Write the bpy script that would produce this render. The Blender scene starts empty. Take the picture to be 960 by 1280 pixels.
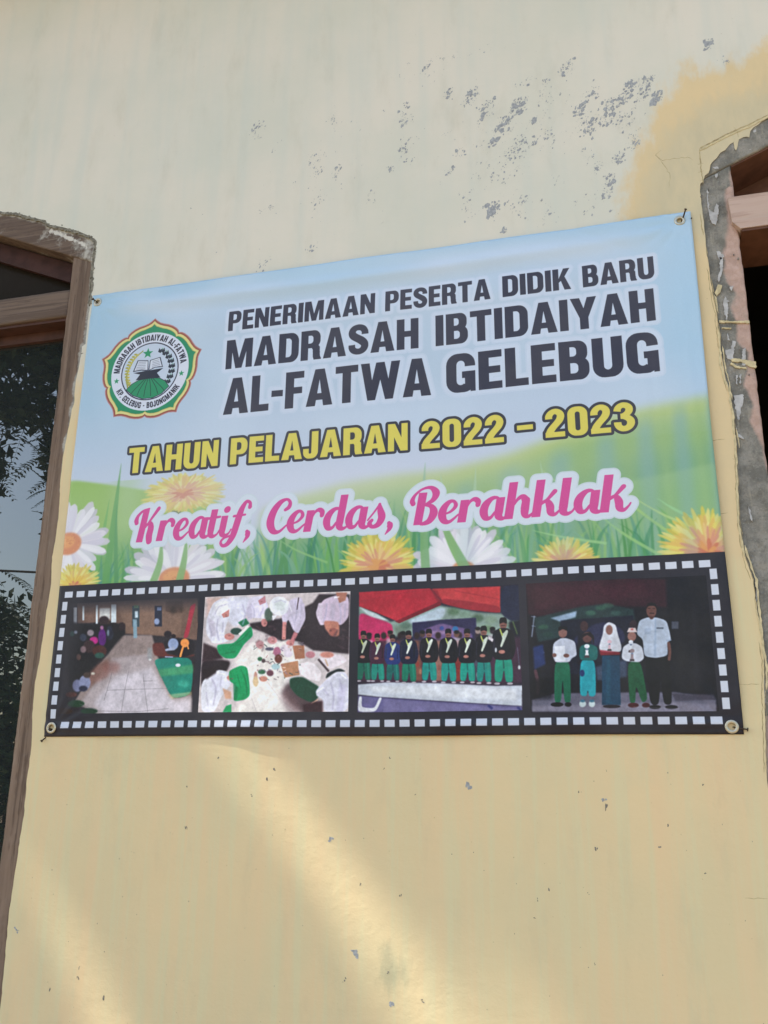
import bpy, bmesh, math, random, json
import numpy as np
from mathutils import Vector, Matrix, noise
from mathutils.geometry import tessellate_polygon
S = bpy.context.scene; COL = S.collection
# ================================================================ camera, sky, sun, exposure
cam_d = bpy.data.cameras.new('camera'); cam = bpy.data.objects.new('camera', cam_d); COL.objects.link(cam)
cam.location = (0.72437, -2.45304, 1.43952)
cam.rotation_euler = (math.radians(106.5125), math.radians(-0.4708), math.radians(14.8578))
cam_d.sensor_fit = 'VERTICAL'; cam_d.sensor_height = 24; cam_d.lens = 24*1119.5/1280
cam_d.clip_start = .01; cam_d.clip_end = 2000
S.camera = cam
SUN = Vector((-.60, -.16, .78)).normalized()            # towards the sun
world = bpy.data.worlds.new('World'); S.world = world; world.use_nodes = True
nt = world.node_tree; bg = nt.nodes['Background']; sky = nt.nodes.new('ShaderNodeTexSky'); sky.sky_type = 'NISHITA'; sky.sun_disc = False
sky.sun_elevation = math.asin(SUN.z); sky.sun_rotation = math.atan2(SUN.x, SUN.y); sky.air_density = 1.4; sky.dust_density = 2.0; sky.ozone_density = 1.6
nt.links.new(sky.outputs[0], bg.inputs[0]); bg.inputs[1].default_value = 0.13
sd = bpy.data.lights.new('sun', 'SUN'); sun = bpy.data.objects.new('sun', sd); COL.objects.link(sun)
sd.energy = 3.6; sd.angle = math.radians(.9); sd.color = (1, .93, .80)
sun.rotation_euler = (-SUN).to_track_quat('-Z', 'Y').to_euler(); sun.location = (-6, -2, 9)
S.view_settings.view_transform = 'Standard'; S.view_settings.look = 'None'; S.view_settings.exposure = 1.33; S.view_settings.gamma = 1
rnd = random.Random(11)
# ================================================================ helpers
def tag(o, label=None, cat=None, group=None, kind=None):
    for k, v in (('label', label), ('category', cat), ('group', group), ('kind', kind)):
        if v: o[k] = v
    return o
def link(name, me, mat=None, parent=None, smooth=False):
    o = bpy.data.objects.new(name, me); COL.objects.link(o)
    if mat: me.materials.append(mat)
    if parent: o.parent = parent
    if smooth: me.polygons.foreach_set('use_smooth', [True]*len(me.polygons))
    return o
def mesh(name, v, f, mat=None, parent=None, smooth=False):
    me = bpy.data.meshes.new(name); me.from_pydata([tuple(p) for p in v], [], f); me.validate(); me.update()
    return link(name, me, mat, parent, smooth)
def empty(name, loc=(0, 0, 0), parent=None):
    o = bpy.data.objects.new(name, None); COL.objects.link(o); o.location = loc
    if parent: o.parent = parent
    return o
class Mat:
    """a small wrapper for building node materials"""
    def __init__(s, name, rough=.8, spec=.3):
        s.m = bpy.data.materials.new(name); s.m.use_nodes = True; s.t = s.m.node_tree; s.n = s.t.nodes; s.b = s.n['Principled BSDF']
        s.b.inputs['Roughness'].default_value = rough; s.b.inputs['Specular IOR Level'].default_value = spec
        s.co = s.n.new('ShaderNodeTexCoord').outputs['Object']
    def put(s, sock, v):
        if isinstance(v, bpy.types.NodeSocket): s.t.links.new(v, sock)
        elif isinstance(v, (tuple, list)) and len(v) == 3 and sock.type == 'RGBA': sock.default_value = (*v, 1)
        else: sock.default_value = v
    def base(s, v): s.put(s.b.inputs['Base Color'], v)
    def map(s, scale=(1, 1, 1), rot=(0, 0, 0), loc=(0, 0, 0)):
        m = s.n.new('ShaderNodeMapping'); s.put(m.inputs[0], s.co); m.inputs['Scale'].default_value = scale; m.inputs['Rotation'].default_value = rot; m.inputs['Location'].default_value = loc; return m.outputs[0]
    def noise(s, scale, detail=4, rough=.55, v=None, dist=0):
        q = s.n.new('ShaderNodeTexNoise'); q.inputs['Scale'].default_value = scale; q.inputs['Detail'].default_value = detail; q.inputs['Roughness'].default_value = rough; q.inputs['Distortion'].default_value = dist
        s.put(q.inputs['Vector'], v if v is not None else s.co); return q.outputs['Fac']
    def ramp(s, v, a, b, lo=0.0, hi=1.0):
        q = s.n.new('ShaderNodeMapRange'); q.interpolation_type = 'SMOOTHSTEP'; s.put(q.inputs[0], v)
        for i, x in enumerate((a, b, lo, hi)): q.inputs[i+1].default_value = x
        return q.outputs[0]
    def mix(s, f, a, b, mode='MIX'):
        q = s.n.new('ShaderNodeMix'); q.data_type = 'RGBA'; q.blend_type = mode; s.put(q.inputs[0], f); s.put(q.inputs[6], a); s.put(q.inputs[7], b); return q.outputs[2]
    def math(s, op, a, b=0.0, clamp=False):
        q = s.n.new('ShaderNodeMath'); q.operation = op; q.use_clamp = clamp; s.put(q.inputs[0], a); s.put(q.inputs[1], b); return q.outputs[0]
    def attr(s, name):
        q = s.n.new('ShaderNodeAttribute'); q.attribute_name = name; return q.outputs['Fac']
    def bump(s, h, strength=.3, dist=.01):
        q = s.n.new('ShaderNodeBump'); q.inputs['Strength'].default_value = strength; q.inputs['Distance'].default_value = dist; s.put(q.inputs['Height'], h); s.t.links.new(q.outputs[0], s.b.inputs['Normal'])
def lin(c): return tuple(((x/255)/12.92 if x/255 < .04045 else ((x/255+.055)/1.055)**2.4) for x in c)
def simple(name, col, rough=.8, spec=.3, amt=.25, sc=30, bump=.1, metal=0):
    m = Mat(name, rough, spec); n = m.noise(sc); m.base(m.mix(m.ramp(n, .3, .7), tuple(c*(1-amt) for c in col), tuple(min(c*(1+amt), 1) for c in col)))
    m.b.inputs['Metallic'].default_value = metal
    if bump: m.bump(n, bump, .003)
    return m.m
def poly_dist(P, poly):
    """signed distance (inside positive) of points P (n,2) to a polygon"""
    P = np.asarray(P, float); q = np.asarray(poly, float); d = np.full(len(P), 1e9); ins = np.zeros(len(P), bool)
    for a, b in zip(q, np.roll(q, -1, 0)):
        e = b-a; w = P-a; t = np.clip((w@e)/(e@e+1e-12), 0, 1); d = np.minimum(d, np.linalg.norm(w-t[:, None]*e, axis=1))
        c = (a[1] > P[:, 1]) != (b[1] > P[:, 1])
        with np.errstate(divide='ignore', invalid='ignore'): ins ^= c & (P[:, 0] < (b[0]-a[0])*(P[:, 1]-a[1])/(b[1]-a[1])+a[0])
    return np.where(ins, d, -d)
def dist_line(P, line):
    P = np.asarray(P, float); d = np.full(len(P), 1e9)
    for a, b in zip(np.asarray(line[:-1]), np.asarray(line[1:])):
        e = b-a; w = P-a; t = np.clip((w@e)/(e@e+1e-12), 0, 1); d = np.minimum(d, np.linalg.norm(w-t[:, None]*e, axis=1))
    return d
def set_attr(me, name, vals):
    a = me.attributes.new(name, 'FLOAT', 'POINT'); a.data.foreach_set('value', np.asarray(vals, np.float32))
def fbm(x, y, z=0, s=1.0, o=3): return noise.fractal(Vector((x*s, y*s, z*s)), 1.0, 2.0, o)
# ================================================================ traced shapes, in metres on the wall plane
G = json.loads(r"""{"edgeL":[[-1.4479,3.4802],[-1.3755,3.4643],[-1.3162,3.4368],[-1.2478,3.4114],[-1.2207,3.3864],[-1.1644,3.3668],[-1.0873,3.3339],[-1.0347,3.3053],[-1.0158,3.2824],[-1.0137,3.2491],[-1.0147,3.1581],[-1.0097,3.0297],[-1.0129,2.9207],[-1.0107,2.8742],[-1.0223,2.8665],[-1.0243,2.83],[-1.0263,2.7938],[-1.0311,2.7552],[-1.033,2.7194],[-1.0285,2.6566],[-1.0347,2.6307],[-1.0366,2.5958],[-1.0411,2.5323],[-1.0437,2.5038],[-1.0472,2.4583],[-1.0476,2.413],[-1.0476,2.3792],[-1.0411,2.3064],[-1.0383,2.2212],[-1.0404,2.1672],[-1.0457,2.1166],[-1.0381,2.0264],[-1.0421,1.941],[-1.0443,1.872],[-1.0474,1.7765],[-1.0537,1.7172],[-1.052,1.673],[-1.0509,1.6341],[-1.0434,1.5596],[-1.0386,1.4981],[-1.0416,1.4373],[-1.0383,1.3227],[-1.0452,1.1797],[-1.0506,1.0494],[-1.0428,0.8449]],"edgeR":[[1.2476,3.3431],[1.2295,3.3366],[1.2178,3.3255],[1.2049,3.3192],[1.195,3.3078],[1.1893,3.2866],[1.181,3.2914],[1.1721,3.2905],[1.1592,3.2838],[1.1544,3.2602],[1.1485,3.2472],[1.1442,3.2569],[1.1434,3.278],[1.1334,3.2733],[1.1194,3.256],[1.1045,3.2478],[1.0924,3.2324],[1.0788,3.2195],[1.0726,3.2096],[1.065,3.1846],[1.0538,3.1779],[1.0466,3.1572],[1.0389,3.1499],[1.0349,3.1244],[1.0358,3.0982],[1.0364,3.0808],[1.0362,3.0465],[1.036,3.0166],[1.0368,2.9742],[1.0358,2.9324],[1.0354,2.9049],[1.0372,2.8997],[1.0382,2.8648],[1.0384,2.8303],[1.0397,2.7765],[1.0445,2.718],[1.0441,2.6705],[1.0449,2.614],[1.0476,2.5579],[1.0492,2.5119],[1.0555,2.4748],[1.0569,2.4477],[1.0588,2.4072],[1.0584,2.3629],[1.0575,2.3061],[1.0445,2.0898],[1.0475,2.0331],[1.0522,1.9957],[1.0634,1.9399],[1.0643,1.8676],[1.0675,1.7788],[1.0659,1.7094],[1.0605,1.6581],[1.0541,1.5739],[1.0443,1.4589]],"pink":[[1.1232,3.1302],[1.1074,3.1287],[1.1034,3.0863],[1.1056,3.0431],[1.1057,3.0007],[1.0908,2.9528],[1.0819,2.9126],[1.0842,2.8974],[1.0795,2.8981],[1.0774,2.8539],[1.0854,2.8088],[1.1061,2.7719],[1.0865,2.7362],[1.0934,2.683],[1.0919,2.6268],[1.1136,2.587],[1.1101,2.5324],[1.0945,2.4932],[1.1029,2.4608],[1.1146,2.4238],[1.0987,2.3811],[1.1141,2.3446],[1.1247,2.3002],[1.1297,2.2275]],"white":[[[1.0543,3.0648],[1.0603,3.0543],[1.0668,3.0489],[1.0774,3.0771],[1.0836,3.0717],[1.0745,3.0187],[1.068,3.0049],[1.0602,3.0147],[1.054,3.0349]],[[1.0632,2.9218],[1.0741,2.9138],[1.0828,2.8976],[1.0718,2.8894],[1.0646,2.9004]],[[1.0809,3.2036],[1.0933,3.2035],[1.0944,3.1966],[1.0822,3.1981]],[[1.2044,3.3148],[1.2115,3.3156],[1.2104,3.3047],[1.2034,3.3048]],[[1.1701,3.2527],[1.1827,3.2555],[1.1976,3.2473],[1.1885,3.2438],[1.1749,3.2482]],[[1.082,3.177],[1.0896,3.1822],[1.0901,3.1689],[1.0835,3.1658]],[[1.0544,3.1253],[1.0583,3.1289],[1.0564,3.0687],[1.0526,3.0651]],[[1.0702,2.8995],[1.0793,2.8956],[1.0734,2.8546],[1.0606,2.8182],[1.0578,2.8274],[1.0683,2.8652]],[[1.0726,2.7728],[1.0788,2.7565],[1.0777,2.7279],[1.0693,2.6909],[1.0664,2.7151],[1.0659,2.7487]],[[1.0685,2.6523],[1.07,2.6389],[1.0723,2.6293],[1.0669,2.6318]],[[1.0794,2.6284],[1.0876,2.6236],[1.079,2.5959],[1.0761,2.5869],[1.0783,2.5682],[1.06,2.575],[1.0578,2.6022],[1.0746,2.6034]],[[1.1019,2.6],[1.1112,2.6021],[1.106,2.5502],[1.096,2.5486]],[[1.0673,2.4623],[1.0916,2.4642],[1.0904,2.4442],[1.0817,2.4227],[1.0731,2.3871],[1.068,2.4018],[1.0664,2.4377]],[[1.0625,2.3736],[1.0669,2.3512],[1.0816,2.3331],[1.08,2.3281],[1.0635,2.344]],[[1.0885,2.7986],[1.0967,2.7998],[1.0945,2.7856],[1.0891,2.7879]],[[1.0778,2.5224],[1.0817,2.5219],[1.079,2.4949],[1.0759,2.4953]],[[1.0889,2.5234],[1.092,2.5231],[1.0876,2.4949],[1.0854,2.4961]],[[1.0684,1.9397],[1.0661,1.8855],[1.072,1.8942],[1.0738,1.9431]],[[1.059,1.7052],[1.0654,1.7051],[1.0602,1.6242],[1.0554,1.6327]],[[1.0715,2.1451],[1.0748,2.1353],[1.0794,2.097],[1.0734,2.105]]],"cream":[[[1.0486,2.6965],[1.086,2.6887],[1.1301,2.6839],[1.1301,2.6763],[1.0973,2.6825],[1.0498,2.6887]],[[1.0544,2.673],[1.08,2.6687],[1.0798,2.6659],[1.0545,2.6701]],[[1.07,2.5729],[1.0924,2.5711],[1.1132,2.5632],[1.1329,2.5572],[1.1325,2.538],[1.1157,2.5418],[1.0972,2.5604],[1.07,2.5646]],[[1.0698,2.5623],[1.0843,2.5491],[1.109,2.5407],[1.1087,2.538],[1.0799,2.5441],[1.067,2.5575]],[[1.0466,2.7852],[1.0569,2.809],[1.0681,2.8064],[1.0606,2.7832],[1.0496,2.7741]],[[1.0398,2.7644],[1.0456,2.766],[1.045,2.7506],[1.0393,2.7499]]],"crack1":[[1.2487,3.3537],[1.2196,3.3431],[1.1975,3.3329],[1.1702,3.3241],[1.1243,3.3083],[1.0871,3.2915],[1.0473,3.2742]],"crack2":[[1.0473,3.2742],[1.0459,3.2458],[1.045,3.2193],[1.0441,3.1929],[1.0467,3.166],[1.0459,3.1486]],"cracks":[[[1.0245,3.2375],[1.0118,3.2513],[0.9377,3.2541],[0.9205,3.2748],[0.9357,3.2893]],[[0.9205,3.2748],[0.941,3.2362],[0.9562,3.1934],[0.9481,3.1495]],[[1.1614,3.2906],[1.1573,3.3172],[1.1497,3.3332]],[[0.9682,2.3331],[1.0306,2.3345]],[[0.9638,2.1201],[1.019,2.1253]],[[0.9431,1.6711],[1.0519,1.6732]],[[0.9641,1.1702],[1.0177,1.1722]]],"tan":[[1.3947,3.6568],[1.2753,3.604],[1.1908,3.5665],[1.1306,3.5441],[1.0651,3.547],[1.0314,3.5975],[1.0015,3.5249],[0.9537,3.4629],[0.9191,3.4163],[0.8918,3.336],[0.8609,3.2689],[0.8308,3.2109],[0.82,3.1187],[0.7997,3.0241],[0.7789,2.9175],[0.7214,2.0117],[1.2,1.9861]],"damp":[[1.3744,3.4824],[1.2595,3.4554],[1.1219,3.4503],[0.9998,3.3876],[0.9351,3.3127],[0.8929,3.2195],[0.8673,3.1245],[0.8559,3.0287],[0.9879,2.9661],[1.3082,2.9144]],"clusters":[[-0.4062,3.6397,0.0215,0.0307,22,0.00518],[-0.1255,3.6188,0.0262,0.03,16,0.00343],[-0.1828,3.4857,0.0262,0.0261,20,0.00432],[-0.1807,3.4207,0.0202,0.0193,14,0.0055],[-0.1089,3.4136,0.0114,0.0224,7,0.00968],[-0.1687,3.3073,0.0229,0.0693,24,0.00361],[-0.3618,3.2936,0.0325,0.0192,14,0.00338],[-0.1966,3.1204,0.0141,0.0091,7,0.00763],[-0.3602,3.0848,0.0231,0.0307,16,0.00417],[0.1337,3.594,0.0195,0.0389,26,0.00602],[0.2037,3.7499,0.0111,0.0232,8,0.00671],[0.2773,3.638,0.0136,0.0227,14,0.00714],[0.3474,3.613,0.024,0.032,26,0.00822],[0.4075,3.5552,0.021,0.0314,30,0.00866],[0.4661,3.4863,0.0284,0.0216,26,0.00907],[0.5095,3.5429,0.0206,0.0249,40,0.00797],[0.5614,3.4789,0.0076,0.0122,5,0.00894],[0.5493,3.6357,0.0413,0.0126,16,0.00545],[0.6694,3.6626,0.0228,0.0252,34,0.00682],[0.5988,3.5771,0.0203,0.0435,24,0.00509],[0.1394,3.4485,0.0246,0.0378,24,0.00529],[0.0901,3.3887,0.011,0.0125,6,0.00764],[0.2787,3.3254,0.0132,0.0213,10,0.0074],[0.3197,3.4069,0.0158,0.0123,8,0.00628],[0.4224,3.4176,0.0104,0.0092,6,0.01017],[0.5094,3.3881,0.043,0.0362,46,0.00611],[0.4479,3.3119,0.0612,0.0419,38,0.00443],[0.4184,3.1683,0.0151,0.0234,34,0.01034],[0.4868,3.174,0.06,0.0464,34,0.00459],[0.5995,3.4158,0.01,0.012,8,0.00992],[0.3239,3.1906,0.0308,0.0533,20,0.00442],[0.4411,3.0772,0.0125,0.0143,6,0.00749],[0.0192,3.3113,0.0166,0.0496,14,0.00352],[0.725,3.4236,0.022,0.0299,44,0.00815],[0.7063,3.4916,0.0172,0.0182,22,0.00769],[0.7837,3.4569,0.0194,0.0359,44,0.00812],[0.7516,3.5435,0.0172,0.0213,16,0.00771],[0.8351,3.4946,0.0265,0.027,42,0.00703],[0.8685,3.5547,0.0216,0.0151,22,0.0076],[0.9164,3.5439,0.0214,0.021,28,0.00753],[0.9409,3.4838,0.0118,0.0178,30,0.00906],[0.8941,3.5031,0.0214,0.0179,22,0.00752],[0.8608,3.3363,0.0141,0.0232,20,0.0063],[0.8099,3.2933,0.0166,0.0202,20,0.00684],[0.7748,3.1924,0.0165,0.0341,34,0.00676],[0.7502,3.2638,0.012,0.0173,10,0.00634],[0.7184,3.3051,0.0145,0.0292,12,0.00534],[0.8352,3.4219,0.0335,0.0296,26,0.00481],[0.6218,3.2437,0.0171,0.0175,8,0.00322],[0.5871,3.1305,0.0293,0.0399,14,0.00476],[1.1074,3.6505,0.0116,0.0151,14,0.008],[1.1448,3.5712,0.0182,0.0297,8,0.00473],[0.2793,3.7992,0.165,0.0133,30,0.00274],[0.2092,3.732,0.0831,0.053,20,0.00274],[0.6409,3.4932,0.15,0.1037,80,0.00305],[0.4327,3.4125,0.1548,0.153,90,0.0031],[-0.1116,3.4077,0.171,0.2233,60,0.00242],[0.8591,3.4169,0.0619,0.1475,50,0.0032],[0.7338,3.1481,0.0521,0.0623,26,0.00364],[-0.6428,3.3582,0.3744,0.2648,18,0.00225]],"specks":[[0.3038,1.4188,0.0092,0.0184,3],[0.6557,1.3797,0.0046,0.0184,2],[0.6523,1.3893,0.0069,0.0069,3],[0.5896,1.408,0.0046,0.0069,2],[0.8928,1.4286,0.0046,0.0046,2],[0.8017,1.3347,0.0046,0.0069,1],[0.7803,1.2782,0.0057,0.0046,1],[0.6237,1.2703,0.0057,0.0092,1],[0.5046,1.1785,0.0034,0.0115,1],[0.6023,1.1672,0.0034,0.0034,1],[0.1193,1.1472,0.0034,0.0069,1],[0.6087,1.0089,0.0023,0.0046,1],[0.0972,0.8909,0.0115,0.0092,3],[0.084,0.9599,0.0057,0.0046,2],[0.1802,0.9016,0.0069,0.0046,2],[-0.5106,1.4126,0.0034,0.0046,1],[-0.4183,1.4882,0.0034,0.0069,1],[-0.2681,1.4322,0.0057,0.0069,1],[-0.2452,1.4561,0.0046,0.0069,1],[-0.504,1.2957,0.0034,0.0115,1],[-0.0729,1.2783,0.0092,0.0092,3],[-1.0204,1.0082,0.0069,0.0069,3],[-0.806,0.8996,0.0034,0.0115,1],[-0.8034,0.9199,0.0023,0.0069,1],[-0.8908,0.8643,0.0034,0.0115,1],[-0.7183,0.8549,0.0046,0.0115,1],[-0.7305,0.9664,0.0023,0.0023,1],[0.0021,1.0004,0.0115,0.0115,3],[-0.0248,0.9369,0.0046,0.0069,1],[0.0058,1.1665,0.0069,0.0046,1],[-0.3094,1.391,0.0046,0.0046,2],[0.4755,1.1494,0.0023,0.0069,1],[0.4658,1.1065,0.0046,0.0023,1],[0.1627,1.3968,0.0034,0.0034,1],[0.0912,1.4896,0.0057,0.0034,1],[0.0734,1.4602,0.0023,0.0046,1],[0.6625,1.4597,0.0023,0.0034,1],[0.6292,1.4358,0.0023,0.0023,1],[0.882,1.2226,0.0034,0.0034,2],[-1.0254,2.8393,0.0092,0.0034,2],[1.0359,3.1058,0.0046,0.0069,2]],"stain":[[0.0925,0.966],[0.9401,1.3933],[0.0561,0.9882]],"pale_markL":[[-1.2154,3.3638],[-1.1678,3.3363],[-1.126,3.3123],[-1.0801,3.2914],[-1.0558,3.2672],[-1.0459,3.2225],[-1.0432,3.1793]]}""")
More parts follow.
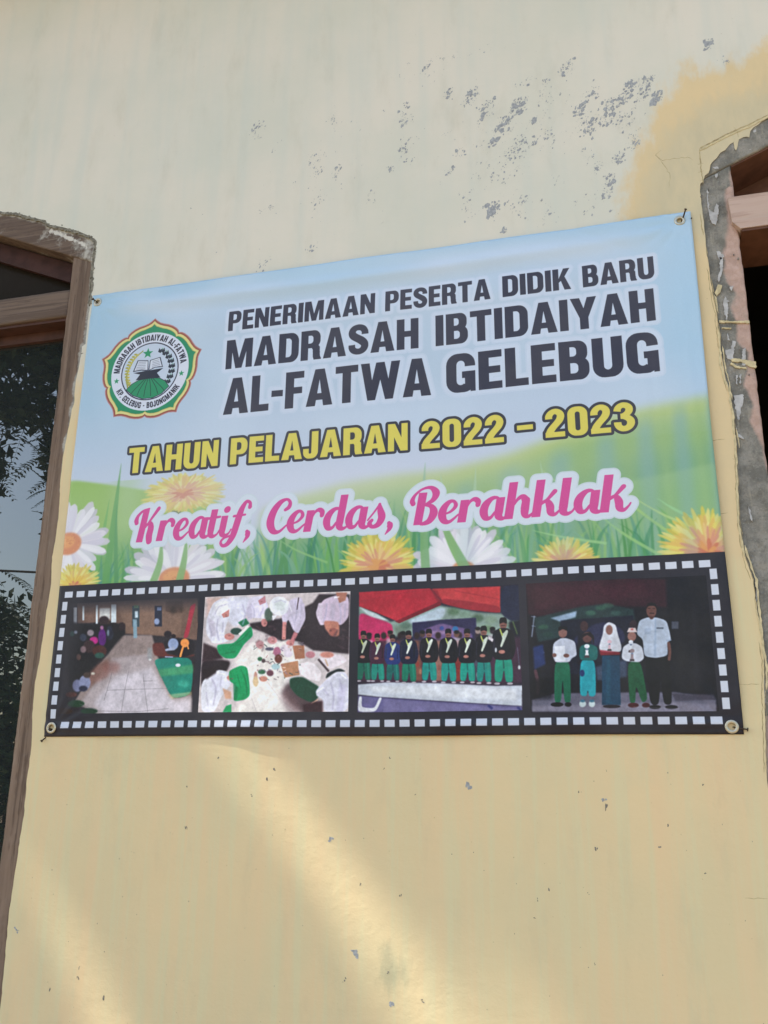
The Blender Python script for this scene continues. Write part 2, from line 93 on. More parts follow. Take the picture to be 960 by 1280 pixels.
# artwork of the print, in banner millimetres: colour, softness, opacity, outline
ART = json.loads(r"""{"ph1":[["2f2b31",1.5,1.0,[17.5,1062.2,488.7,1082.7,516.0,1457.8,66.4,1454.4]],
["70594f",4,1.0,[69.4,1088.5,487.6,1101.1,496.9,1229.3,368.6,1211.8,245.1,1201.1,209.8,1160.3,78.5,1165.2]],
["7d6558",5,1.0,[213.7,1096.8,440.3,1104.8,438.9,1214.0,368.4,1209.5,250.1,1198.9]],
["5b473f",5,1.0,[379.7,1106.0,440.4,1106.1,438.4,1145.4,382.5,1138.6]],
["8c7e7b",5,1.0,[230.1,1205.2,343.0,1208.7,388.4,1325.1,429.3,1400.7,487.7,1388.5,488.5,1443.9,180.8,1441.1,96.8,1405.4,148.7,1315.7,199.8,1262.0]],
["a79c9e",10,1.0,[211.6,1276.0,343.1,1265.7,379.2,1333.8,424.6,1402.9,487.1,1392.8,488.5,1443.9,180.8,1441.1,118.1,1410.1,176.2,1329.9]],
["c4bdc4",14,1.0,[227.7,1330.9,351.8,1306.4,392.2,1369.5,434.9,1409.5,485.3,1401.5,488.5,1443.9,203.7,1441.3,164.6,1410.7]],
["7a4f45",12,0.6,[141.9,1301.8,201.3,1275.8,207.1,1330.5,128.4,1365.3]],
["7a4a42",14,0.5,[245.3,1304.1,242.2,1313.1,231.6,1319.5,216.4,1321.6,200.7,1318.9,188.7,1312.0,183.5,1302.8,186.7,1293.7,197.3,1287.3,212.6,1285.2,228.3,1288.0,240.3,1294.9]],
["c9d2d8",2.5,1.0,[58.8,1112.1,70.7,1112.5,80.3,1193.5,68.6,1193.1]],
["c9d2d8",2.5,1.0,[90.5,1108.5,97.0,1108.8,102.3,1154.6,95.9,1154.4]],
["c9d2d8",2.5,1.0,[138.7,1108.1,145.6,1108.3,152.2,1167.7,145.3,1167.4]],
["c9d2d8",2.5,1.0,[192.8,1107.8,210.7,1108.6,216.7,1166.2,198.9,1165.5]],
["d6dcdc",5,0.8,[152.8,1118.1,190.9,1119.6,194.7,1155.1,156.7,1153.7]],
["4a3a35",3,1.0,[158.3,1167.9,171.3,1142.5,197.2,1164.5,191.4,1183.0,159.8,1182.0]],
["2e2a30",4,1.0,[226.5,1170.2,247.3,1170.9,250.5,1203.5,230.8,1212.2]],
["3d4c54",2.5,1.0,[266.6,1115.5,291.5,1116.5,297.8,1181.9,273.0,1181.1]],
["5c7a62",2,1.0,[272.7,1113.9,288.3,1114.5,289.1,1123.4,273.6,1122.8]],
["b9c8d2",3,1.0,[277.1,1132.3,287.9,1132.7,289.9,1153.8,279.1,1153.4]],
["272c3e",2.5,1.0,[344.1,1118.6,368.7,1119.5,374.2,1183.6,349.8,1182.8]],
["6f7ea0",2,1.0,[352.7,1123.6,367.0,1124.1,367.9,1134.4,353.6,1133.8]],
["8a96b4",3,1.0,[364.7,1168.1,364.0,1173.1,360.9,1176.7,356.5,1177.9,351.8,1176.4,348.1,1172.6,346.4,1167.4,347.2,1162.4,350.2,1158.7,354.7,1157.5,359.4,1159.1,363.1,1162.9]],
["7f98a6",3,1.0,[272.8,1157.9,286.3,1158.3,292.9,1216.4,280.5,1216.0]],
["2b2522",8,0.5,[417.5,1135.4,416.8,1142.3,413.5,1147.2,408.6,1148.9,403.4,1146.8,399.2,1141.6,397.3,1134.6,398.1,1127.7,401.4,1122.7,406.3,1121.0,411.5,1123.1,415.6,1128.3]],
["33291f",6,0.4,[443.6,1134.0,443.1,1138.6,441.2,1141.9,438.3,1143.1,435.1,1141.7,432.7,1138.2,431.5,1133.6,431.9,1129.0,433.9,1125.7,436.8,1124.5,439.9,1125.9,442.4,1129.4]],
["a03848",3,1.0,[464.2,1123.3,484.0,1113.9,472.7,1169.5,464.2,1220.2,447.5,1222.4,458.1,1173.6]],
["1f1d22",8,1.0,[39.7,1154.3,132.4,1171.7,174.1,1168.4,242.1,1170.8,250.1,1198.9,236.4,1217.0,208.7,1248.4,179.5,1266.1,152.3,1302.1,114.8,1337.8,70.9,1364.3]],
["2f5a50",4,1.0,[72.1,1195.6,71.4,1199.8,68.7,1202.8,64.5,1203.8,60.1,1202.6,56.6,1199.4,54.9,1195.1,55.6,1190.8,58.3,1187.8,62.5,1186.8,66.9,1188.1,70.4,1191.3]],
["9aa6b6",4,1.0,[82.7,1191.2,82.2,1194.0,80.1,1196.0,77.0,1196.7,73.7,1195.8,71.1,1193.7,69.9,1190.8,70.4,1188.0,72.5,1186.0,75.6,1185.4,78.9,1186.2,81.5,1188.4]],
["3b4050",4,1.0,[117.6,1208.7,116.6,1214.8,112.5,1219.1,106.3,1220.5,99.8,1218.7,94.6,1214.1,92.1,1208.0,93.1,1201.9,97.3,1197.6,103.5,1196.1,110.0,1198.0,115.2,1202.6]],
["8a7f86",4,1.0,[142.4,1195.5,141.3,1200.6,137.1,1204.2,130.9,1205.4,124.4,1203.8,119.3,1199.9,117.0,1194.7,118.1,1189.6,122.4,1185.9,128.6,1184.7,135.1,1186.3,140.2,1190.3]],
["b03080",4,1.0,[159.8,1219.3,158.3,1225.3,153.1,1229.6,145.4,1231.0,137.3,1229.1,131.0,1224.5,128.2,1218.4,129.6,1212.4,134.9,1208.1,142.6,1206.7,150.7,1208.6,157.0,1213.2]],
["5a2470",4,1.0,[187.0,1210.8,186.6,1224.7,182.3,1234.8,175.4,1238.3,167.7,1234.4,161.2,1224.0,157.7,1210.0,158.1,1196.0,162.4,1185.9,169.3,1182.3,177.1,1186.3,183.6,1196.8]],
["a8769c",4,1.0,[174.3,1180.1,173.8,1183.4,171.8,1185.7,168.7,1186.5,165.5,1185.5,162.9,1183.0,161.7,1179.7,162.2,1176.5,164.2,1174.1,167.3,1173.4,170.5,1174.3,173.1,1176.8]],
["3a2c30",4,1.0,[190.7,1157.3,189.0,1163.8,183.0,1168.4,174.3,1169.8,165.1,1167.8,158.0,1162.7,154.9,1156.0,156.5,1149.5,162.6,1144.9,171.4,1143.4,180.5,1145.5,187.6,1150.6]],
["2a2c3a",4,1.0,[211.7,1197.7,211.1,1209.3,207.0,1217.6,200.6,1220.5,193.5,1217.2,187.6,1208.5,184.5,1196.8,185.1,1185.2,189.1,1176.8,195.6,1173.8,202.7,1177.2,208.6,1185.9]],
["707d8c",4,1.0,[196.0,1197.2,196.0,1202.3,194.9,1206.0,192.9,1207.3,190.7,1205.9,188.7,1202.1,187.6,1196.9,187.6,1191.8,188.8,1188.1,190.7,1186.8,193.0,1188.2,194.9,1192.0]],
["241f24",4,1.0,[231.0,1184.4,230.0,1192.2,225.7,1197.9,219.1,1199.8,212.2,1197.4,206.6,1191.5,203.9,1183.5,204.9,1175.6,209.3,1169.9,215.8,1168.0,222.8,1170.4,228.4,1176.4]],
["33262a",4,1.0,[249.2,1180.3,248.4,1187.3,244.8,1192.2,239.2,1193.9,233.4,1191.9,228.6,1186.6,226.4,1179.5,227.2,1172.6,230.9,1167.6,236.4,1165.9,242.3,1168.0,247.0,1173.3]],
["3a2b2e",4,1.0,[150.3,1237.6,148.6,1247.7,141.8,1255.0,131.6,1257.5,120.8,1254.4,112.2,1246.8,108.2,1236.4,109.8,1226.2,116.7,1218.9,126.9,1216.5,137.8,1219.5,146.3,1227.3]],
["776468",4,1.0,[119.8,1246.0,119.0,1251.6,115.7,1255.6,110.6,1256.9,105.1,1255.3,100.8,1251.1,98.7,1245.5,99.4,1239.9,102.8,1235.9,107.9,1234.6,113.4,1236.2,117.7,1240.4]],
["5a4440",4,1.0,[104.6,1268.8,104.1,1273.9,101.4,1277.5,97.4,1278.8,93.0,1277.3,89.4,1273.5,87.7,1268.4,88.2,1263.3,90.9,1259.6,94.9,1258.4,99.3,1259.8,102.9,1263.7]],
["4a2d2a",4,1.0,[193.6,1252.6,191.1,1261.8,182.3,1268.3,169.6,1270.4,156.3,1267.6,145.9,1260.6,141.4,1251.2,143.9,1242.1,152.7,1235.5,165.5,1233.4,178.9,1236.3,189.1,1243.3]],
["2f5048",4,1.0,[186.8,1266.2,184.9,1270.8,178.8,1274.0,170.1,1275.0,161.1,1273.6,154.2,1270.0,151.3,1265.3,153.2,1260.8,159.3,1257.6,168.1,1256.6,177.1,1258.0,183.9,1261.6]],
["d0ccc0",4,1.0,[159.1,1320.5,158.3,1322.3,155.8,1323.5,152.2,1324.0,148.5,1323.4,145.7,1322.0,144.5,1320.2,145.3,1318.4,147.8,1317.1,151.4,1316.7,155.1,1317.2,157.9,1318.6]],
["7c80a0",4,1.0,[119.0,1356.0,117.8,1365.5,112.1,1372.4,103.5,1374.8,94.4,1372.1,87.0,1365.0,83.5,1355.5,84.7,1345.9,90.4,1339.0,99.0,1336.6,108.2,1339.3,115.5,1346.5]],
["888eac",4,1.0,[147.1,1347.5,145.6,1358.8,139.0,1366.9,128.9,1369.8,118.2,1366.6,109.6,1358.2,105.4,1346.7,106.9,1335.4,113.5,1327.2,123.7,1324.3,134.4,1327.6,143.0,1336.1]],
["4a3c38",4,1.0,[145.0,1324.7,143.7,1329.3,139.2,1332.5,132.5,1333.6,125.6,1332.2,120.3,1328.8,117.9,1324.2,119.2,1319.7,123.8,1316.4,130.4,1315.3,137.4,1316.7,142.7,1320.1]],
["2c2f44",4,1.0,[138.8,1365.4,137.2,1369.9,131.9,1373.1,124.3,1374.2,116.3,1372.9,110.2,1369.5,107.6,1364.9,109.1,1360.4,114.5,1357.2,122.2,1356.1,130.1,1357.4,136.2,1360.9]],
["5a3530",4,1.0,[104.5,1383.0,102.2,1387.0,94.9,1389.9,84.6,1390.8,74.0,1389.6,66.0,1386.5,62.6,1382.4,65.0,1378.3,72.3,1375.4,82.6,1374.5,93.2,1375.8,101.2,1378.9]],
["23402e",4,1.0,[133.7,1410.3,130.1,1415.6,119.2,1419.5,103.8,1420.7,88.1,1419.1,76.1,1415.0,71.2,1409.6,74.8,1404.2,85.8,1400.4,101.2,1399.1,117.0,1400.8,128.9,1404.9]],
["1f3c2c",4,1.0,[182.5,1433.1,178.8,1437.5,168.0,1440.7,152.7,1441.7,137.1,1440.4,125.4,1437.0,120.8,1432.5,124.4,1428.1,135.4,1424.9,150.7,1423.9,166.2,1425.3,177.9,1428.6]],
["3a2a24",4,1.0,[94.8,1432.3,91.2,1436.7,80.2,1439.9,64.7,1440.9,48.9,1439.6,36.9,1436.2,32.1,1431.7,35.8,1427.2,46.9,1424.0,62.5,1423.0,78.3,1424.3,90.1,1427.7]],
["5d2e2a",4,1.0,[345.2,1233.0,385.5,1232.8,396.3,1271.5,490.1,1269.4,488.3,1278.3,354.1,1275.9]],
["1f7f70",3,1.0,[352.0,1280.3,485.7,1277.4,489.3,1389.3,425.4,1401.6,378.4,1324.9]],
["5fa06a",6,0.6,[372.5,1313.6,487.5,1300.5,488.0,1327.1,381.8,1334.7]],
["c2b98a",4,0.5,[409.6,1388.2,488.1,1380.6,488.8,1389.3,425.4,1401.6]],
["58b09a",8,0.5,[479.6,1357.7,477.4,1363.0,470.5,1366.7,460.9,1367.9,451.0,1366.4,443.5,1362.4,440.4,1357.1,442.6,1351.8,449.5,1348.1,459.2,1346.8,469.1,1348.4,476.6,1352.4]],
["29222a",3,1.0,[409.0,1208.5,407.7,1213.9,403.2,1217.8,396.8,1219.0,390.2,1217.4,385.0,1213.2,382.8,1207.7,384.1,1202.2,388.6,1198.4,395.0,1197.1,401.7,1198.8,406.8,1202.9]],
["221d24",4,1.0,[379.9,1225.8,484.2,1224.4,490.1,1269.4,444.2,1281.7,392.6,1257.9]],
["8d9bbb",3,1.0,[433.9,1238.7,432.2,1247.7,426.2,1254.1,417.4,1256.3,408.2,1253.7,401.1,1246.8,397.9,1237.7,399.6,1228.7,405.6,1222.2,414.4,1220.0,423.6,1222.7,430.8,1229.6]],
["2a2026",2,1.0,[423.0,1214.4,422.1,1217.5,419.4,1219.8,415.5,1220.5,411.4,1219.5,408.3,1217.1,406.9,1213.9,407.7,1210.7,410.5,1208.5,414.4,1207.7,418.5,1208.7,421.6,1211.2]],
["9aa2b8",3,1.0,[389.7,1253.3,421.5,1245.1,422.4,1256.4,392.7,1258.8]],
["d98c4e",2.5,1.0,[469.4,1236.6,467.9,1243.3,462.9,1248.1,455.6,1249.7,448.0,1247.7,442.1,1242.6,439.6,1235.7,441.1,1229.0,446.1,1224.2,453.5,1222.6,461.0,1224.6,466.9,1229.7]],
["d98c4e",1.2,1.0,[446.9,1244.9,441.9,1262.8,438.6,1277.1,445.4,1279.0,448.7,1264.8,453.7,1247.0]],
["cf9058",1.2,1.0,[461.0,1242.3,465.5,1255.9,470.2,1255.0,465.7,1241.4]],
["c9cfd6",2,1.0,[445.9,1302.3,444.9,1304.9,441.8,1306.8,437.4,1307.4,432.9,1306.6,429.5,1304.6,428.1,1301.9,429.1,1299.2,432.2,1297.3,436.6,1296.7,441.1,1297.5,444.5,1299.6]],
["8f9ab2",1.2,1.0,[391.7,1277.7,419.2,1279.3,419.1,1275.7,391.6,1274.1]],
["d8d8d8",2,1.0,[347.7,1283.0,347.2,1284.7,345.5,1286.0,343.0,1286.4,340.4,1285.9,338.5,1284.5,337.6,1282.7,338.1,1280.9,339.9,1279.6,342.3,1279.2,344.9,1279.8,346.9,1281.1]],
["8f979c",6,0.6,[331.3,1247.2,346.5,1247.6,349.6,1281.6,334.5,1281.3]],
["6f686e",1.5,0.6,[273.5,1313.6,266.2,1367.3,260.8,1438.2,262.4,1438.4,267.8,1367.6,275.1,1313.9]],
["6f686e",1.5,0.6,[322.5,1323.8,335.9,1386.4,349.2,1439.2,350.7,1439.0,337.4,1386.2,324.1,1323.7]],
["6f686e",1.5,0.6,[217.7,1316.9,198.7,1402.0,200.3,1402.4,219.3,1317.3]],
["6f686e",1.5,0.6,[206.5,1372.6,412.1,1370.5,411.9,1369.1,206.3,1371.2]],
["6f686e",1.5,0.6,[325.6,1347.8,358.0,1347.5,357.9,1346.0,325.4,1346.3]],
["6f686e",1.5,0.6,[112.7,1410.7,187.5,1433.9,319.0,1437.3,417.1,1429.6,416.8,1428.2,318.9,1435.9,187.6,1432.5,113.1,1409.4]]],"ph2":[["c9bfc0",1.5,1.0,[490.8,1076.5,981.2,1098.2,987.7,1456.0,518.0,1452.1]],
["e3ddd8",14,1.0,[619.0,1291.8,677.0,1236.8,787.0,1245.1,831.9,1291.9,791.1,1346.0,771.7,1395.3,795.0,1443.7,627.9,1442.2,673.3,1374.0]],
["d2a89a",8,0.6,[518.7,1102.1,567.6,1101.4,530.9,1153.4,523.0,1163.7]],
["cfcfdc",8,1.0,[579.1,1101.9,669.9,1103.1,656.0,1158.0,619.0,1198.7,583.1,1165.9]],
["352a30",5,1.0,[663.1,1184.5,762.1,1172.3,858.7,1129.3,876.8,1104.0,970.8,1108.1,971.5,1280.4,863.1,1267.5,819.3,1241.0,786.6,1234.9,765.0,1239.4,708.9,1212.0,669.3,1197.7]],
["3c2a2e",12,0.8,[791.5,1356.0,877.4,1387.0,889.6,1444.6,837.3,1444.1,804.7,1420.4,771.3,1385.5]],
["7e6163",16,0.5,[776.2,1375.6,814.8,1405.8,837.2,1442.7,794.9,1439.8,766.6,1400.2]],
["2d2329",6,1.0,[511.5,1284.1,613.4,1291.7,593.6,1332.1,533.2,1351.4,517.8,1371.5]],
["3a2a30",6,1.0,[516.7,1237.3,560.5,1254.2,585.0,1285.9,515.1,1294.5]],
["dcdbe6",3,1.0,[539.9,1116.4,579.1,1101.9,600.4,1124.1,599.5,1155.9,585.1,1197.5,581.8,1234.0,548.3,1240.9,523.4,1211.3,520.5,1169.0]],
["efeef2",4,1.0,[546.0,1122.0,576.6,1107.2,595.4,1134.6,576.7,1155.1,554.2,1159.6]],
["c78a84",2,1.0,[571.0,1153.8,595.7,1139.9,595.3,1161.0,577.3,1164.6]],
["bfb7c8",5,0.7,[525.7,1161.2,549.5,1175.3,559.1,1233.3,541.9,1230.2]],
["dedde8",3,1.0,[541.4,1237.5,577.7,1241.1,600.0,1233.2,590.4,1214.7,574.2,1221.3,541.9,1217.7]],
["c78c86",2.5,1.0,[617.6,1222.1,615.6,1227.2,609.7,1230.8,601.3,1232.0,592.8,1230.3,586.4,1226.3,583.8,1221.0,585.7,1215.9,591.7,1212.2,600.1,1211.1,608.6,1212.8,615.0,1216.8]],
["2f4f46",3,1.0,[641.4,1207.2,639.1,1212.3,632.4,1215.9,622.9,1217.0,613.3,1215.3,606.0,1211.3,603.1,1206.0,605.4,1200.8,612.2,1197.2,621.7,1196.1,631.3,1197.8,638.5,1201.9]],
["e8e4df",2,1.0,[628.4,1214.6,657.7,1189.5,663.6,1194.9,637.1,1220.1]],
["17935f",3,1.0,[559.8,1243.8,616.0,1242.8,642.4,1215.0,668.9,1189.9,677.3,1221.3,649.6,1243.8,624.2,1286.8,590.7,1286.0,567.1,1269.9]],
["17714e",3,1.0,[626.4,1180.6,651.0,1168.3,663.1,1184.5,641.2,1194.2]],
["d3cede",3,1.0,[658.8,1105.3,703.5,1101.8,721.8,1134.2,718.0,1170.7,684.6,1169.5,656.3,1163.3,649.5,1142.0]],
["b9838c",2,1.0,[687.5,1117.1,709.2,1103.1,712.9,1123.4,693.8,1130.5]],
["b9b2c6",4,0.8,[649.8,1147.2,665.3,1121.4,673.4,1169.1,657.0,1176.4]],
["c08482",2.5,1.0,[720.3,1183.8,719.2,1190.0,715.8,1194.5,710.9,1196.0,705.8,1194.1,701.9,1189.4,700.3,1183.1,701.3,1176.9,704.7,1172.5,709.7,1171.0,714.7,1172.8,718.6,1177.5]],
["dfd9e0",2.5,1.0,[719.4,1165.6,718.2,1169.2,714.7,1171.7,709.7,1172.5,704.7,1171.4,700.9,1168.5,699.4,1164.8,700.5,1161.2,704.1,1158.7,709.0,1157.9,714.1,1159.0,717.9,1161.9]],
["24402f",4,0.7,[736.3,1161.0,735.0,1171.3,730.5,1178.8,724.0,1181.4,717.2,1178.3,712.0,1170.5,709.7,1160.0,711.0,1149.6,715.5,1142.1,722.0,1139.5,728.8,1142.6,734.1,1150.4]],
["cfc6d8",3,1.0,[787.3,1115.9,825.4,1109.6,835.5,1164.6,818.5,1220.6,801.9,1209.8,784.1,1173.1,774.4,1203.8,761.9,1167.1]],
["dfe0e6",2.5,1.0,[785.9,1136.8,782.4,1151.2,771.6,1161.5,756.3,1164.8,740.7,1160.3,728.9,1149.2,724.0,1134.3,727.5,1119.7,738.4,1109.4,753.8,1106.1,769.4,1110.7,781.2,1121.9]],
["c4cac9",6,0.8,[776.5,1133.8,774.3,1142.6,767.7,1148.8,758.5,1150.8,749.0,1148.1,741.8,1141.3,738.9,1132.3,741.0,1123.5,747.6,1117.2,756.9,1115.2,766.4,1118.0,773.6,1124.8]],
["e6e4ea",2,1.0,[734.2,1163.5,750.7,1161.5,737.7,1179.2]],
["c6bccf",3,1.0,[819.6,1128.4,826.7,1173.4,804.4,1212.0,816.0,1218.4,839.5,1176.3,832.5,1127.5]],
["3b2a33",2,1.0,[813.2,1111.6,809.1,1147.9,811.8,1148.4,815.9,1112.0]],
["c98a86",3,1.0,[767.5,1182.6,767.0,1234.0,779.0,1235.0,779.6,1183.6]],
["c47f84",3,1.0,[804.1,1212.6,789.3,1247.9,801.4,1253.0,816.3,1217.8]],
["c98a88",3,1.0,[804.4,1245.6,802.9,1250.2,798.7,1253.4,792.8,1254.5,786.8,1253.1,782.3,1249.6,780.5,1244.9,781.9,1240.4,786.1,1237.2,792.1,1236.1,798.1,1237.5,802.6,1241.0]],
["c5b4c6",3,1.0,[890.8,1120.2,928.1,1108.8,968.2,1113.1,969.4,1174.7,946.2,1199.3,914.0,1185.4,890.3,1197.4,873.6,1176.3,867.6,1155.5]],
["a4705f",3,1.0,[927.9,1101.0,962.7,1102.5,957.8,1125.6,939.4,1132.5]],
["c9bccb",3,1.0,[875.0,1128.8,870.7,1166.5,882.8,1197.2,897.7,1192.5,886.7,1165.9,891.1,1131.7]],
["b07766",4,1.0,[892.6,1182.1,940.6,1186.4,941.6,1229.5,920.4,1228.8,898.6,1207.8]],
["9a5f55",4,1.0,[936.5,1216.7,934.8,1222.7,929.9,1227.0,923.1,1228.4,916.1,1226.5,911.0,1221.9,909.0,1215.8,910.7,1209.8,915.6,1205.5,922.5,1204.0,929.4,1205.9,934.6,1210.5]],
["b0a8ba",5,0.5,[912.6,1131.5,928.8,1137.3,924.5,1178.1,913.8,1177.8]],
["b98d90",3,1.0,[712.9,1248.1,711.4,1254.2,706.8,1258.6,700.3,1260.1,693.6,1258.3,688.5,1253.6,686.4,1247.4,687.8,1241.2,692.5,1236.9,699.0,1235.4,705.7,1237.2,710.8,1241.9]],
["c48e90",3,1.0,[752.9,1236.5,751.1,1242.1,745.7,1246.0,738.1,1247.3,730.3,1245.6,724.5,1241.3,722.2,1235.6,724.0,1230.0,729.4,1226.0,737.0,1224.7,744.8,1226.5,750.6,1230.8]],
["5c5a6c",3,1.0,[744.7,1261.8,743.0,1264.3,737.8,1266.0,730.8,1266.5,723.6,1265.6,718.3,1263.6,716.3,1261.0,718.0,1258.5,723.2,1256.8,730.3,1256.3,737.4,1257.2,742.7,1259.2]],
["b0708a",3,1.0,[766.3,1270.0,765.0,1277.1,760.9,1282.2,755.0,1283.9,748.9,1281.9,744.3,1276.5,742.4,1269.4,743.6,1262.3,747.8,1257.2,753.7,1255.4,759.8,1257.5,764.4,1262.8]],
["2f6a4a",3,1.0,[709.4,1289.9,708.6,1292.9,705.9,1295.1,702.1,1295.8,698.2,1294.9,695.3,1292.6,694.1,1289.5,694.9,1286.5,697.6,1284.3,701.5,1283.6,705.3,1284.5,708.3,1286.8]],
["54474a",3,1.0,[719.6,1295.2,718.8,1298.3,716.5,1300.4,713.3,1301.2,710.0,1300.3,707.4,1298.0,706.4,1294.9,707.1,1291.9,709.4,1289.7,712.7,1289.0,716.0,1289.9,718.5,1292.2]],
["a8c0c4",3,1.0,[764.9,1313.0,763.4,1317.4,758.8,1320.7,752.3,1321.7,745.8,1320.4,740.9,1317.0,738.9,1312.4,740.4,1307.9,745.1,1304.6,751.5,1303.6,758.1,1304.9,763.0,1308.4]],
["6a4038",3,1.0,[771.0,1290.4,769.7,1296.9,765.5,1301.6,759.6,1303.3,753.6,1301.4,749.0,1296.4,747.1,1289.8,748.4,1283.3,752.6,1278.5,758.5,1276.9,764.5,1278.8,769.1,1283.8]],
["3e6a50",3,1.0,[721.1,1327.1,719.7,1330.6,715.4,1333.1,709.4,1333.9,703.4,1332.9,698.9,1330.2,697.1,1326.6,698.5,1323.1,702.8,1320.6,708.7,1319.8,714.8,1320.9,719.3,1323.6]],
["6e4854",3,1.0,[746.3,1331.2,745.0,1335.7,741.2,1338.9,735.8,1340.0,730.3,1338.7,726.2,1335.3,724.5,1330.7,725.8,1326.2,729.6,1323.0,735.0,1321.9,740.5,1323.2,744.6,1326.6]],
["c48a78",3,1.0,[728.6,1347.4,727.0,1351.4,722.4,1354.2,715.9,1355.2,709.4,1354.0,704.4,1350.9,702.5,1346.9,704.0,1342.9,708.7,1340.0,715.1,1339.1,721.7,1340.3,726.7,1343.3]],
["b98d80",3,1.0,[696.1,1339.2,695.7,1345.8,693.9,1350.5,691.3,1352.2,688.4,1350.4,686.2,1345.6,685.1,1339.0,685.5,1332.5,687.3,1327.7,689.9,1326.0,692.7,1327.8,695.0,1332.6]],
["d8ccd4",3,1.0,[795.7,1260.6,793.8,1266.2,788.0,1270.1,780.0,1271.4,771.8,1269.7,765.6,1265.4,763.2,1259.8,765.1,1254.2,770.9,1250.3,779.0,1249.0,787.2,1250.7,793.4,1255.0]],
["d9cfd8",3,1.0,[802.3,1276.0,800.6,1281.5,795.7,1285.5,788.7,1286.8,781.6,1285.1,776.3,1280.9,774.2,1275.3,775.8,1269.8,780.8,1265.8,787.8,1264.5,794.9,1266.2,800.2,1270.4]],
["4a3434",3,1.0,[852.2,1324.9,851.2,1329.8,848.2,1333.4,844.0,1334.6,839.7,1333.2,836.5,1329.5,835.2,1324.5,836.1,1319.5,839.1,1315.9,843.3,1314.7,847.7,1316.1,850.9,1319.8]],
["b88088",3,1.0,[870.4,1280.3,868.6,1285.3,863.2,1288.8,855.8,1290.0,848.3,1288.4,842.7,1284.6,840.5,1279.5,842.4,1274.5,847.7,1271.0,855.2,1269.8,862.7,1271.4,868.3,1275.2]],
["c8b08c",3,1.0,[700.1,1354.4,699.3,1361.9,696.4,1367.3,692.2,1369.3,687.7,1367.2,684.2,1361.6,682.6,1354.1,683.4,1346.5,686.3,1341.1,690.6,1339.1,695.1,1341.2,698.6,1346.8]],
["a8745a",2.5,1.0,[800.9,1253.2,835.8,1251.6,839.8,1289.6,810.4,1292.4]],
["b28264",2.5,1.0,[766.8,1305.4,818.7,1296.6,825.5,1336.8,780.3,1344.8]],
["e6dde0",3,1.0,[819.0,1306.6,858.7,1297.5,891.4,1328.2,887.0,1357.7,849.9,1349.6,825.3,1331.8]],
["dcd2d8",3,1.0,[874.2,1282.9,948.0,1279.8,969.3,1300.2,917.6,1323.8,896.2,1308.4]],
["4a3a40",2.5,1.0,[877.5,1294.9,910.1,1330.5,914.8,1326.7,882.2,1291.2]],
["c8a890",2,1.0,[899.1,1294.2,907.5,1314.3,911.4,1313.0,903.0,1292.9]],
["c08478",4,1.0,[927.0,1281.7,924.3,1286.2,916.7,1289.3,906.2,1290.2,895.6,1288.7,887.7,1285.2,884.8,1280.7,887.5,1276.2,895.2,1273.1,905.7,1272.2,916.3,1273.7,924.1,1277.2]],
["d9dae4",3,1.0,[516.3,1351.1,570.2,1316.3,610.0,1327.4,617.4,1357.9,586.3,1392.7,567.2,1440.1,522.8,1441.2]],
["c48a80",3,1.0,[632.0,1343.0,630.0,1347.6,624.1,1350.8,615.9,1351.9,607.5,1350.5,601.2,1347.0,598.7,1342.4,600.6,1337.9,606.5,1334.6,614.8,1333.6,623.2,1335.0,629.5,1338.4]],
["c3c3d4",8,0.6,[553.7,1321.1,594.8,1352.5,569.6,1392.5,545.9,1371.9]],
["2a1e22",6,1.0,[519.8,1320.4,558.3,1305.8,565.2,1326.5,532.9,1346.3]],
["16935c",3,1.0,[604.1,1322.2,642.0,1306.7,664.5,1313.3,677.1,1394.0,658.7,1406.2,623.3,1410.8,629.8,1363.2,608.7,1352.7]],
["0f6f48",4,0.7,[619.8,1352.9,637.6,1373.4,636.6,1403.4,625.9,1408.3]],
["16935c",3,1.0,[592.1,1440.3,602.0,1423.0,618.3,1418.2,619.6,1440.6]],
["caa088",4,1.0,[587.8,1372.6,616.1,1383.1,617.3,1403.2,598.0,1402.9]],
["1b4634",4,1.0,[795.4,1346.1,833.7,1341.9,860.7,1357.3,887.5,1372.5,883.1,1401.8,862.6,1416.2,819.7,1396.0,797.4,1371.0]],
["d0cfdc",3,1.0,[874.6,1382.1,897.6,1357.9,933.4,1329.0,959.5,1329.6,972.9,1349.5,972.2,1442.5,899.9,1441.8,896.3,1404.4,877.7,1396.8]],
["b8b4ca",6,0.7,[944.6,1358.8,965.5,1368.9,956.8,1441.4,936.2,1441.2]],
["1e2a2c",3,1.0,[907.4,1333.4,943.7,1319.4,964.7,1329.7,933.4,1329.0,902.6,1350.6]],
["d8b49a",2,1.0,[863.7,1420.1,884.3,1408.1,882.3,1405.2,861.7,1417.1]],
["3a2028",6,1.0,[836.5,1420.7,896.4,1409.3,897.4,1443.2,842.5,1442.7]],
["a9a3bd",3,0.55,[558.0,1164.6,554.4,1196.6,565.4,1234.0,569.8,1233.2,558.9,1196.6,562.6,1165.5]],
["a9a3bd",3,0.55,[576.4,1176.1,575.6,1207.6,579.0,1208.0,579.8,1176.5]],
["a9a3bd",3,0.55,[531.4,1185.6,542.2,1217.5,545.4,1216.9,534.7,1184.9]],
["a9a3bd",3,0.55,[585.6,1122.0,556.8,1129.2,546.5,1153.3,549.7,1154.7,559.2,1131.7,586.7,1125.1]],
["a9a3bd",3,0.55,[663.8,1127.5,676.0,1148.6,674.2,1168.9,678.2,1169.5,679.8,1148.0,667.3,1126.0]],
["a9a3bd",3,0.55,[704.0,1138.3,694.2,1164.2,696.8,1165.2,706.6,1139.4]],
["a9a3bd",3,0.55,[802.1,1122.1,808.7,1153.3,804.4,1183.9,808.2,1184.6,812.5,1153.4,805.8,1121.6]],
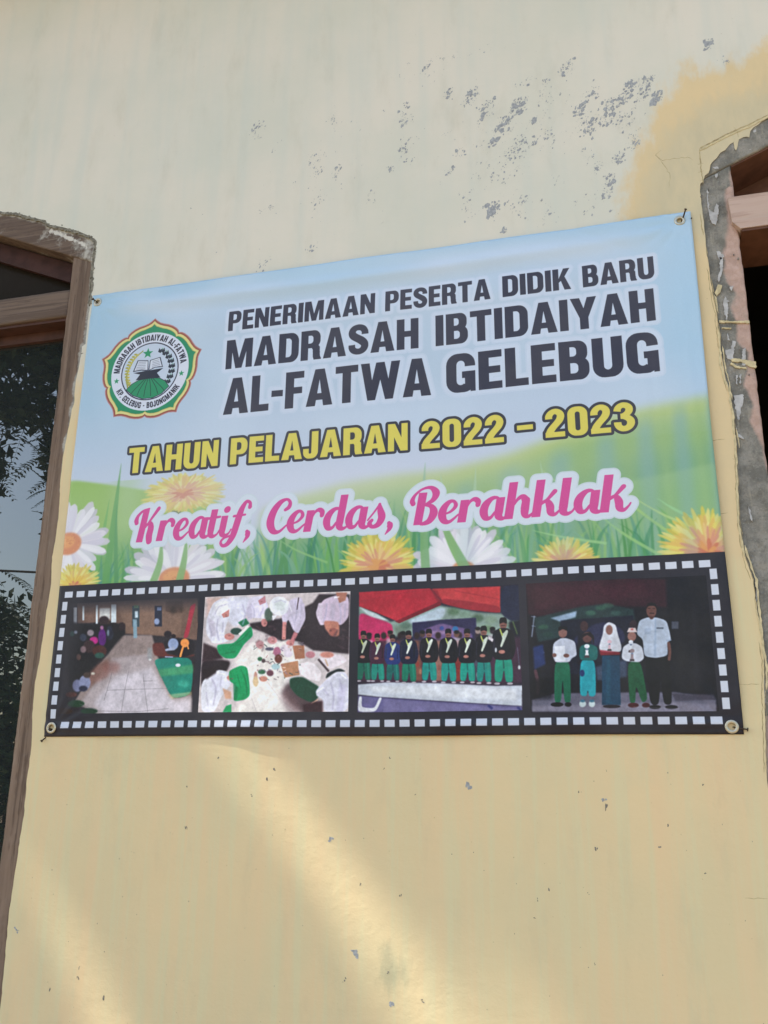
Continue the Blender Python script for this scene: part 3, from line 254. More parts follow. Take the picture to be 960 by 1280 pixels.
["a9a3bd",3,0.55,[822.1,1132.9,820.9,1174.3,823.6,1174.6,824.9,1133.2]],
["a9a3bd",3,0.55,[793.3,1163.5,805.5,1194.9,808.0,1194.2,795.9,1162.8]],
["a9a3bd",3,0.55,[899.7,1130.8,897.9,1161.4,890.6,1186.6,894.8,1187.9,902.2,1162.3,904.0,1131.3]],
["a9a3bd",3,0.55,[937.3,1132.8,943.3,1163.6,941.3,1193.8,945.5,1194.3,947.5,1163.6,941.5,1132.3]],
["a9a3bd",3,0.55,[956.5,1138.3,954.7,1179.1,957.9,1179.4,959.7,1138.6]],
["a9a3bd",3,0.55,[547.2,1342.5,565.8,1372.4,558.0,1422.1,563.0,1423.0,570.8,1372.2,551.6,1340.5]],
["a9a3bd",3,0.55,[581.0,1336.7,577.4,1367.1,580.8,1367.7,584.4,1337.3]],
["a9a3bd",3,0.55,[533.7,1382.1,542.1,1422.5,545.4,1422.2,537.0,1381.7]],
["a9a3bd",3,0.55,[916.2,1358.8,927.6,1397.7,923.4,1436.0,928.0,1436.6,932.2,1397.5,920.8,1357.8]],
["a9a3bd",3,0.55,[942.6,1349.3,953.8,1388.6,957.3,1387.8,946.1,1348.6]],
["a9a3bd",3,0.55,[896.9,1378.4,913.1,1398.2,915.5,1396.5,899.3,1376.7]],
["a9a3bd",3,0.55,[738.5,1125.6,759.8,1118.7,776.1,1127.1,777.3,1124.8,759.7,1116.1,737.4,1123.1]],
["a9a3bd",3,0.55,[634.7,1126.3,647.6,1157.7,638.2,1188.0,643.6,1189.8,653.2,1157.9,640.0,1124.9]],
["f4f3f8",2,0.7,[569.5,1124.2,589.2,1119.6,588.2,1117.0,568.5,1121.6]],
["f4f3f8",2,0.7,[554.1,1138.9,561.7,1123.2,559.0,1121.9,551.5,1137.6]],
["f4f3f8",2,0.7,[780.4,1121.4,792.7,1153.2,795.8,1152.3,783.5,1120.5]],
["f4f3f8",2,0.7,[923.2,1117.9,939.2,1116.0,938.7,1112.9,922.6,1114.8]],
["f4f3f8",2,0.7,[593.8,1330.4,565.5,1324.7,565.0,1328.2,593.3,1333.9]],
["f4f3f8",2,0.7,[948.1,1338.1,964.0,1350.6,966.3,1348.0,950.4,1335.5]],
["f4f3f8",2,0.7,[878.4,1388.2,898.9,1373.9,897.0,1371.5,876.4,1385.9]],
["8a5452",2,0.6,[588.1,1155.5,587.8,1156.3,586.8,1156.8,585.4,1157.0,584.0,1156.7,582.9,1156.1,582.4,1155.3,582.8,1154.5,583.8,1154.0,585.2,1153.8,586.6,1154.1,587.7,1154.7]],
["8a5452",2,0.6,[591.9,1160.9,591.3,1161.7,589.7,1162.2,587.4,1162.3,585.1,1162.1,583.4,1161.4,582.8,1160.6,583.3,1159.8,585.0,1159.3,587.2,1159.2,589.5,1159.5,591.2,1160.1]],
["8a5452",2,0.6,[702.7,1120.3,702.3,1121.4,700.9,1122.1,698.9,1122.3,697.0,1121.9,695.5,1121.1,694.9,1120.0,695.4,1119.0,696.8,1118.2,698.7,1118.0,700.7,1118.4,702.2,1119.2]],
["8a5452",2,0.6,[605.6,1219.1,605.0,1220.1,603.2,1220.8,600.7,1221.0,598.1,1220.7,596.2,1219.9,595.5,1218.8,596.1,1217.8,597.9,1217.1,600.4,1216.9,603.0,1217.2,604.9,1218.0]],
["8a5452",2,0.6,[717.1,1186.3,716.6,1187.6,715.2,1188.5,713.3,1188.8,711.3,1188.4,709.9,1187.4,709.3,1186.0,709.8,1184.8,711.1,1183.9,713.1,1183.6,715.0,1184.0,716.5,1185.0]],
["8a5452",2,0.6,[776.0,1229.5,775.7,1230.8,774.5,1231.7,772.9,1231.9,771.2,1231.6,770.0,1230.6,769.5,1229.3,769.9,1228.0,771.0,1227.1,772.7,1226.8,774.3,1227.2,775.6,1228.2]],
["8a5452",2,0.6,[799.0,1248.0,798.6,1249.3,797.2,1250.2,795.3,1250.5,793.4,1250.1,792.0,1249.1,791.5,1247.8,791.9,1246.5,793.3,1245.7,795.1,1245.4,797.1,1245.8,798.5,1246.7]],
["8a5452",2,0.6,[932.7,1209.0,931.7,1210.2,929.0,1211.0,925.3,1211.2,921.6,1210.8,918.8,1209.8,917.8,1208.5,918.8,1207.2,921.5,1206.4,925.2,1206.2,928.9,1206.6,931.6,1207.7]],
["8a5452",2,0.6,[621.0,1345.4,620.4,1346.4,618.4,1347.1,615.6,1347.3,612.8,1347.0,610.8,1346.2,609.9,1345.2,610.6,1344.2,612.6,1343.5,615.4,1343.2,618.2,1343.6,620.2,1344.3]],
["8a5452",2,0.6,[708.1,1250.6,707.4,1251.6,705.4,1252.3,702.6,1252.5,699.9,1252.1,697.8,1251.3,697.0,1250.2,697.7,1249.2,699.7,1248.5,702.4,1248.3,705.2,1248.7,707.3,1249.5]],
["8a5452",2,0.6,[745.9,1238.8,745.2,1239.8,743.2,1240.5,740.5,1240.7,737.8,1240.4,735.7,1239.6,734.9,1238.5,735.6,1237.5,737.6,1236.8,740.3,1236.6,743.1,1237.0,745.1,1237.8]],
["0c6a44",3,0.6,[606.2,1251.6,644.4,1231.9,668.3,1206.5,665.7,1204.3,642.2,1229.4,604.3,1248.9]],
["0c6a44",3,0.6,[590.1,1272.1,623.4,1267.8,622.6,1264.7,589.3,1269.0]],
["0c6a44",3,0.6,[640.9,1318.5,659.4,1354.0,664.3,1393.9,668.1,1393.8,663.1,1353.3,644.4,1317.2]],
["0c6a44",3,0.6,[630.9,1333.2,644.3,1373.9,647.4,1373.2,634.1,1332.6]],
["3cc088",2.5,0.5,[616.9,1246.2,649.0,1221.2,647.5,1219.6,615.4,1244.6]],
["3cc088",2.5,0.5,[652.4,1313.2,669.5,1374.1,671.6,1373.7,654.5,1312.8]],
["4a5a58",1.5,0.7,[811.7,1330.7,822.6,1330.7,822.5,1329.1,811.6,1329.1]],
["6a5458",1.5,0.7,[713.5,1337.6,713.3,1336.8,711.0,1337.0,711.2,1337.8]],
["6a5458",1.5,0.7,[828.7,1350.6,825.2,1345.2,823.7,1346.1,827.1,1351.4]],
["e8dcd8",1.5,0.7,[723.5,1303.5,722.9,1304.8,726.7,1306.5,727.3,1305.2]],
["4a5a58",1.5,0.7,[723.7,1253.9,713.4,1245.7,711.5,1247.8,721.8,1255.9]],
["8a7a90",1.5,0.7,[779.0,1328.6,785.0,1335.5,788.2,1333.2,782.2,1326.3]],
["4a5a58",1.5,0.7,[805.6,1335.3,794.5,1329.4,792.8,1332.3,804.0,1338.2]],
["8a7a90",1.5,0.7,[736.1,1261.2,743.6,1254.8,742.3,1253.6,734.9,1260.0]],
["a87a80",1.5,0.7,[726.5,1349.8,715.3,1343.8,714.3,1345.5,725.5,1351.5]],
["a87a80",1.5,0.7,[757.0,1286.9,761.1,1284.4,759.9,1282.7,755.8,1285.2]],
["c9a090",1.5,0.7,[772.1,1291.9,771.2,1291.7,770.9,1293.2,771.8,1293.4]],
["4a5a58",1.5,0.7,[756.6,1307.9,764.9,1303.1,763.2,1300.8,755.0,1305.6]],
["8a7a90",1.5,0.7,[758.2,1317.3,755.7,1325.2,758.2,1326.0,760.6,1318.1]],
["8a7a90",1.5,0.7,[728.7,1321.8,738.1,1324.5,739.0,1321.1,729.6,1318.4]],
["8a7a90",1.5,0.7,[706.7,1320.4,700.8,1324.1,702.6,1326.5,708.5,1322.8]],
["8a7a90",1.5,0.7,[825.8,1248.3,835.5,1244.3,834.7,1242.8,825.1,1246.8]],
["4a5a58",1.5,0.7,[742.0,1296.7,730.4,1302.2,731.5,1304.1,743.1,1298.6]],
["e8dcd8",1.5,0.7,[766.2,1335.3,772.7,1338.7,773.8,1336.8,767.3,1333.4]],
["e8dcd8",1.5,0.7,[717.8,1318.3,728.7,1320.6,729.1,1318.5,718.1,1316.2]],
["c9a090",1.5,0.7,[788.7,1331.5,781.5,1328.9,780.9,1330.6,788.1,1333.2]],
["a87a80",1.5,0.7,[818.8,1322.6,822.3,1329.1,824.3,1328.3,820.9,1321.7]],
["8a7a90",1.5,0.7,[715.0,1321.1,723.6,1329.2,725.2,1327.7,716.6,1319.6]],
["6a5458",1.5,0.7,[823.4,1261.3,822.3,1264.6,825.4,1265.7,826.5,1262.4]],
["6a5458",1.5,0.7,[823.9,1350.3,819.3,1348.3,818.7,1349.7,823.3,1351.7]],
["a87a80",1.5,0.7,[794.2,1337.7,786.1,1332.2,784.9,1333.9,793.0,1339.3]],
["6a5458",1.5,0.7,[746.8,1348.1,755.7,1350.5,756.2,1348.5,747.2,1346.2]],
["a87a80",1.5,0.7,[797.0,1268.3,797.9,1262.3,795.1,1261.8,794.3,1267.8]],
["e8dcd8",1.5,0.7,[783.5,1322.2,773.4,1327.2,774.5,1328.9,784.6,1324.0]],
["c9a090",1.5,0.7,[704.6,1256.0,698.1,1258.0,699.5,1261.2,706.0,1259.1]],
["c9a090",1.5,0.7,[769.5,1283.4,769.6,1280.9,767.2,1280.6,767.1,1283.2]],
["6a5458",1.5,0.7,[765.6,1278.0,773.7,1285.9,776.0,1283.8,767.9,1275.9]],
["4a5a58",1.5,0.7,[690.1,1254.3,679.4,1261.4,680.7,1263.0,691.4,1255.9]],
["e8dcd8",1.5,0.7,[702.1,1265.8,695.3,1257.8,692.5,1259.7,699.3,1267.7]],
["e8dcd8",1.5,0.7,[772.7,1316.5,781.8,1317.3,781.8,1314.6,772.8,1313.8]],
["a87a80",1.5,0.7,[767.3,1311.7,776.3,1309.8,775.1,1306.1,766.1,1308.1]],
["8a7a90",1.5,0.7,[770.4,1327.0,762.1,1325.8,761.9,1328.1,770.1,1329.4]],
["e8dcd8",1.5,0.7,[740.0,1351.4,728.2,1353.2,729.1,1356.9,740.9,1355.1]],
["c9a090",1.5,0.7,[785.4,1256.8,791.4,1259.2,792.5,1256.2,786.5,1253.9]],
["8a7a90",1.5,0.7,[781.7,1292.0,778.5,1291.3,778.2,1293.1,781.4,1293.7]],
["a87a80",1.5,0.7,[721.5,1287.1,726.6,1279.2,724.7,1278.0,719.6,1285.9]],
["6a5458",1.5,0.7,[757.7,1342.9,761.7,1345.2,762.8,1343.4,758.8,1341.1]],
["a87a80",1.5,0.7,[742.1,1269.1,739.7,1275.4,743.5,1277.0,746.0,1270.6]],
["e8dcd8",1.5,0.7,[780.3,1246.9,771.4,1240.2,770.1,1241.8,779.0,1248.5]],
["a87a80",1.5,0.7,[696.2,1319.3,693.2,1322.5,696.5,1325.2,699.5,1322.0]],
["6a5458",1.5,0.7,[750.3,1304.1,743.4,1296.3,741.8,1297.5,748.7,1305.3]],
["6a5458",1.5,0.7,[729.9,1297.1,718.4,1296.5,718.4,1298.8,729.9,1299.3]],
["c9a090",1.5,0.7,[815.9,1291.9,825.2,1294.3,825.8,1291.4,816.6,1289.1]],
["4a5a58",1.5,0.7,[741.4,1290.6,735.5,1288.6,734.6,1291.4,740.5,1293.4]],
["8a7a90",1.5,0.7,[767.3,1260.8,774.3,1261.1,774.2,1258.2,767.2,1257.9]],
["6a5458",1.5,0.7,[699.1,1289.4,700.7,1294.4,703.1,1293.9,701.5,1288.9]],
["8a7a90",1.5,0.7,[759.4,1275.5,764.2,1280.0,766.9,1277.4,762.1,1272.9]],
["a87a80",1.5,0.7,[725.5,1300.6,737.6,1306.3,738.5,1304.4,726.4,1298.7]],
["8a7a90",1.5,0.7,[827.9,1253.8,836.2,1251.9,835.3,1249.2,827.0,1251.0]],
["4a5a58",1.5,0.7,[779.0,1343.6,778.8,1347.1,781.7,1347.4,782.0,1343.9]],
["c9a090",1.5,0.7,[818.8,1262.5,828.0,1262.6,827.9,1260.3,818.7,1260.3]],
["a87a80",1.5,0.7,[708.4,1348.0,703.3,1341.1,699.8,1343.2,704.9,1350.1]],
["4a5a58",1.5,0.7,[827.4,1306.9,822.8,1307.4,823.4,1310.5,828.0,1310.0]],
["6a5458",1.5,0.7,[697.9,1307.8,693.5,1307.3,693.4,1309.4,697.8,1309.8]],
["8a7a90",1.5,0.7,[773.4,1266.2,766.1,1261.0,763.6,1264.1,771.0,1269.3]],
["4a5a58",1.5,0.7,[725.2,1348.1,733.6,1351.7,734.3,1350.3,725.8,1346.7]],
["5a444c",4,0.5,[793.4,1203.9,776.8,1190.5,774.2,1193.5,790.7,1206.9]],
["5a444c",4,0.5,[715.9,1226.9,726.0,1225.1,724.4,1219.2,714.3,1221.0]],
["241c22",4,0.5,[847.0,1208.2,853.7,1199.7,849.4,1196.5,842.7,1205.1]],
["5a444c",4,0.5,[718.9,1238.8,725.5,1229.2,720.6,1226.0,714.0,1235.6]],
["5a444c",4,0.5,[960.7,1234.2,978.2,1242.0,980.5,1236.7,963.0,1229.0]],
["5a444c",4,0.5,[958.2,1262.8,937.2,1251.0,934.9,1254.9,955.9,1266.7]],
["4a3a44",4,0.5,[929.7,1219.6,922.0,1227.5,927.4,1232.4,935.1,1224.5]],
["4a3a44",4,0.5,[886.4,1267.4,887.5,1266.7,884.3,1262.3,883.2,1262.9]],
["6a4e54",4,0.5,[748.2,1233.9,739.3,1222.4,735.0,1225.2,743.9,1236.6]],
["6a4e54",4,0.5,[708.8,1252.4,704.2,1266.7,710.4,1268.9,715.0,1254.6]],
["4a3a44",4,0.5,[753.7,1225.5,754.4,1239.5,758.1,1239.6,757.4,1225.6]],
["5a444c",4,0.5,[947.8,1227.8,956.9,1232.2,958.9,1228.1,949.8,1223.6]],
["241c22",4,0.5,[915.5,1208.5,911.3,1212.0,914.8,1215.9,919.1,1212.5]],
["241c22",4,0.5,[815.3,1246.9,832.9,1255.0,835.4,1249.8,817.8,1241.6]],
["241c22",4,0.5,[683.5,1257.4,685.3,1249.4,681.9,1248.5,680.1,1256.5]],
["5a444c",4,0.5,[742.3,1192.4,722.4,1192.3,722.9,1198.1,742.8,1198.2]],
["4a3a44",4,0.5,[934.9,1208.5,928.2,1219.6,932.9,1222.4,939.7,1211.3]],
["241c22",4,0.5,[915.2,1242.7,921.6,1250.1,924.0,1248.2,917.6,1240.9]],
["6a4e54",4,0.5,[739.3,1201.9,742.2,1208.2,748.6,1206.1,745.8,1199.7]],
["4a3a44",4,0.5,[885.8,1205.5,876.5,1190.5,871.2,1193.2,880.5,1208.3]],
["6a4e54",4,0.5,[945.7,1210.5,962.9,1215.0,963.6,1211.6,946.5,1207.1]],
["6a4e54",4,0.5,[826.2,1207.0,838.6,1198.9,836.4,1196.0,824.0,1204.1]],
["6a4e54",4,0.5,[696.0,1231.6,682.2,1240.5,685.9,1245.2,699.7,1236.4]],
["241c22",4,0.5,[825.6,1235.6,806.9,1231.0,805.5,1237.5,824.2,1242.1]],
["6a4e54",4,0.5,[683.7,1194.1,699.4,1206.3,702.1,1203.1,686.5,1190.9]],
["5a444c",4,0.5,[958.0,1235.7,939.2,1228.4,936.9,1234.8,955.6,1242.0]],
["b9afb2",1.5,0.6,[726.2,1355.3,782.9,1420.6,815.7,1443.0,816.6,1441.9,784.0,1419.6,727.4,1354.4]],
["b9afb2",1.5,0.5,[679.3,1399.3,697.8,1441.6,699.4,1441.1,680.9,1398.8]]],"ph3":[["2e2838",1.5,1.0,[983.5,1070.1,1476.8,1093.3,1463.5,1455.6,990.3,1451.5]],
["8fa39a",6,1.0,[998.6,1141.0,1094.5,1192.4,1233.1,1150.4,1347.1,1175.6,1448.4,1184.5,1461.3,1245.5,1000.1,1231.3]],
["c3d3e0",6,1.0,[1137.4,1193.9,1233.0,1155.6,1254.0,1161.6,1243.1,1192.4,1158.7,1205.0]],
["d0dadd",4,1.0,[1001.4,1146.5,1051.0,1167.0,1089.1,1189.5,1034.8,1179.7]],
["5d7a5e",8,0.9,[1292.4,1170.9,1290.0,1176.5,1283.4,1180.4,1274.6,1181.6,1265.8,1179.8,1259.3,1175.4,1257.0,1169.6,1259.5,1163.9,1266.0,1160.0,1274.9,1158.8,1283.7,1160.7,1290.1,1165.1]],
["7f9a88",8,0.9,[1323.3,1179.8,1320.8,1185.4,1314.4,1189.3,1305.6,1190.5,1296.8,1188.7,1290.4,1184.3,1288.1,1178.5,1290.6,1172.9,1297.1,1169.0,1306.0,1167.8,1314.7,1169.7,1321.1,1174.1]],
["56705a",8,0.9,[1359.0,1191.4,1356.5,1196.9,1350.1,1200.8,1341.3,1202.0,1332.7,1200.2,1326.4,1195.9,1324.1,1190.1,1326.6,1184.6,1333.1,1180.7,1341.8,1179.5,1350.5,1181.3,1356.8,1185.7]],
["8aa08c",8,0.9,[1394.5,1197.8,1392.0,1203.3,1385.6,1207.2,1376.9,1208.4,1368.3,1206.6,1362.1,1202.3,1359.9,1196.6,1362.3,1191.0,1368.8,1187.1,1377.5,1185.9,1386.1,1187.8,1392.3,1192.1]],
["7c8f80",8,0.9,[1139.6,1214.8,1137.2,1220.4,1130.5,1224.4,1121.5,1225.7,1112.4,1223.8,1105.7,1219.4,1103.2,1213.6,1105.7,1207.9,1112.3,1204.0,1121.4,1202.7,1130.5,1204.6,1137.2,1209.0]],
["60786a",8,0.9,[1155.5,1204.9,1153.1,1210.6,1146.5,1214.5,1137.5,1215.8,1128.4,1213.9,1121.7,1209.5,1119.3,1203.7,1121.7,1198.0,1128.4,1194.0,1137.4,1192.8,1146.5,1194.7,1153.1,1199.1]],
["6a8060",8,0.9,[1459.4,1215.3,1456.9,1220.7,1450.5,1224.6,1442.0,1225.8,1433.5,1224.0,1427.4,1219.7,1425.3,1214.1,1427.8,1208.6,1434.2,1204.8,1442.7,1203.6,1451.2,1205.4,1457.3,1209.6]],
["708a6a",8,0.9,[1383.6,1222.8,1381.2,1228.3,1374.8,1232.2,1366.1,1233.4,1357.5,1231.7,1351.3,1227.4,1349.1,1221.7,1351.5,1216.2,1358.0,1212.3,1366.7,1211.1,1375.3,1212.9,1381.5,1217.2]],
["c7346a",4,1.0,[998.3,1159.7,1040.2,1177.2,1099.9,1197.8,1099.1,1244.7,1062.8,1269.6,1000.1,1267.9]],
["ba3040",3,1.0,[998.5,1102.3,1207.0,1100.8,1238.4,1140.1,1116.0,1193.1,1051.0,1164.4,999.2,1143.7]],
["c94448",3,1.0,[1212.3,1102.1,1406.3,1104.5,1404.2,1177.7,1316.4,1164.1,1243.7,1140.3]],
["8f2434",4,0.8,[1207.0,1101.9,1228.2,1108.1,1243.7,1143.0,1233.1,1150.4]],
["a02a38",3,1.0,[1243.8,1129.8,1404.7,1159.8,1404.1,1180.3,1306.0,1164.7,1238.4,1145.4]],
["7f2030",2.5,1.0,[1105.3,1191.7,1233.2,1139.9,1239.4,1149.6,1118.7,1197.4]],
["a33040",3,0.6,[999.2,1131.6,1137.6,1110.7,1212.4,1106.1,1212.2,1103.4,1137.1,1108.1,998.7,1129.0]],
["9c2c3a",3,0.6,[1275.3,1111.5,1404.9,1143.0,1405.5,1140.5,1275.9,1108.9]],
["242a46",4,1.0,[1407.8,1103.6,1473.9,1103.5,1470.4,1200.5,1432.7,1204.2,1405.5,1182.9]],
["151c2c",6,1.0,[1427.6,1204.0,1470.4,1200.5,1463.9,1378.7,1432.1,1375.7]],
["343055",3,1.0,[1156.1,1197.1,1232.7,1192.0,1336.5,1189.6,1337.8,1246.8,1293.6,1286.0,1158.6,1282.4]],
["76608c",3.5,1.0,[1185.1,1237.0,1190.4,1216.5,1211.5,1209.4,1240.4,1201.6,1274.2,1211.5,1305.1,1217.7,1325.3,1236.2,1325.0,1251.4,1185.0,1244.7]],
["4a5a9c",2,1.0,[1246.5,1215.8,1245.7,1218.8,1243.3,1221.0,1240.2,1221.7,1237.1,1220.8,1234.8,1218.5,1234.0,1215.3,1234.9,1212.3,1237.2,1210.1,1240.3,1209.4,1243.5,1210.3,1245.7,1212.6]],
["3c7ab0",2,1.0,[1286.5,1219.6,1285.3,1223.7,1282.2,1226.6,1278.1,1227.6,1273.9,1226.3,1270.9,1223.2,1269.9,1219.1,1271.1,1215.0,1274.1,1212.1,1278.3,1211.2,1282.4,1212.4,1285.4,1215.5]],
["b79ab8",4,0.5,[1211.4,1222.3,1294.6,1225.0,1294.5,1234.2,1211.4,1230.6]],
["54304a",10,0.8,[1000.1,1267.9,1461.3,1245.5,1456.7,1373.7,1001.6,1358.2]],
["8a5a4a",6,0.9,[1155.5,1246.4,1181.9,1247.2,1183.5,1358.9,1155.4,1360.9]],
["3a2a2c",4,1.0,[1177.7,1234.2,1176.6,1239.3,1173.5,1243.0,1169.2,1244.2,1165.0,1242.7,1161.9,1238.8,1160.8,1233.6,1162.0,1228.5,1165.1,1224.8,1169.3,1223.6,1173.5,1225.1,1176.6,1229.0]],
["a0786a",6,0.9,[1216.0,1248.2,1242.0,1249.0,1242.9,1360.0,1215.1,1362.0]],
["3a2a2c",4,1.0,[1238.0,1236.0,1236.8,1241.1,1233.7,1244.8,1229.5,1246.0,1225.4,1244.5,1222.4,1240.7,1221.3,1235.5,1222.4,1230.4,1225.5,1226.7,1229.7,1225.5,1233.9,1227.0,1236.9,1230.9]],
["8a3a34",6,0.9,[1275.7,1250.0,1301.4,1250.7,1301.5,1361.1,1274.0,1363.1]],
["3a2a2c",4,1.0,[1297.5,1237.9,1296.3,1242.9,1293.2,1246.6,1289.1,1247.8,1285.0,1246.3,1282.0,1242.5,1281.0,1237.4,1282.2,1232.3,1285.3,1228.7,1289.4,1227.4,1293.5,1228.9,1296.5,1232.8]],
["6a3a4a",6,0.9,[1107.7,1245.0,1134.3,1245.8,1136.5,1358.1,1108.2,1360.1]],
["3a2a2c",4,1.0,[1130.0,1232.7,1128.9,1237.8,1125.8,1241.5,1121.5,1242.8,1117.3,1241.3,1114.1,1237.4,1113.0,1232.2,1114.1,1227.0,1117.2,1223.3,1121.5,1222.0,1125.7,1223.6,1128.9,1227.5]],
["4a3040",6,0.9,[1059.4,1243.5,1086.3,1244.3,1089.1,1357.2,1060.5,1359.2]],
["3a2a2c",4,1.0,[1081.9,1231.2,1080.8,1236.4,1077.6,1240.1,1073.3,1241.3,1069.0,1239.8,1065.8,1235.9,1064.6,1230.6,1065.7,1225.5,1068.9,1221.7,1073.2,1220.5,1077.5,1222.0,1080.7,1225.9]],
["4a5060",6,0.9,[1327.0,1251.5,1352.5,1252.3,1351.9,1362.0,1324.7,1364.0]],
["3a2a2c",4,1.0,[1348.7,1239.5,1347.5,1244.5,1344.4,1248.1,1340.3,1249.4,1336.3,1247.9,1333.4,1244.1,1332.4,1239.0,1333.6,1233.9,1336.6,1230.3,1340.8,1229.1,1344.8,1230.6,1347.7,1234.4]],
["3a2a30",3,1.0,[1038.2,1232.4,1037.1,1237.1,1034.2,1240.5,1030.1,1241.6,1026.1,1240.2,1023.0,1236.7,1021.9,1231.9,1022.9,1227.3,1025.8,1223.9,1029.9,1222.8,1034.0,1224.1,1037.0,1227.7]],
["1c181c",3,1.0,[1038.1,1226.2,1037.0,1228.7,1034.1,1230.6,1030.0,1231.1,1025.9,1230.3,1022.9,1228.3,1021.8,1225.6,1022.8,1223.1,1025.8,1221.2,1029.9,1220.7,1034.0,1221.5,1037.0,1223.5]],
["c7c2c8",5,0.7,[1019.3,1242.3,1041.0,1243.0,1044.8,1289.8,1017.8,1289.1]],
["6a4a44",3,1.0,[1100.1,1228.1,1099.0,1232.8,1096.1,1236.1,1092.1,1237.2,1088.1,1235.8,1085.1,1232.3,1084.0,1227.6,1085.0,1222.9,1088.0,1219.6,1092.0,1218.5,1096.0,1219.9,1099.0,1223.4]],
["1c181c",3,1.0,[1100.1,1221.9,1099.0,1224.4,1096.1,1226.2,1092.0,1226.8,1088.0,1226.0,1085.0,1224.0,1084.0,1221.3,1085.0,1218.8,1088.0,1216.9,1092.0,1216.4,1096.0,1217.2,1099.0,1219.2]],
["c7c2c8",5,0.7,[1081.4,1237.9,1102.8,1238.6,1106.2,1285.2,1079.6,1284.5]],
["3a2c34",3,1.0,[1137.5,1231.4,1136.4,1236.0,1133.5,1239.3,1129.5,1240.4,1125.5,1239.1,1122.6,1235.6,1121.5,1230.9,1122.6,1226.2,1125.5,1222.9,1129.5,1221.8,1133.5,1223.1,1136.4,1226.7]],
["1c181c",3,1.0,[1137.5,1225.1,1136.4,1227.7,1133.5,1229.5,1129.5,1230.1,1125.5,1229.2,1122.6,1227.3,1121.5,1224.6,1122.5,1222.1,1125.5,1220.2,1129.5,1219.7,1133.5,1220.5,1136.4,1222.5]],
["40384a",5,0.7,[1118.9,1241.2,1140.1,1241.8,1143.3,1288.2,1116.9,1287.5]],
["5a4440",3,1.0,[1193.0,1231.0,1191.9,1235.6,1189.0,1238.9,1185.1,1240.1,1181.1,1238.7,1178.2,1235.2,1177.2,1230.5,1178.3,1225.9,1181.2,1222.6,1185.1,1221.5,1189.1,1222.9,1192.0,1226.4]],
["1c181c",3,1.0,[1193.0,1224.8,1192.0,1227.4,1189.1,1229.2,1185.1,1229.7,1181.2,1228.9,1178.3,1226.9,1177.2,1224.3,1178.3,1221.8,1181.2,1220.0,1185.2,1219.4,1189.1,1220.2,1192.0,1222.2]],
["40384a",5,0.7,[1174.5,1240.8,1195.6,1241.4,1198.4,1287.5,1172.3,1286.9]],
["7a5a50",3,1.0,[1289.3,1234.1,1288.2,1238.6,1285.3,1241.9,1281.4,1243.0,1277.6,1241.7,1274.8,1238.2,1273.8,1233.6,1274.9,1229.0,1277.8,1225.7,1281.7,1224.6,1285.6,1226.0,1288.4,1229.4]],
["1c181c",3,1.0,[1289.4,1227.9,1288.3,1230.5,1285.5,1232.2,1281.6,1232.8,1277.7,1232.0,1274.9,1230.0,1273.9,1227.4,1275.0,1224.9,1277.9,1223.1,1281.8,1222.6,1285.6,1223.4,1288.4,1225.3]],
["c7c2c8",5,0.7,[1271.1,1243.7,1291.7,1244.3,1294.1,1290.0,1268.4,1289.3]],
["a89490",3,1.0,[1348.5,1226.8,1347.3,1231.3,1344.5,1234.6,1340.6,1235.7,1336.8,1234.3,1334.1,1230.9,1333.1,1226.3,1334.3,1221.7,1337.1,1218.5,1341.0,1217.4,1344.8,1218.7,1347.5,1222.2]],
["1c181c",3,1.0,[1348.6,1220.7,1347.5,1223.2,1344.7,1225.0,1340.8,1225.5,1337.0,1224.7,1334.2,1222.7,1333.3,1220.2,1334.4,1217.7,1337.2,1215.9,1341.1,1215.3,1344.9,1216.1,1347.6,1218.1]],
["40384a",5,0.7,[1330.4,1236.4,1350.8,1237.0,1352.8,1282.5,1327.4,1281.8]],
["3a3038",3,1.0,[1389.1,1228.1,1387.9,1232.6,1385.1,1235.9,1381.2,1237.0,1377.5,1235.6,1374.8,1232.2,1373.9,1227.6,1375.0,1223.1,1377.9,1219.8,1381.7,1218.7,1385.5,1220.1,1388.2,1223.5]],
["1c181c",3,1.0,[1389.2,1222.0,1388.2,1224.5,1385.3,1226.3,1381.5,1226.8,1377.7,1226.0,1375.0,1224.1,1374.0,1221.5,1375.1,1219.0,1378.0,1217.2,1381.8,1216.7,1385.6,1217.5,1388.3,1219.4]],
["c7c2c8",5,0.7,[1371.1,1237.6,1391.3,1238.3,1393.1,1283.6,1367.9,1282.9]],
["d0a070",3,0.7,[1168.1,1287.8,1167.5,1291.9,1166.0,1294.8,1163.9,1295.8,1161.8,1294.7,1160.2,1291.7,1159.7,1287.6,1160.2,1283.5,1161.8,1280.5,1163.9,1279.5,1166.0,1280.7,1167.5,1283.7]],
["a04038",3,0.7,[1175.9,1313.4,1175.3,1317.5,1173.7,1320.4,1171.7,1321.4,1169.6,1320.3,1168.0,1317.3,1167.5,1313.2,1168.1,1309.2,1169.6,1306.2,1171.7,1305.2,1173.8,1306.3,1175.3,1309.3]],
["c09070",3,0.7,[1183.6,1333.8,1183.0,1337.8,1181.5,1340.7,1179.4,1341.8,1177.3,1340.7,1175.8,1337.7,1175.3,1333.6,1175.8,1329.6,1177.4,1326.7,1179.5,1325.6,1181.6,1326.8,1183.1,1329.8]],
["c9b8b0",3,0.7,[1230.7,1289.4,1230.1,1293.4,1228.5,1296.4,1226.5,1297.4,1224.4,1296.3,1222.9,1293.2,1222.4,1289.2,1223.0,1285.1,1224.5,1282.2,1226.6,1281.2,1228.7,1282.3,1230.2,1285.3]],
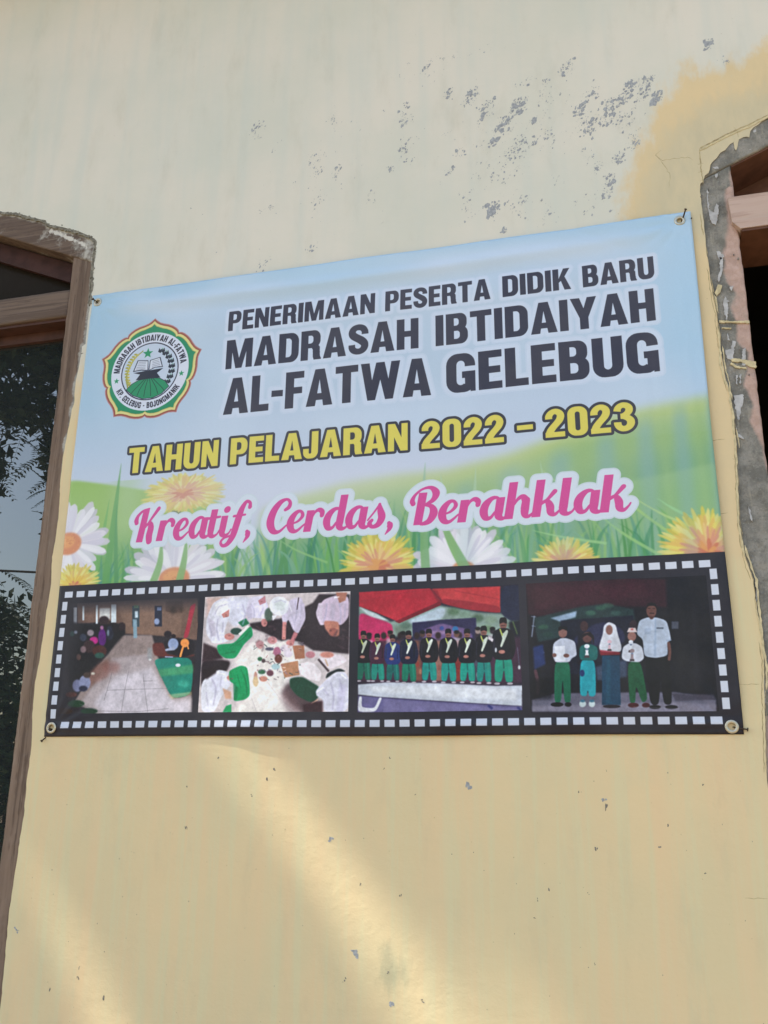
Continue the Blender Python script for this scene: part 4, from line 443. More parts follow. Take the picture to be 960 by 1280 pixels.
["8a5a50",3,0.7,[1235.5,1324.8,1234.9,1328.9,1233.4,1331.8,1231.3,1332.8,1229.2,1331.7,1227.8,1328.7,1227.2,1324.7,1227.8,1320.7,1229.4,1317.7,1231.5,1316.7,1233.5,1317.8,1235.0,1320.8]],
["b05040",3,0.7,[1296.8,1336.2,1296.2,1340.2,1294.7,1343.0,1292.6,1344.1,1290.6,1343.0,1289.2,1340.0,1288.7,1336.0,1289.3,1332.0,1290.8,1329.1,1292.9,1328.1,1294.9,1329.2,1296.4,1332.2]],
["c8ccd0",3,0.7,[1342.2,1347.0,1341.6,1351.0,1340.0,1353.9,1338.0,1354.9,1336.0,1353.8,1334.6,1350.8,1334.1,1346.9,1334.8,1342.9,1336.3,1340.1,1338.3,1339.0,1340.3,1340.1,1341.7,1343.1]],
["c9cfdb",3,1.0,[999.6,1365.8,1084.9,1361.2,1241.2,1367.5,1382.5,1377.3,1456.6,1377.6,1454.6,1434.0,1291.4,1420.0,1072.0,1402.3,1000.0,1393.7]],
["dfe3ea",8,1.0,[1031.8,1371.4,1241.2,1372.9,1441.5,1388.0,1440.5,1417.0,1240.8,1407.1,1042.7,1386.8]],
["6c6794",3,1.0,[1000.1,1396.3,1072.0,1403.3,1291.4,1421.0,1454.6,1434.0,1454.1,1447.0,999.8,1441.6]],
["857fa8",6,0.7,[1074.7,1406.4,1291.3,1424.9,1454.4,1438.8,1454.1,1447.0,1075.0,1441.3]],
["d9dbe4",2,1.0,[1002.8,1398.8,1011.9,1399.0,1010.2,1429.1,1048.5,1432.1,1061.4,1402.2,1070.4,1403.3,1052.9,1442.1,998.7,1441.6]],
["3b3f7c",3,1.0,[1361.5,1430.8,1373.7,1440.6,1378.1,1435.4,1366.0,1425.6]],
["3b3f7c",3,1.0,[1440.2,1435.9,1449.7,1445.6,1453.9,1441.6,1444.5,1431.9]],
["565072",2,1.0,[1074.6,1404.3,1240.6,1417.9,1454.5,1433.6,1454.7,1431.6,1240.8,1416.0,1074.7,1402.3]],
["8a6058",2,1.0,[1022.1,1230.9,1021.0,1236.0,1018.0,1239.7,1013.8,1240.9,1009.6,1239.4,1006.5,1235.6,1005.3,1230.4,1006.3,1225.3,1009.3,1221.6,1013.5,1220.3,1017.7,1221.9,1020.9,1225.7]],
["1a161c",1.8,1.0,[1004.8,1228.9,1005.0,1220.1,1007.3,1215.0,1018.0,1214.6,1021.4,1219.1,1022.5,1229.4,1013.6,1225.5]],
["3a2628",1.2,0.7,[1009.1,1233.6,1018.3,1233.9,1018.3,1232.1,1009.1,1231.8]],
["1f6f5c",2,1.0,[996.5,1300.2,1034.4,1301.1,1038.0,1354.2,1020.8,1353.9,1016.9,1323.7,1011.7,1353.8,995.9,1352.0]],
["1c1a24",2,1.0,[991.0,1244.6,1006.2,1237.7,1022.9,1238.3,1036.7,1247.4,1043.2,1282.5,1035.9,1306.9,995.1,1305.9,987.1,1281.1]],
["b9bfae",1.6,1.0,[1004.7,1240.6,1012.5,1251.1,1021.4,1241.1,1026.1,1245.7,1011.4,1280.2,1006.8,1277.2,1012.6,1259.9]],
["b8c060",1.4,1.0,[1004.8,1239.7,1011.1,1254.5,1013.9,1253.5,1007.6,1238.7]],
["b07c72",2,1.0,[1019.1,1289.1,1018.1,1291.3,1015.4,1292.8,1011.6,1293.3,1007.8,1292.6,1005.0,1291.0,1003.9,1288.8,1004.9,1286.6,1007.7,1285.1,1011.4,1284.6,1015.3,1285.3,1018.0,1286.9]],
["b9b6be",1.8,1.0,[1008.8,1356.3,1007.9,1357.5,1005.4,1358.4,1002.0,1358.7,998.6,1358.3,996.1,1357.3,995.2,1356.0,996.1,1354.8,998.6,1353.9,1002.0,1353.6,1005.4,1354.0,1007.8,1355.0]],
["b9b6be",1.8,1.0,[1037.3,1356.8,1036.4,1358.1,1034.0,1359.0,1030.6,1359.2,1027.2,1358.8,1024.7,1357.8,1023.8,1356.5,1024.7,1355.3,1027.2,1354.4,1030.5,1354.1,1033.9,1354.5,1036.4,1355.5]],
["12323a",2,0.5,[1013.3,1303.6,1015.1,1325.2,1018.1,1325.1,1016.3,1303.5]],
["3fa890",3,0.45,[1024.6,1306.8,1028.2,1349.9,1032.7,1349.7,1029.2,1306.6]],
["3a3648",2.5,0.7,[992.7,1253.4,991.8,1288.4,994.8,1288.6,995.7,1253.6]],
["000000",2,0.5,[1029.9,1257.4,1028.8,1289.4,1030.6,1289.5,1031.7,1257.6]],
["8a6058",2,1.0,[1062.3,1239.2,1061.3,1244.0,1058.5,1247.4,1054.6,1248.6,1050.6,1247.2,1047.7,1243.6,1046.6,1238.7,1047.6,1233.9,1050.4,1230.4,1054.4,1229.3,1058.3,1230.7,1061.2,1234.3]],
["1a161c",1.8,1.0,[1046.1,1237.3,1046.3,1229.0,1048.6,1224.2,1058.6,1223.8,1061.8,1228.1,1062.7,1237.8,1054.4,1234.1]],
["3a2628",1.2,0.7,[1050.2,1241.7,1058.8,1242.0,1058.8,1240.3,1050.2,1240.1]],
["209080",2,1.0,[1038.1,1304.4,1073.6,1305.3,1076.8,1355.3,1060.6,1355.0,1057.1,1326.6,1052.1,1354.9,1037.2,1353.3]],
["4a2440",2,1.0,[1033.1,1252.1,1047.4,1245.6,1063.1,1246.1,1076.0,1254.7,1081.9,1287.8,1075.0,1310.7,1036.7,1309.8,1029.3,1286.4]],
["cfd8cc",1.6,1.0,[1046.0,1248.4,1053.2,1258.2,1061.7,1248.8,1066.0,1253.1,1052.1,1285.6,1047.8,1282.8,1053.3,1266.5]],
["b8c060",1.4,1.0,[1046.1,1247.5,1051.9,1261.5,1054.6,1260.5,1048.7,1246.6]],
["b07c72",2,1.0,[1059.3,1294.0,1058.4,1296.0,1055.8,1297.5,1052.2,1297.9,1048.7,1297.3,1046.0,1295.7,1045.1,1293.7,1046.0,1291.6,1048.6,1290.2,1052.1,1289.7,1055.7,1290.4,1058.3,1292.0]],
["b9b6be",1.8,1.0,[1049.3,1357.3,1048.5,1358.5,1046.2,1359.3,1043.0,1359.6,1039.8,1359.2,1037.4,1358.3,1036.6,1357.0,1037.4,1355.8,1039.7,1355.0,1042.9,1354.7,1046.1,1355.1,1048.5,1356.0]],
["b9b6be",1.8,1.0,[1076.1,1357.7,1075.3,1358.9,1073.0,1359.8,1069.8,1360.1,1066.6,1359.7,1064.3,1358.7,1063.4,1357.5,1064.3,1356.3,1066.6,1355.5,1069.8,1355.2,1072.9,1355.6,1075.3,1356.5]],
["12323a",2,0.5,[1053.8,1307.6,1055.4,1328.0,1058.2,1327.9,1056.6,1307.5]],
["3fa890",3,0.45,[1064.4,1310.6,1067.6,1351.3,1071.8,1351.1,1068.7,1310.4]],
["3a3648",2.5,0.7,[1034.7,1260.4,1033.6,1293.3,1036.5,1293.5,1037.5,1260.6]],
["000000",2,0.5,[1069.5,1264.1,1068.4,1294.2,1070.1,1294.3,1071.2,1264.3]],
["8a6058",2,1.0,[1106.8,1243.0,1105.8,1247.7,1103.0,1251.1,1099.2,1252.2,1095.3,1250.9,1092.4,1247.3,1091.4,1242.5,1092.4,1237.8,1095.2,1234.4,1099.1,1233.2,1102.9,1234.6,1105.8,1238.2]],
["1a161c",1.8,1.0,[1091.0,1241.1,1091.2,1233.0,1093.4,1228.3,1103.2,1227.9,1106.3,1232.1,1107.2,1241.6,1099.1,1238.0]],
["3a2628",1.2,0.7,[1094.9,1245.5,1103.3,1245.7,1103.3,1244.1,1094.9,1243.8]],
["1b6a66",2,1.0,[1082.7,1307.2,1117.5,1308.0,1120.4,1357.2,1104.5,1356.9,1101.2,1329.0,1096.2,1356.8,1081.7,1355.2]],
["2c3c78",2,1.0,[1078.1,1255.7,1092.1,1249.3,1107.5,1249.8,1120.1,1258.3,1125.8,1290.7,1118.9,1313.3,1081.4,1312.5,1074.2,1289.5]],
["cfd8cc",1.6,1.0,[1090.7,1252.0,1097.8,1261.7,1106.2,1252.4,1110.4,1256.6,1096.6,1288.7,1092.4,1285.9,1097.8,1269.8]],
["b8c060",1.4,1.0,[1090.8,1251.2,1096.5,1264.9,1099.1,1263.9,1093.4,1250.2]],
["b07c72",2,1.0,[1103.6,1296.9,1102.6,1298.9,1100.1,1300.3,1096.6,1300.8,1093.1,1300.1,1090.6,1298.6,1089.6,1296.6,1090.5,1294.6,1093.1,1293.2,1096.6,1292.7,1100.1,1293.3,1102.6,1294.9]],
["b9b6be",1.8,1.0,[1093.5,1359.1,1092.7,1360.3,1090.4,1361.1,1087.3,1361.4,1084.1,1361.0,1081.8,1360.1,1081.0,1358.9,1081.8,1357.7,1084.1,1356.9,1087.2,1356.6,1090.4,1357.0,1092.6,1357.9]],
["b9b6be",1.8,1.0,[1119.7,1359.6,1118.9,1360.8,1116.6,1361.6,1113.5,1361.9,1110.4,1361.5,1108.2,1360.6,1107.3,1359.4,1108.1,1358.2,1110.4,1357.4,1113.5,1357.1,1116.6,1357.5,1118.9,1358.4]],
["12323a",2,0.5,[1098.1,1310.3,1099.6,1330.4,1102.3,1330.2,1100.8,1310.2]],
["3fa890",3,0.45,[1108.5,1313.2,1111.4,1353.2,1115.6,1353.0,1112.7,1313.1]],
["3a3648",2.5,0.7,[1079.6,1263.8,1078.4,1296.2,1081.2,1296.4,1082.4,1264.0]],
["000000",2,0.5,[1113.8,1267.5,1112.5,1297.1,1114.1,1297.2,1115.4,1267.6]],
["8a6058",2,1.0,[1153.9,1235.5,1152.8,1240.7,1149.7,1244.4,1145.4,1245.7,1141.2,1244.2,1138.1,1240.3,1137.0,1235.0,1138.1,1229.7,1141.2,1226.0,1145.4,1224.7,1149.7,1226.3,1152.8,1230.2]],
["1a161c",1.8,1.0,[1136.5,1233.5,1136.8,1224.4,1139.3,1219.2,1150.1,1218.8,1153.4,1223.5,1154.4,1234.0,1145.4,1230.0]],
["3a2628",1.2,0.7,[1140.8,1238.2,1150.1,1238.5,1150.1,1236.7,1140.8,1236.4]],
["1d7d66",2,1.0,[1127.1,1306.3,1165.2,1307.2,1168.1,1361.4,1150.8,1361.1,1147.3,1330.3,1141.7,1360.9,1125.7,1359.2]],
["20243e",2,1.0,[1122.3,1249.5,1137.7,1242.5,1154.7,1243.0,1168.4,1252.4,1174.4,1288.2,1166.8,1313.1,1125.6,1312.2,1117.8,1286.8]],
["cfd8cc",1.6,1.0,[1136.2,1245.5,1143.9,1256.2,1153.1,1246.0,1157.7,1250.6,1142.4,1285.9,1137.8,1282.8,1143.9,1265.1]],
["b8c060",1.4,1.0,[1136.3,1244.5,1142.5,1259.7,1145.3,1258.6,1139.2,1243.5]],
["b07c72",2,1.0,[1150.0,1295.0,1149.0,1297.2,1146.2,1298.7,1142.4,1299.2,1138.6,1298.6,1135.8,1296.9,1134.7,1294.6,1135.8,1292.4,1138.6,1290.8,1142.4,1290.3,1146.2,1291.0,1149.0,1292.7]],
["b9b6be",1.8,1.0,[1138.6,1363.5,1137.7,1364.8,1135.2,1365.7,1131.8,1366.0,1128.4,1365.6,1125.8,1364.6,1124.9,1363.3,1125.8,1362.0,1128.3,1361.1,1131.8,1360.8,1135.2,1361.2,1137.7,1362.2]],
["b9b6be",1.8,1.0,[1167.4,1364.0,1166.5,1365.3,1164.0,1366.2,1160.6,1366.5,1157.2,1366.1,1154.7,1365.1,1153.8,1363.8,1154.7,1362.5,1157.2,1361.6,1160.6,1361.3,1164.0,1361.7,1166.5,1362.7]],
["12323a",2,0.5,[1143.9,1309.7,1145.4,1331.8,1148.5,1331.7,1147.0,1309.6]],
["3fa890",3,0.45,[1155.4,1313.0,1158.3,1357.0,1162.9,1356.8,1159.9,1312.8]],
["3a3648",2.5,0.7,[1123.9,1258.5,1122.5,1294.2,1125.5,1294.4,1127.0,1258.7]],
["000000",2,0.5,[1161.4,1262.6,1159.8,1295.2,1161.6,1295.3,1163.2,1262.7]],
["8a6058",2,1.0,[1212.0,1232.4,1210.8,1237.7,1207.7,1241.5,1203.4,1242.8,1199.2,1241.2,1196.1,1237.2,1195.0,1231.9,1196.2,1226.6,1199.3,1222.8,1203.6,1221.5,1207.8,1223.1,1210.9,1227.0]],
["1a161c",1.8,1.0,[1194.5,1230.3,1194.9,1221.2,1197.4,1215.9,1208.3,1215.5,1211.6,1220.2,1212.5,1230.9,1203.5,1226.8]],
["3a2628",1.2,0.7,[1198.8,1235.2,1208.1,1235.5,1208.1,1233.6,1198.8,1233.4]],
["22938a",2,1.0,[1184.6,1304.0,1222.9,1304.9,1225.5,1359.8,1208.0,1359.5,1204.7,1328.4,1198.9,1359.4,1182.8,1357.6]],
["1c1a24",2,1.0,[1180.2,1246.6,1195.7,1239.5,1212.7,1240.0,1226.5,1249.5,1232.3,1285.8,1224.4,1310.9,1183.0,1310.0,1175.4,1284.3]],
["cfd8cc",1.6,1.0,[1194.1,1242.5,1201.8,1253.3,1211.2,1243.0,1215.7,1247.7,1200.1,1283.4,1195.5,1280.3,1201.8,1262.4]],
["b8c060",1.4,1.0,[1194.3,1241.5,1200.4,1256.9,1203.2,1255.8,1197.1,1240.5]],
["b07c72",2,1.0,[1207.7,1292.6,1206.7,1294.8,1203.9,1296.4,1200.0,1296.9,1196.2,1296.2,1193.4,1294.5,1192.3,1292.2,1193.4,1290.0,1196.2,1288.4,1200.1,1287.9,1203.9,1288.6,1206.7,1290.3]],
["b9b6be",1.8,1.0,[1195.8,1362.0,1194.9,1363.3,1192.3,1364.2,1188.9,1364.5,1185.5,1364.1,1182.9,1363.1,1182.0,1361.7,1182.9,1360.4,1185.5,1359.5,1188.9,1359.2,1192.4,1359.6,1194.9,1360.6]],
["b9b6be",1.8,1.0,[1224.7,1362.5,1223.8,1363.8,1221.3,1364.7,1217.9,1365.0,1214.4,1364.6,1211.9,1363.6,1211.0,1362.2,1212.0,1360.9,1214.5,1360.0,1217.9,1359.7,1221.3,1360.1,1223.8,1361.1]],
["12323a",2,0.5,[1201.5,1307.5,1202.9,1329.9,1205.9,1329.8,1204.5,1307.4]],
["3fa890",3,0.45,[1213.0,1310.8,1215.7,1355.4,1220.2,1355.2,1217.5,1310.6]],
["3a3648",2.5,0.7,[1181.7,1255.7,1180.0,1291.8,1183.1,1292.1,1184.8,1255.9]],
["000000",2,0.5,[1219.3,1259.8,1217.5,1292.8,1219.4,1292.9,1221.2,1259.9]],
["8a6058",2,1.0,[1266.8,1234.4,1265.6,1239.7,1262.4,1243.5,1258.1,1244.8,1253.9,1243.3,1250.8,1239.3,1249.7,1233.8,1250.9,1228.5,1254.1,1224.6,1258.4,1223.3,1262.7,1224.9,1265.8,1229.0]],
["1a161c",1.8,1.0,[1249.3,1232.3,1249.7,1223.1,1252.2,1217.7,1263.2,1217.3,1266.5,1222.1,1267.3,1232.9,1258.3,1228.7]],
["3a2628",1.2,0.7,[1253.6,1237.2,1262.9,1237.5,1262.9,1235.6,1253.6,1235.3]],
["229a90",2,1.0,[1238.8,1306.8,1277.4,1307.7,1279.6,1363.2,1262.0,1362.9,1258.9,1331.4,1252.8,1362.7,1236.7,1360.9]],
["1c1a24",2,1.0,[1234.7,1248.7,1250.4,1241.5,1267.5,1242.1,1281.3,1251.7,1286.9,1288.3,1278.8,1313.8,1237.2,1312.8,1229.7,1286.8]],
["cfd8cc",1.6,1.0,[1248.8,1244.6,1256.5,1255.5,1265.9,1245.1,1270.5,1249.8,1254.5,1285.9,1249.9,1282.8,1256.3,1264.7]],
["b8c060",1.4,1.0,[1248.9,1243.6,1255.0,1259.1,1257.9,1258.0,1251.8,1242.6]],
["b07c72",2,1.0,[1262.1,1295.2,1261.1,1297.5,1258.2,1299.1,1254.4,1299.6,1250.5,1298.9,1247.7,1297.2,1246.7,1294.9,1247.7,1292.6,1250.6,1291.0,1254.5,1290.5,1258.3,1291.2,1261.1,1292.9]],
["b9b6be",1.8,1.0,[1249.7,1365.3,1248.8,1366.7,1246.2,1367.6,1242.8,1367.9,1239.3,1367.5,1236.8,1366.5,1235.9,1365.1,1236.8,1363.8,1239.4,1362.8,1242.8,1362.5,1246.3,1363.0,1248.8,1364.0]],
["b9b6be",1.8,1.0,[1278.8,1365.9,1277.9,1367.2,1275.3,1368.1,1271.9,1368.4,1268.5,1368.0,1265.9,1367.0,1265.0,1365.6,1266.0,1364.3,1268.5,1363.4,1272.0,1363.1,1275.4,1363.5,1277.9,1364.5]],
["12323a",2,0.5,[1255.8,1310.3,1257.0,1332.9,1260.1,1332.8,1258.9,1310.2]],
["3fa890",3,0.45,[1267.3,1313.7,1269.7,1358.7,1274.3,1358.5,1271.9,1313.5]],
["3a3648",2.5,0.7,[1236.2,1257.9,1234.3,1294.5,1237.4,1294.7,1239.3,1258.1]],
["000000",2,0.5,[1274.0,1262.1,1272.0,1295.5,1273.9,1295.6,1275.9,1262.2]],
["8a6058",2,1.0,[1319.4,1236.0,1318.1,1241.3,1315.0,1245.1,1310.7,1246.4,1306.5,1244.9,1303.5,1240.9,1302.4,1235.5,1303.7,1230.2,1306.8,1226.4,1311.1,1225.1,1315.3,1226.6,1318.3,1230.6]],
["1a161c",1.8,1.0,[1302.0,1233.9,1302.5,1224.8,1305.0,1219.5,1315.8,1219.1,1319.1,1223.8,1319.9,1234.5,1311.0,1230.4]],
["3a2628",1.2,0.7,[1306.2,1238.8,1315.5,1239.1,1315.5,1237.3,1306.3,1237.0]],
["1f9a8a",2,1.0,[1291.2,1308.0,1329.4,1308.9,1331.2,1364.1,1313.8,1363.8,1310.9,1332.5,1304.7,1363.7,1288.8,1361.9]],
["1c1a24",2,1.0,[1287.5,1250.3,1303.1,1243.2,1320.0,1243.7,1333.6,1253.2,1338.9,1289.6,1330.8,1315.0,1289.6,1314.0,1282.3,1288.2]],
["cfd8cc",1.6,1.0,[1301.5,1246.2,1309.0,1257.0,1318.4,1246.7,1322.9,1251.4,1306.9,1287.3,1302.3,1284.2,1308.8,1266.2]],
["b8c060",1.4,1.0,[1301.6,1245.2,1307.5,1260.6,1310.4,1259.6,1304.5,1244.2]],
["b07c72",2,1.0,[1314.4,1296.6,1313.3,1298.8,1310.5,1300.4,1306.6,1300.9,1302.8,1300.2,1300.1,1298.5,1299.1,1296.2,1300.1,1293.9,1303.0,1292.3,1306.8,1291.8,1310.6,1292.5,1313.4,1294.3]],
["b9b6be",1.8,1.0,[1301.6,1366.3,1300.7,1367.6,1298.2,1368.5,1294.8,1368.8,1291.3,1368.4,1288.9,1367.4,1288.0,1366.0,1288.9,1364.7,1291.4,1363.8,1294.9,1363.5,1298.3,1363.9,1300.8,1364.9]],
["b9b6be",1.8,1.0,[1330.4,1366.8,1329.5,1368.1,1327.0,1369.0,1323.6,1369.3,1320.2,1368.9,1317.7,1367.9,1316.8,1366.5,1317.8,1365.2,1320.3,1364.3,1323.7,1364.0,1327.1,1364.4,1329.6,1365.4]],
["12323a",2,0.5,[1308.0,1311.5,1309.1,1334.0,1312.1,1333.9,1311.0,1311.4]],
["3fa890",3,0.45,[1319.4,1314.9,1321.5,1359.7,1326.0,1359.4,1323.9,1314.7]],
["3a3648",2.5,0.7,[1288.9,1259.4,1286.8,1295.8,1289.9,1296.0,1292.0,1259.7]],
["000000",2,0.5,[1326.3,1263.6,1324.1,1296.8,1326.0,1296.9,1328.2,1263.7]],
["8a6058",2,1.0,[1366.0,1230.9,1364.6,1236.5,1361.3,1240.6,1356.8,1242.0,1352.3,1240.3,1349.1,1236.0,1348.1,1230.3,1349.4,1224.7,1352.8,1220.6,1357.3,1219.2,1361.7,1220.9,1364.9,1225.2]],
["1a161c",1.8,1.0,[1347.6,1228.7,1348.2,1218.9,1350.9,1213.3,1362.4,1212.9,1365.8,1217.9,1366.5,1229.3,1357.2,1224.9]],
["3a2628",1.2,0.7,[1352.1,1233.9,1361.8,1234.2,1361.9,1232.2,1352.1,1231.9]],
["1f8f86",2,1.0,[1337.7,1307.4,1374.0,1308.3,1375.4,1366.9,1358.9,1366.6,1356.5,1333.4,1350.2,1366.4,1335.0,1364.6]],
["1c1a24",2,1.0,[1334.7,1246.1,1348.7,1238.5,1366.6,1239.0,1378.5,1249.1,1383.3,1287.8,1375.3,1314.7,1336.1,1313.8,1329.4,1286.4]],
["cfd8cc",1.6,1.0,[1347.0,1241.7,1354.9,1253.2,1364.9,1242.2,1369.6,1247.2,1352.5,1285.4,1347.7,1282.0,1354.6,1262.9]],
["b8c060",1.4,1.0,[1347.1,1240.6,1353.3,1257.0,1356.3,1255.9,1350.2,1239.5]],
["b07c72",2,1.0,[1360.3,1295.2,1359.2,1297.6,1356.2,1299.3,1352.2,1299.8,1348.1,1299.1,1345.2,1297.2,1344.2,1294.8,1345.3,1292.4,1348.3,1290.7,1352.4,1290.2,1356.4,1290.9,1359.3,1292.8]],
["b9b6be",1.8,1.0,[1348.0,1369.2,1347.0,1370.6,1344.3,1371.6,1340.7,1371.9,1337.1,1371.5,1334.4,1370.4,1333.5,1369.0,1334.5,1367.6,1337.2,1366.6,1340.8,1366.3,1344.4,1366.7,1347.0,1367.8]],
["b9b6be",1.8,1.0,[1375.3,1369.7,1374.3,1371.1,1371.7,1372.1,1368.1,1372.4,1364.5,1372.0,1361.9,1370.9,1360.9,1369.5,1361.9,1368.1,1364.6,1367.1,1368.2,1366.8,1371.8,1367.2,1374.4,1368.3]],
["12323a",2,0.5,[1353.5,1311.1,1354.6,1335.0,1357.8,1334.9,1356.7,1311.0]],
["3fa890",3,0.45,[1364.2,1314.6,1365.9,1362.1,1370.7,1362.0,1369.1,1314.4]],
["3a3648",2.5,0.7,[1335.8,1255.8,1333.5,1294.5,1336.7,1294.7,1339.0,1256.1]],
["000000",2,0.5,[1371.4,1260.1,1369.1,1295.4,1371.0,1295.5,1373.3,1260.3]],
["8a6058",2,1.0,[1421.5,1212.5,1419.9,1219.0,1416.0,1223.6,1410.9,1225.2,1405.8,1223.3,1402.2,1218.4,1401.0,1211.8,1402.6,1205.2,1406.5,1200.5,1411.7,1199.0,1416.7,1200.9,1420.3,1205.8]],
["1a161c",1.8,1.0,[1400.5,1209.9,1401.2,1198.6,1404.4,1192.1,1417.5,1191.6,1421.4,1197.4,1422.1,1210.6,1411.5,1205.5]],
["3a2628",1.2,0.7,[1405.5,1215.9,1416.7,1216.2,1416.8,1214.0,1405.6,1213.6]],
["1f9c84",2,1.0,[1386.4,1300.7,1432.6,1301.8,1434.0,1369.2,1413.0,1368.8,1409.9,1330.6,1402.0,1368.6,1382.7,1366.4]],
["1c1a24",2,1.0,[1382.7,1229.9,1401.7,1221.2,1422.1,1221.8,1438.5,1233.6,1444.4,1278.2,1434.2,1309.2,1384.3,1308.0,1375.9,1276.3]],
["cfd8cc",1.6,1.0,[1399.7,1224.8,1408.6,1238.2,1420.2,1225.5,1425.6,1231.3,1405.7,1275.3,1400.2,1271.4,1408.3,1249.4]],
["b8c060",1.4,1.0,[1399.8,1223.7,1406.8,1242.6,1410.3,1241.3,1403.4,1222.4]],
["b07c72",2,1.0,[1414.6,1286.6,1413.3,1289.4,1409.8,1291.3,1405.2,1291.9,1400.6,1291.0,1397.2,1288.9,1396.1,1286.1,1397.4,1283.4,1400.8,1281.5,1405.5,1280.8,1410.1,1281.7,1413.4,1283.8]],
["b9b6be",1.8,1.0,[1398.2,1371.8,1397.1,1373.4,1394.0,1374.5,1389.9,1374.9,1385.8,1374.4,1382.8,1373.2,1381.7,1371.5,1382.8,1369.9,1385.9,1368.7,1390.1,1368.4,1394.2,1368.9,1397.2,1370.1]],
["b9b6be",1.8,1.0,[1433.0,1372.4,1431.8,1374.0,1428.8,1375.1,1424.7,1375.5,1420.6,1375.0,1417.6,1373.8,1416.6,1372.1,1417.7,1370.5,1420.8,1369.4,1424.9,1369.0,1429.0,1369.5,1431.9,1370.8]],
["12323a",2,0.5,[1406.6,1305.0,1407.7,1332.5,1411.4,1332.3,1410.3,1304.8]],
["3fa890",3,0.45,[1420.4,1309.0,1422.3,1363.7,1427.8,1363.5,1425.9,1308.8]],
["3a3648",2.5,0.7,[1384.3,1241.1,1381.2,1285.7,1384.9,1285.9,1388.0,1241.4]],
["000000",2,0.5,[1429.5,1246.3,1426.4,1286.9,1428.6,1287.0,1431.8,1246.4]],
["cfc9d0",2,1.0,[1368.5,1240.1,1383.4,1250.7,1380.7,1259.1,1368.2,1250.2]],
["c8ccd4",2,1.0,[1392.1,1281.0,1391.6,1284.5,1390.5,1287.0,1388.9,1287.9,1387.5,1287.0,1386.4,1284.4,1386.1,1280.9,1386.6,1277.4,1387.8,1274.8,1389.3,1273.9,1390.8,1274.9,1391.8,1277.5]],
["d0d4da",2,1.0,[1454.3,1329.7,1453.8,1332.6,1452.4,1334.7,1450.7,1335.5,1449.0,1334.6,1447.8,1332.5,1447.4,1329.5,1448.0,1326.6,1449.3,1324.4,1451.1,1323.7,1452.8,1324.5,1454.0,1326.7]],
["6a7488",1.5,1.0,[1447.1,1275.1,1450.3,1324.7,1451.8,1324.6,1448.6,1275.0]],
["8fae58",3,0.7,[1436.2,1204.9,1447.6,1240.6,1450.4,1239.6,1439.1,1203.9]]],"ph4":[["1c1a24",1.5,1.0,[1470.4,1067.4,1992.5,1093.3,1958.1,1459.1,1456.5,1454.7]],
["3a1c28",6,1.0,[1476.4,1092.5,1672.1,1094.8,1859.4,1107.1,1903.1,1189.5,1815.7,1179.4,1693.6,1174.6,1607.7,1181.5,1533.4,1199.3,1479.7,1187.0]],
["4a2430",14,0.8,[1489.4,1110.8,1782.0,1113.7,1805.0,1152.1,1608.6,1164.4,1500.6,1174.0]],
["2a3e40",5,1.0,[1492.9,1197.8,1621.5,1171.8,1687.6,1166.2,1757.8,1183.9,1761.5,1224.2,1503.8,1263.1]],
["9db4cc",4,1.0,[1540.1,1199.5,1610.9,1183.0,1606.7,1199.9,1566.3,1210.7]],
["3f6f58",5,0.55,[1688.2,1177.8,1686.1,1181.1,1680.7,1183.4,1673.5,1184.0,1666.3,1182.8,1661.2,1180.2,1659.5,1176.7,1661.6,1173.4,1667.0,1171.1,1674.3,1170.5,1681.4,1171.7,1686.5,1174.3]],
["4f7f66",5,0.55,[1661.3,1190.4,1659.2,1193.7,1653.8,1196.0,1646.5,1196.6,1639.3,1195.4,1634.2,1192.7,1632.4,1189.3,1634.5,1186.0,1640.0,1183.7,1647.3,1183.0,1654.4,1184.2,1659.6,1186.9]],
["4a6f68",5,0.55,[1726.3,1192.8,1724.1,1196.1,1718.8,1198.3,1711.6,1199.0,1704.6,1197.8,1699.5,1195.2,1697.8,1191.7,1699.9,1188.4,1705.3,1186.2,1712.5,1185.5,1719.5,1186.7,1724.6,1189.4]],
["38584c",5,0.55,[1744.7,1206.9,1742.6,1210.2,1737.2,1212.4,1730.1,1213.1,1723.1,1211.9,1718.1,1209.3,1716.4,1205.9,1718.5,1202.6,1723.8,1200.3,1731.0,1199.7,1738.0,1200.9,1743.0,1203.5]],
["3f6a50",5,0.55,[1533.7,1223.2,1531.5,1226.6,1526.0,1228.9,1518.6,1229.6,1511.3,1228.4,1506.0,1225.7,1504.1,1222.3,1506.2,1218.9,1511.8,1216.6,1519.2,1215.9,1526.5,1217.1,1531.8,1219.8]],
["2a4a40",5,0.55,[1546.1,1244.0,1544.0,1247.4,1538.5,1249.7,1531.1,1250.4,1523.8,1249.2,1518.5,1246.6,1516.7,1243.1,1518.8,1239.8,1524.3,1237.5,1531.7,1236.8,1539.0,1237.9,1544.3,1240.6]],
["4a6f5c",5,0.55,[1708.1,1171.8,1706.0,1175.1,1700.6,1177.4,1693.4,1178.0,1686.3,1176.8,1681.2,1174.1,1679.5,1170.7,1681.6,1167.4,1687.0,1165.1,1694.3,1164.5,1701.4,1165.7,1706.4,1168.3]],
["1a1e32",4,1.0,[1566.5,1207.3,1756.7,1200.6,1757.8,1277.1,1727.2,1354.7,1559.7,1351.4]],
["36385a",5,0.8,[1597.1,1259.1,1645.0,1223.6,1678.2,1214.6,1728.6,1236.4,1732.4,1276.3,1602.6,1279.3]],
["4a5a72",6,0.8,[1651.7,1333.6,1732.9,1315.8,1729.9,1361.2,1652.9,1369.5]],
["141420",8,1.0,[1846.7,1106.5,1991.2,1106.7,1952.7,1421.9,1835.4,1410.9]],
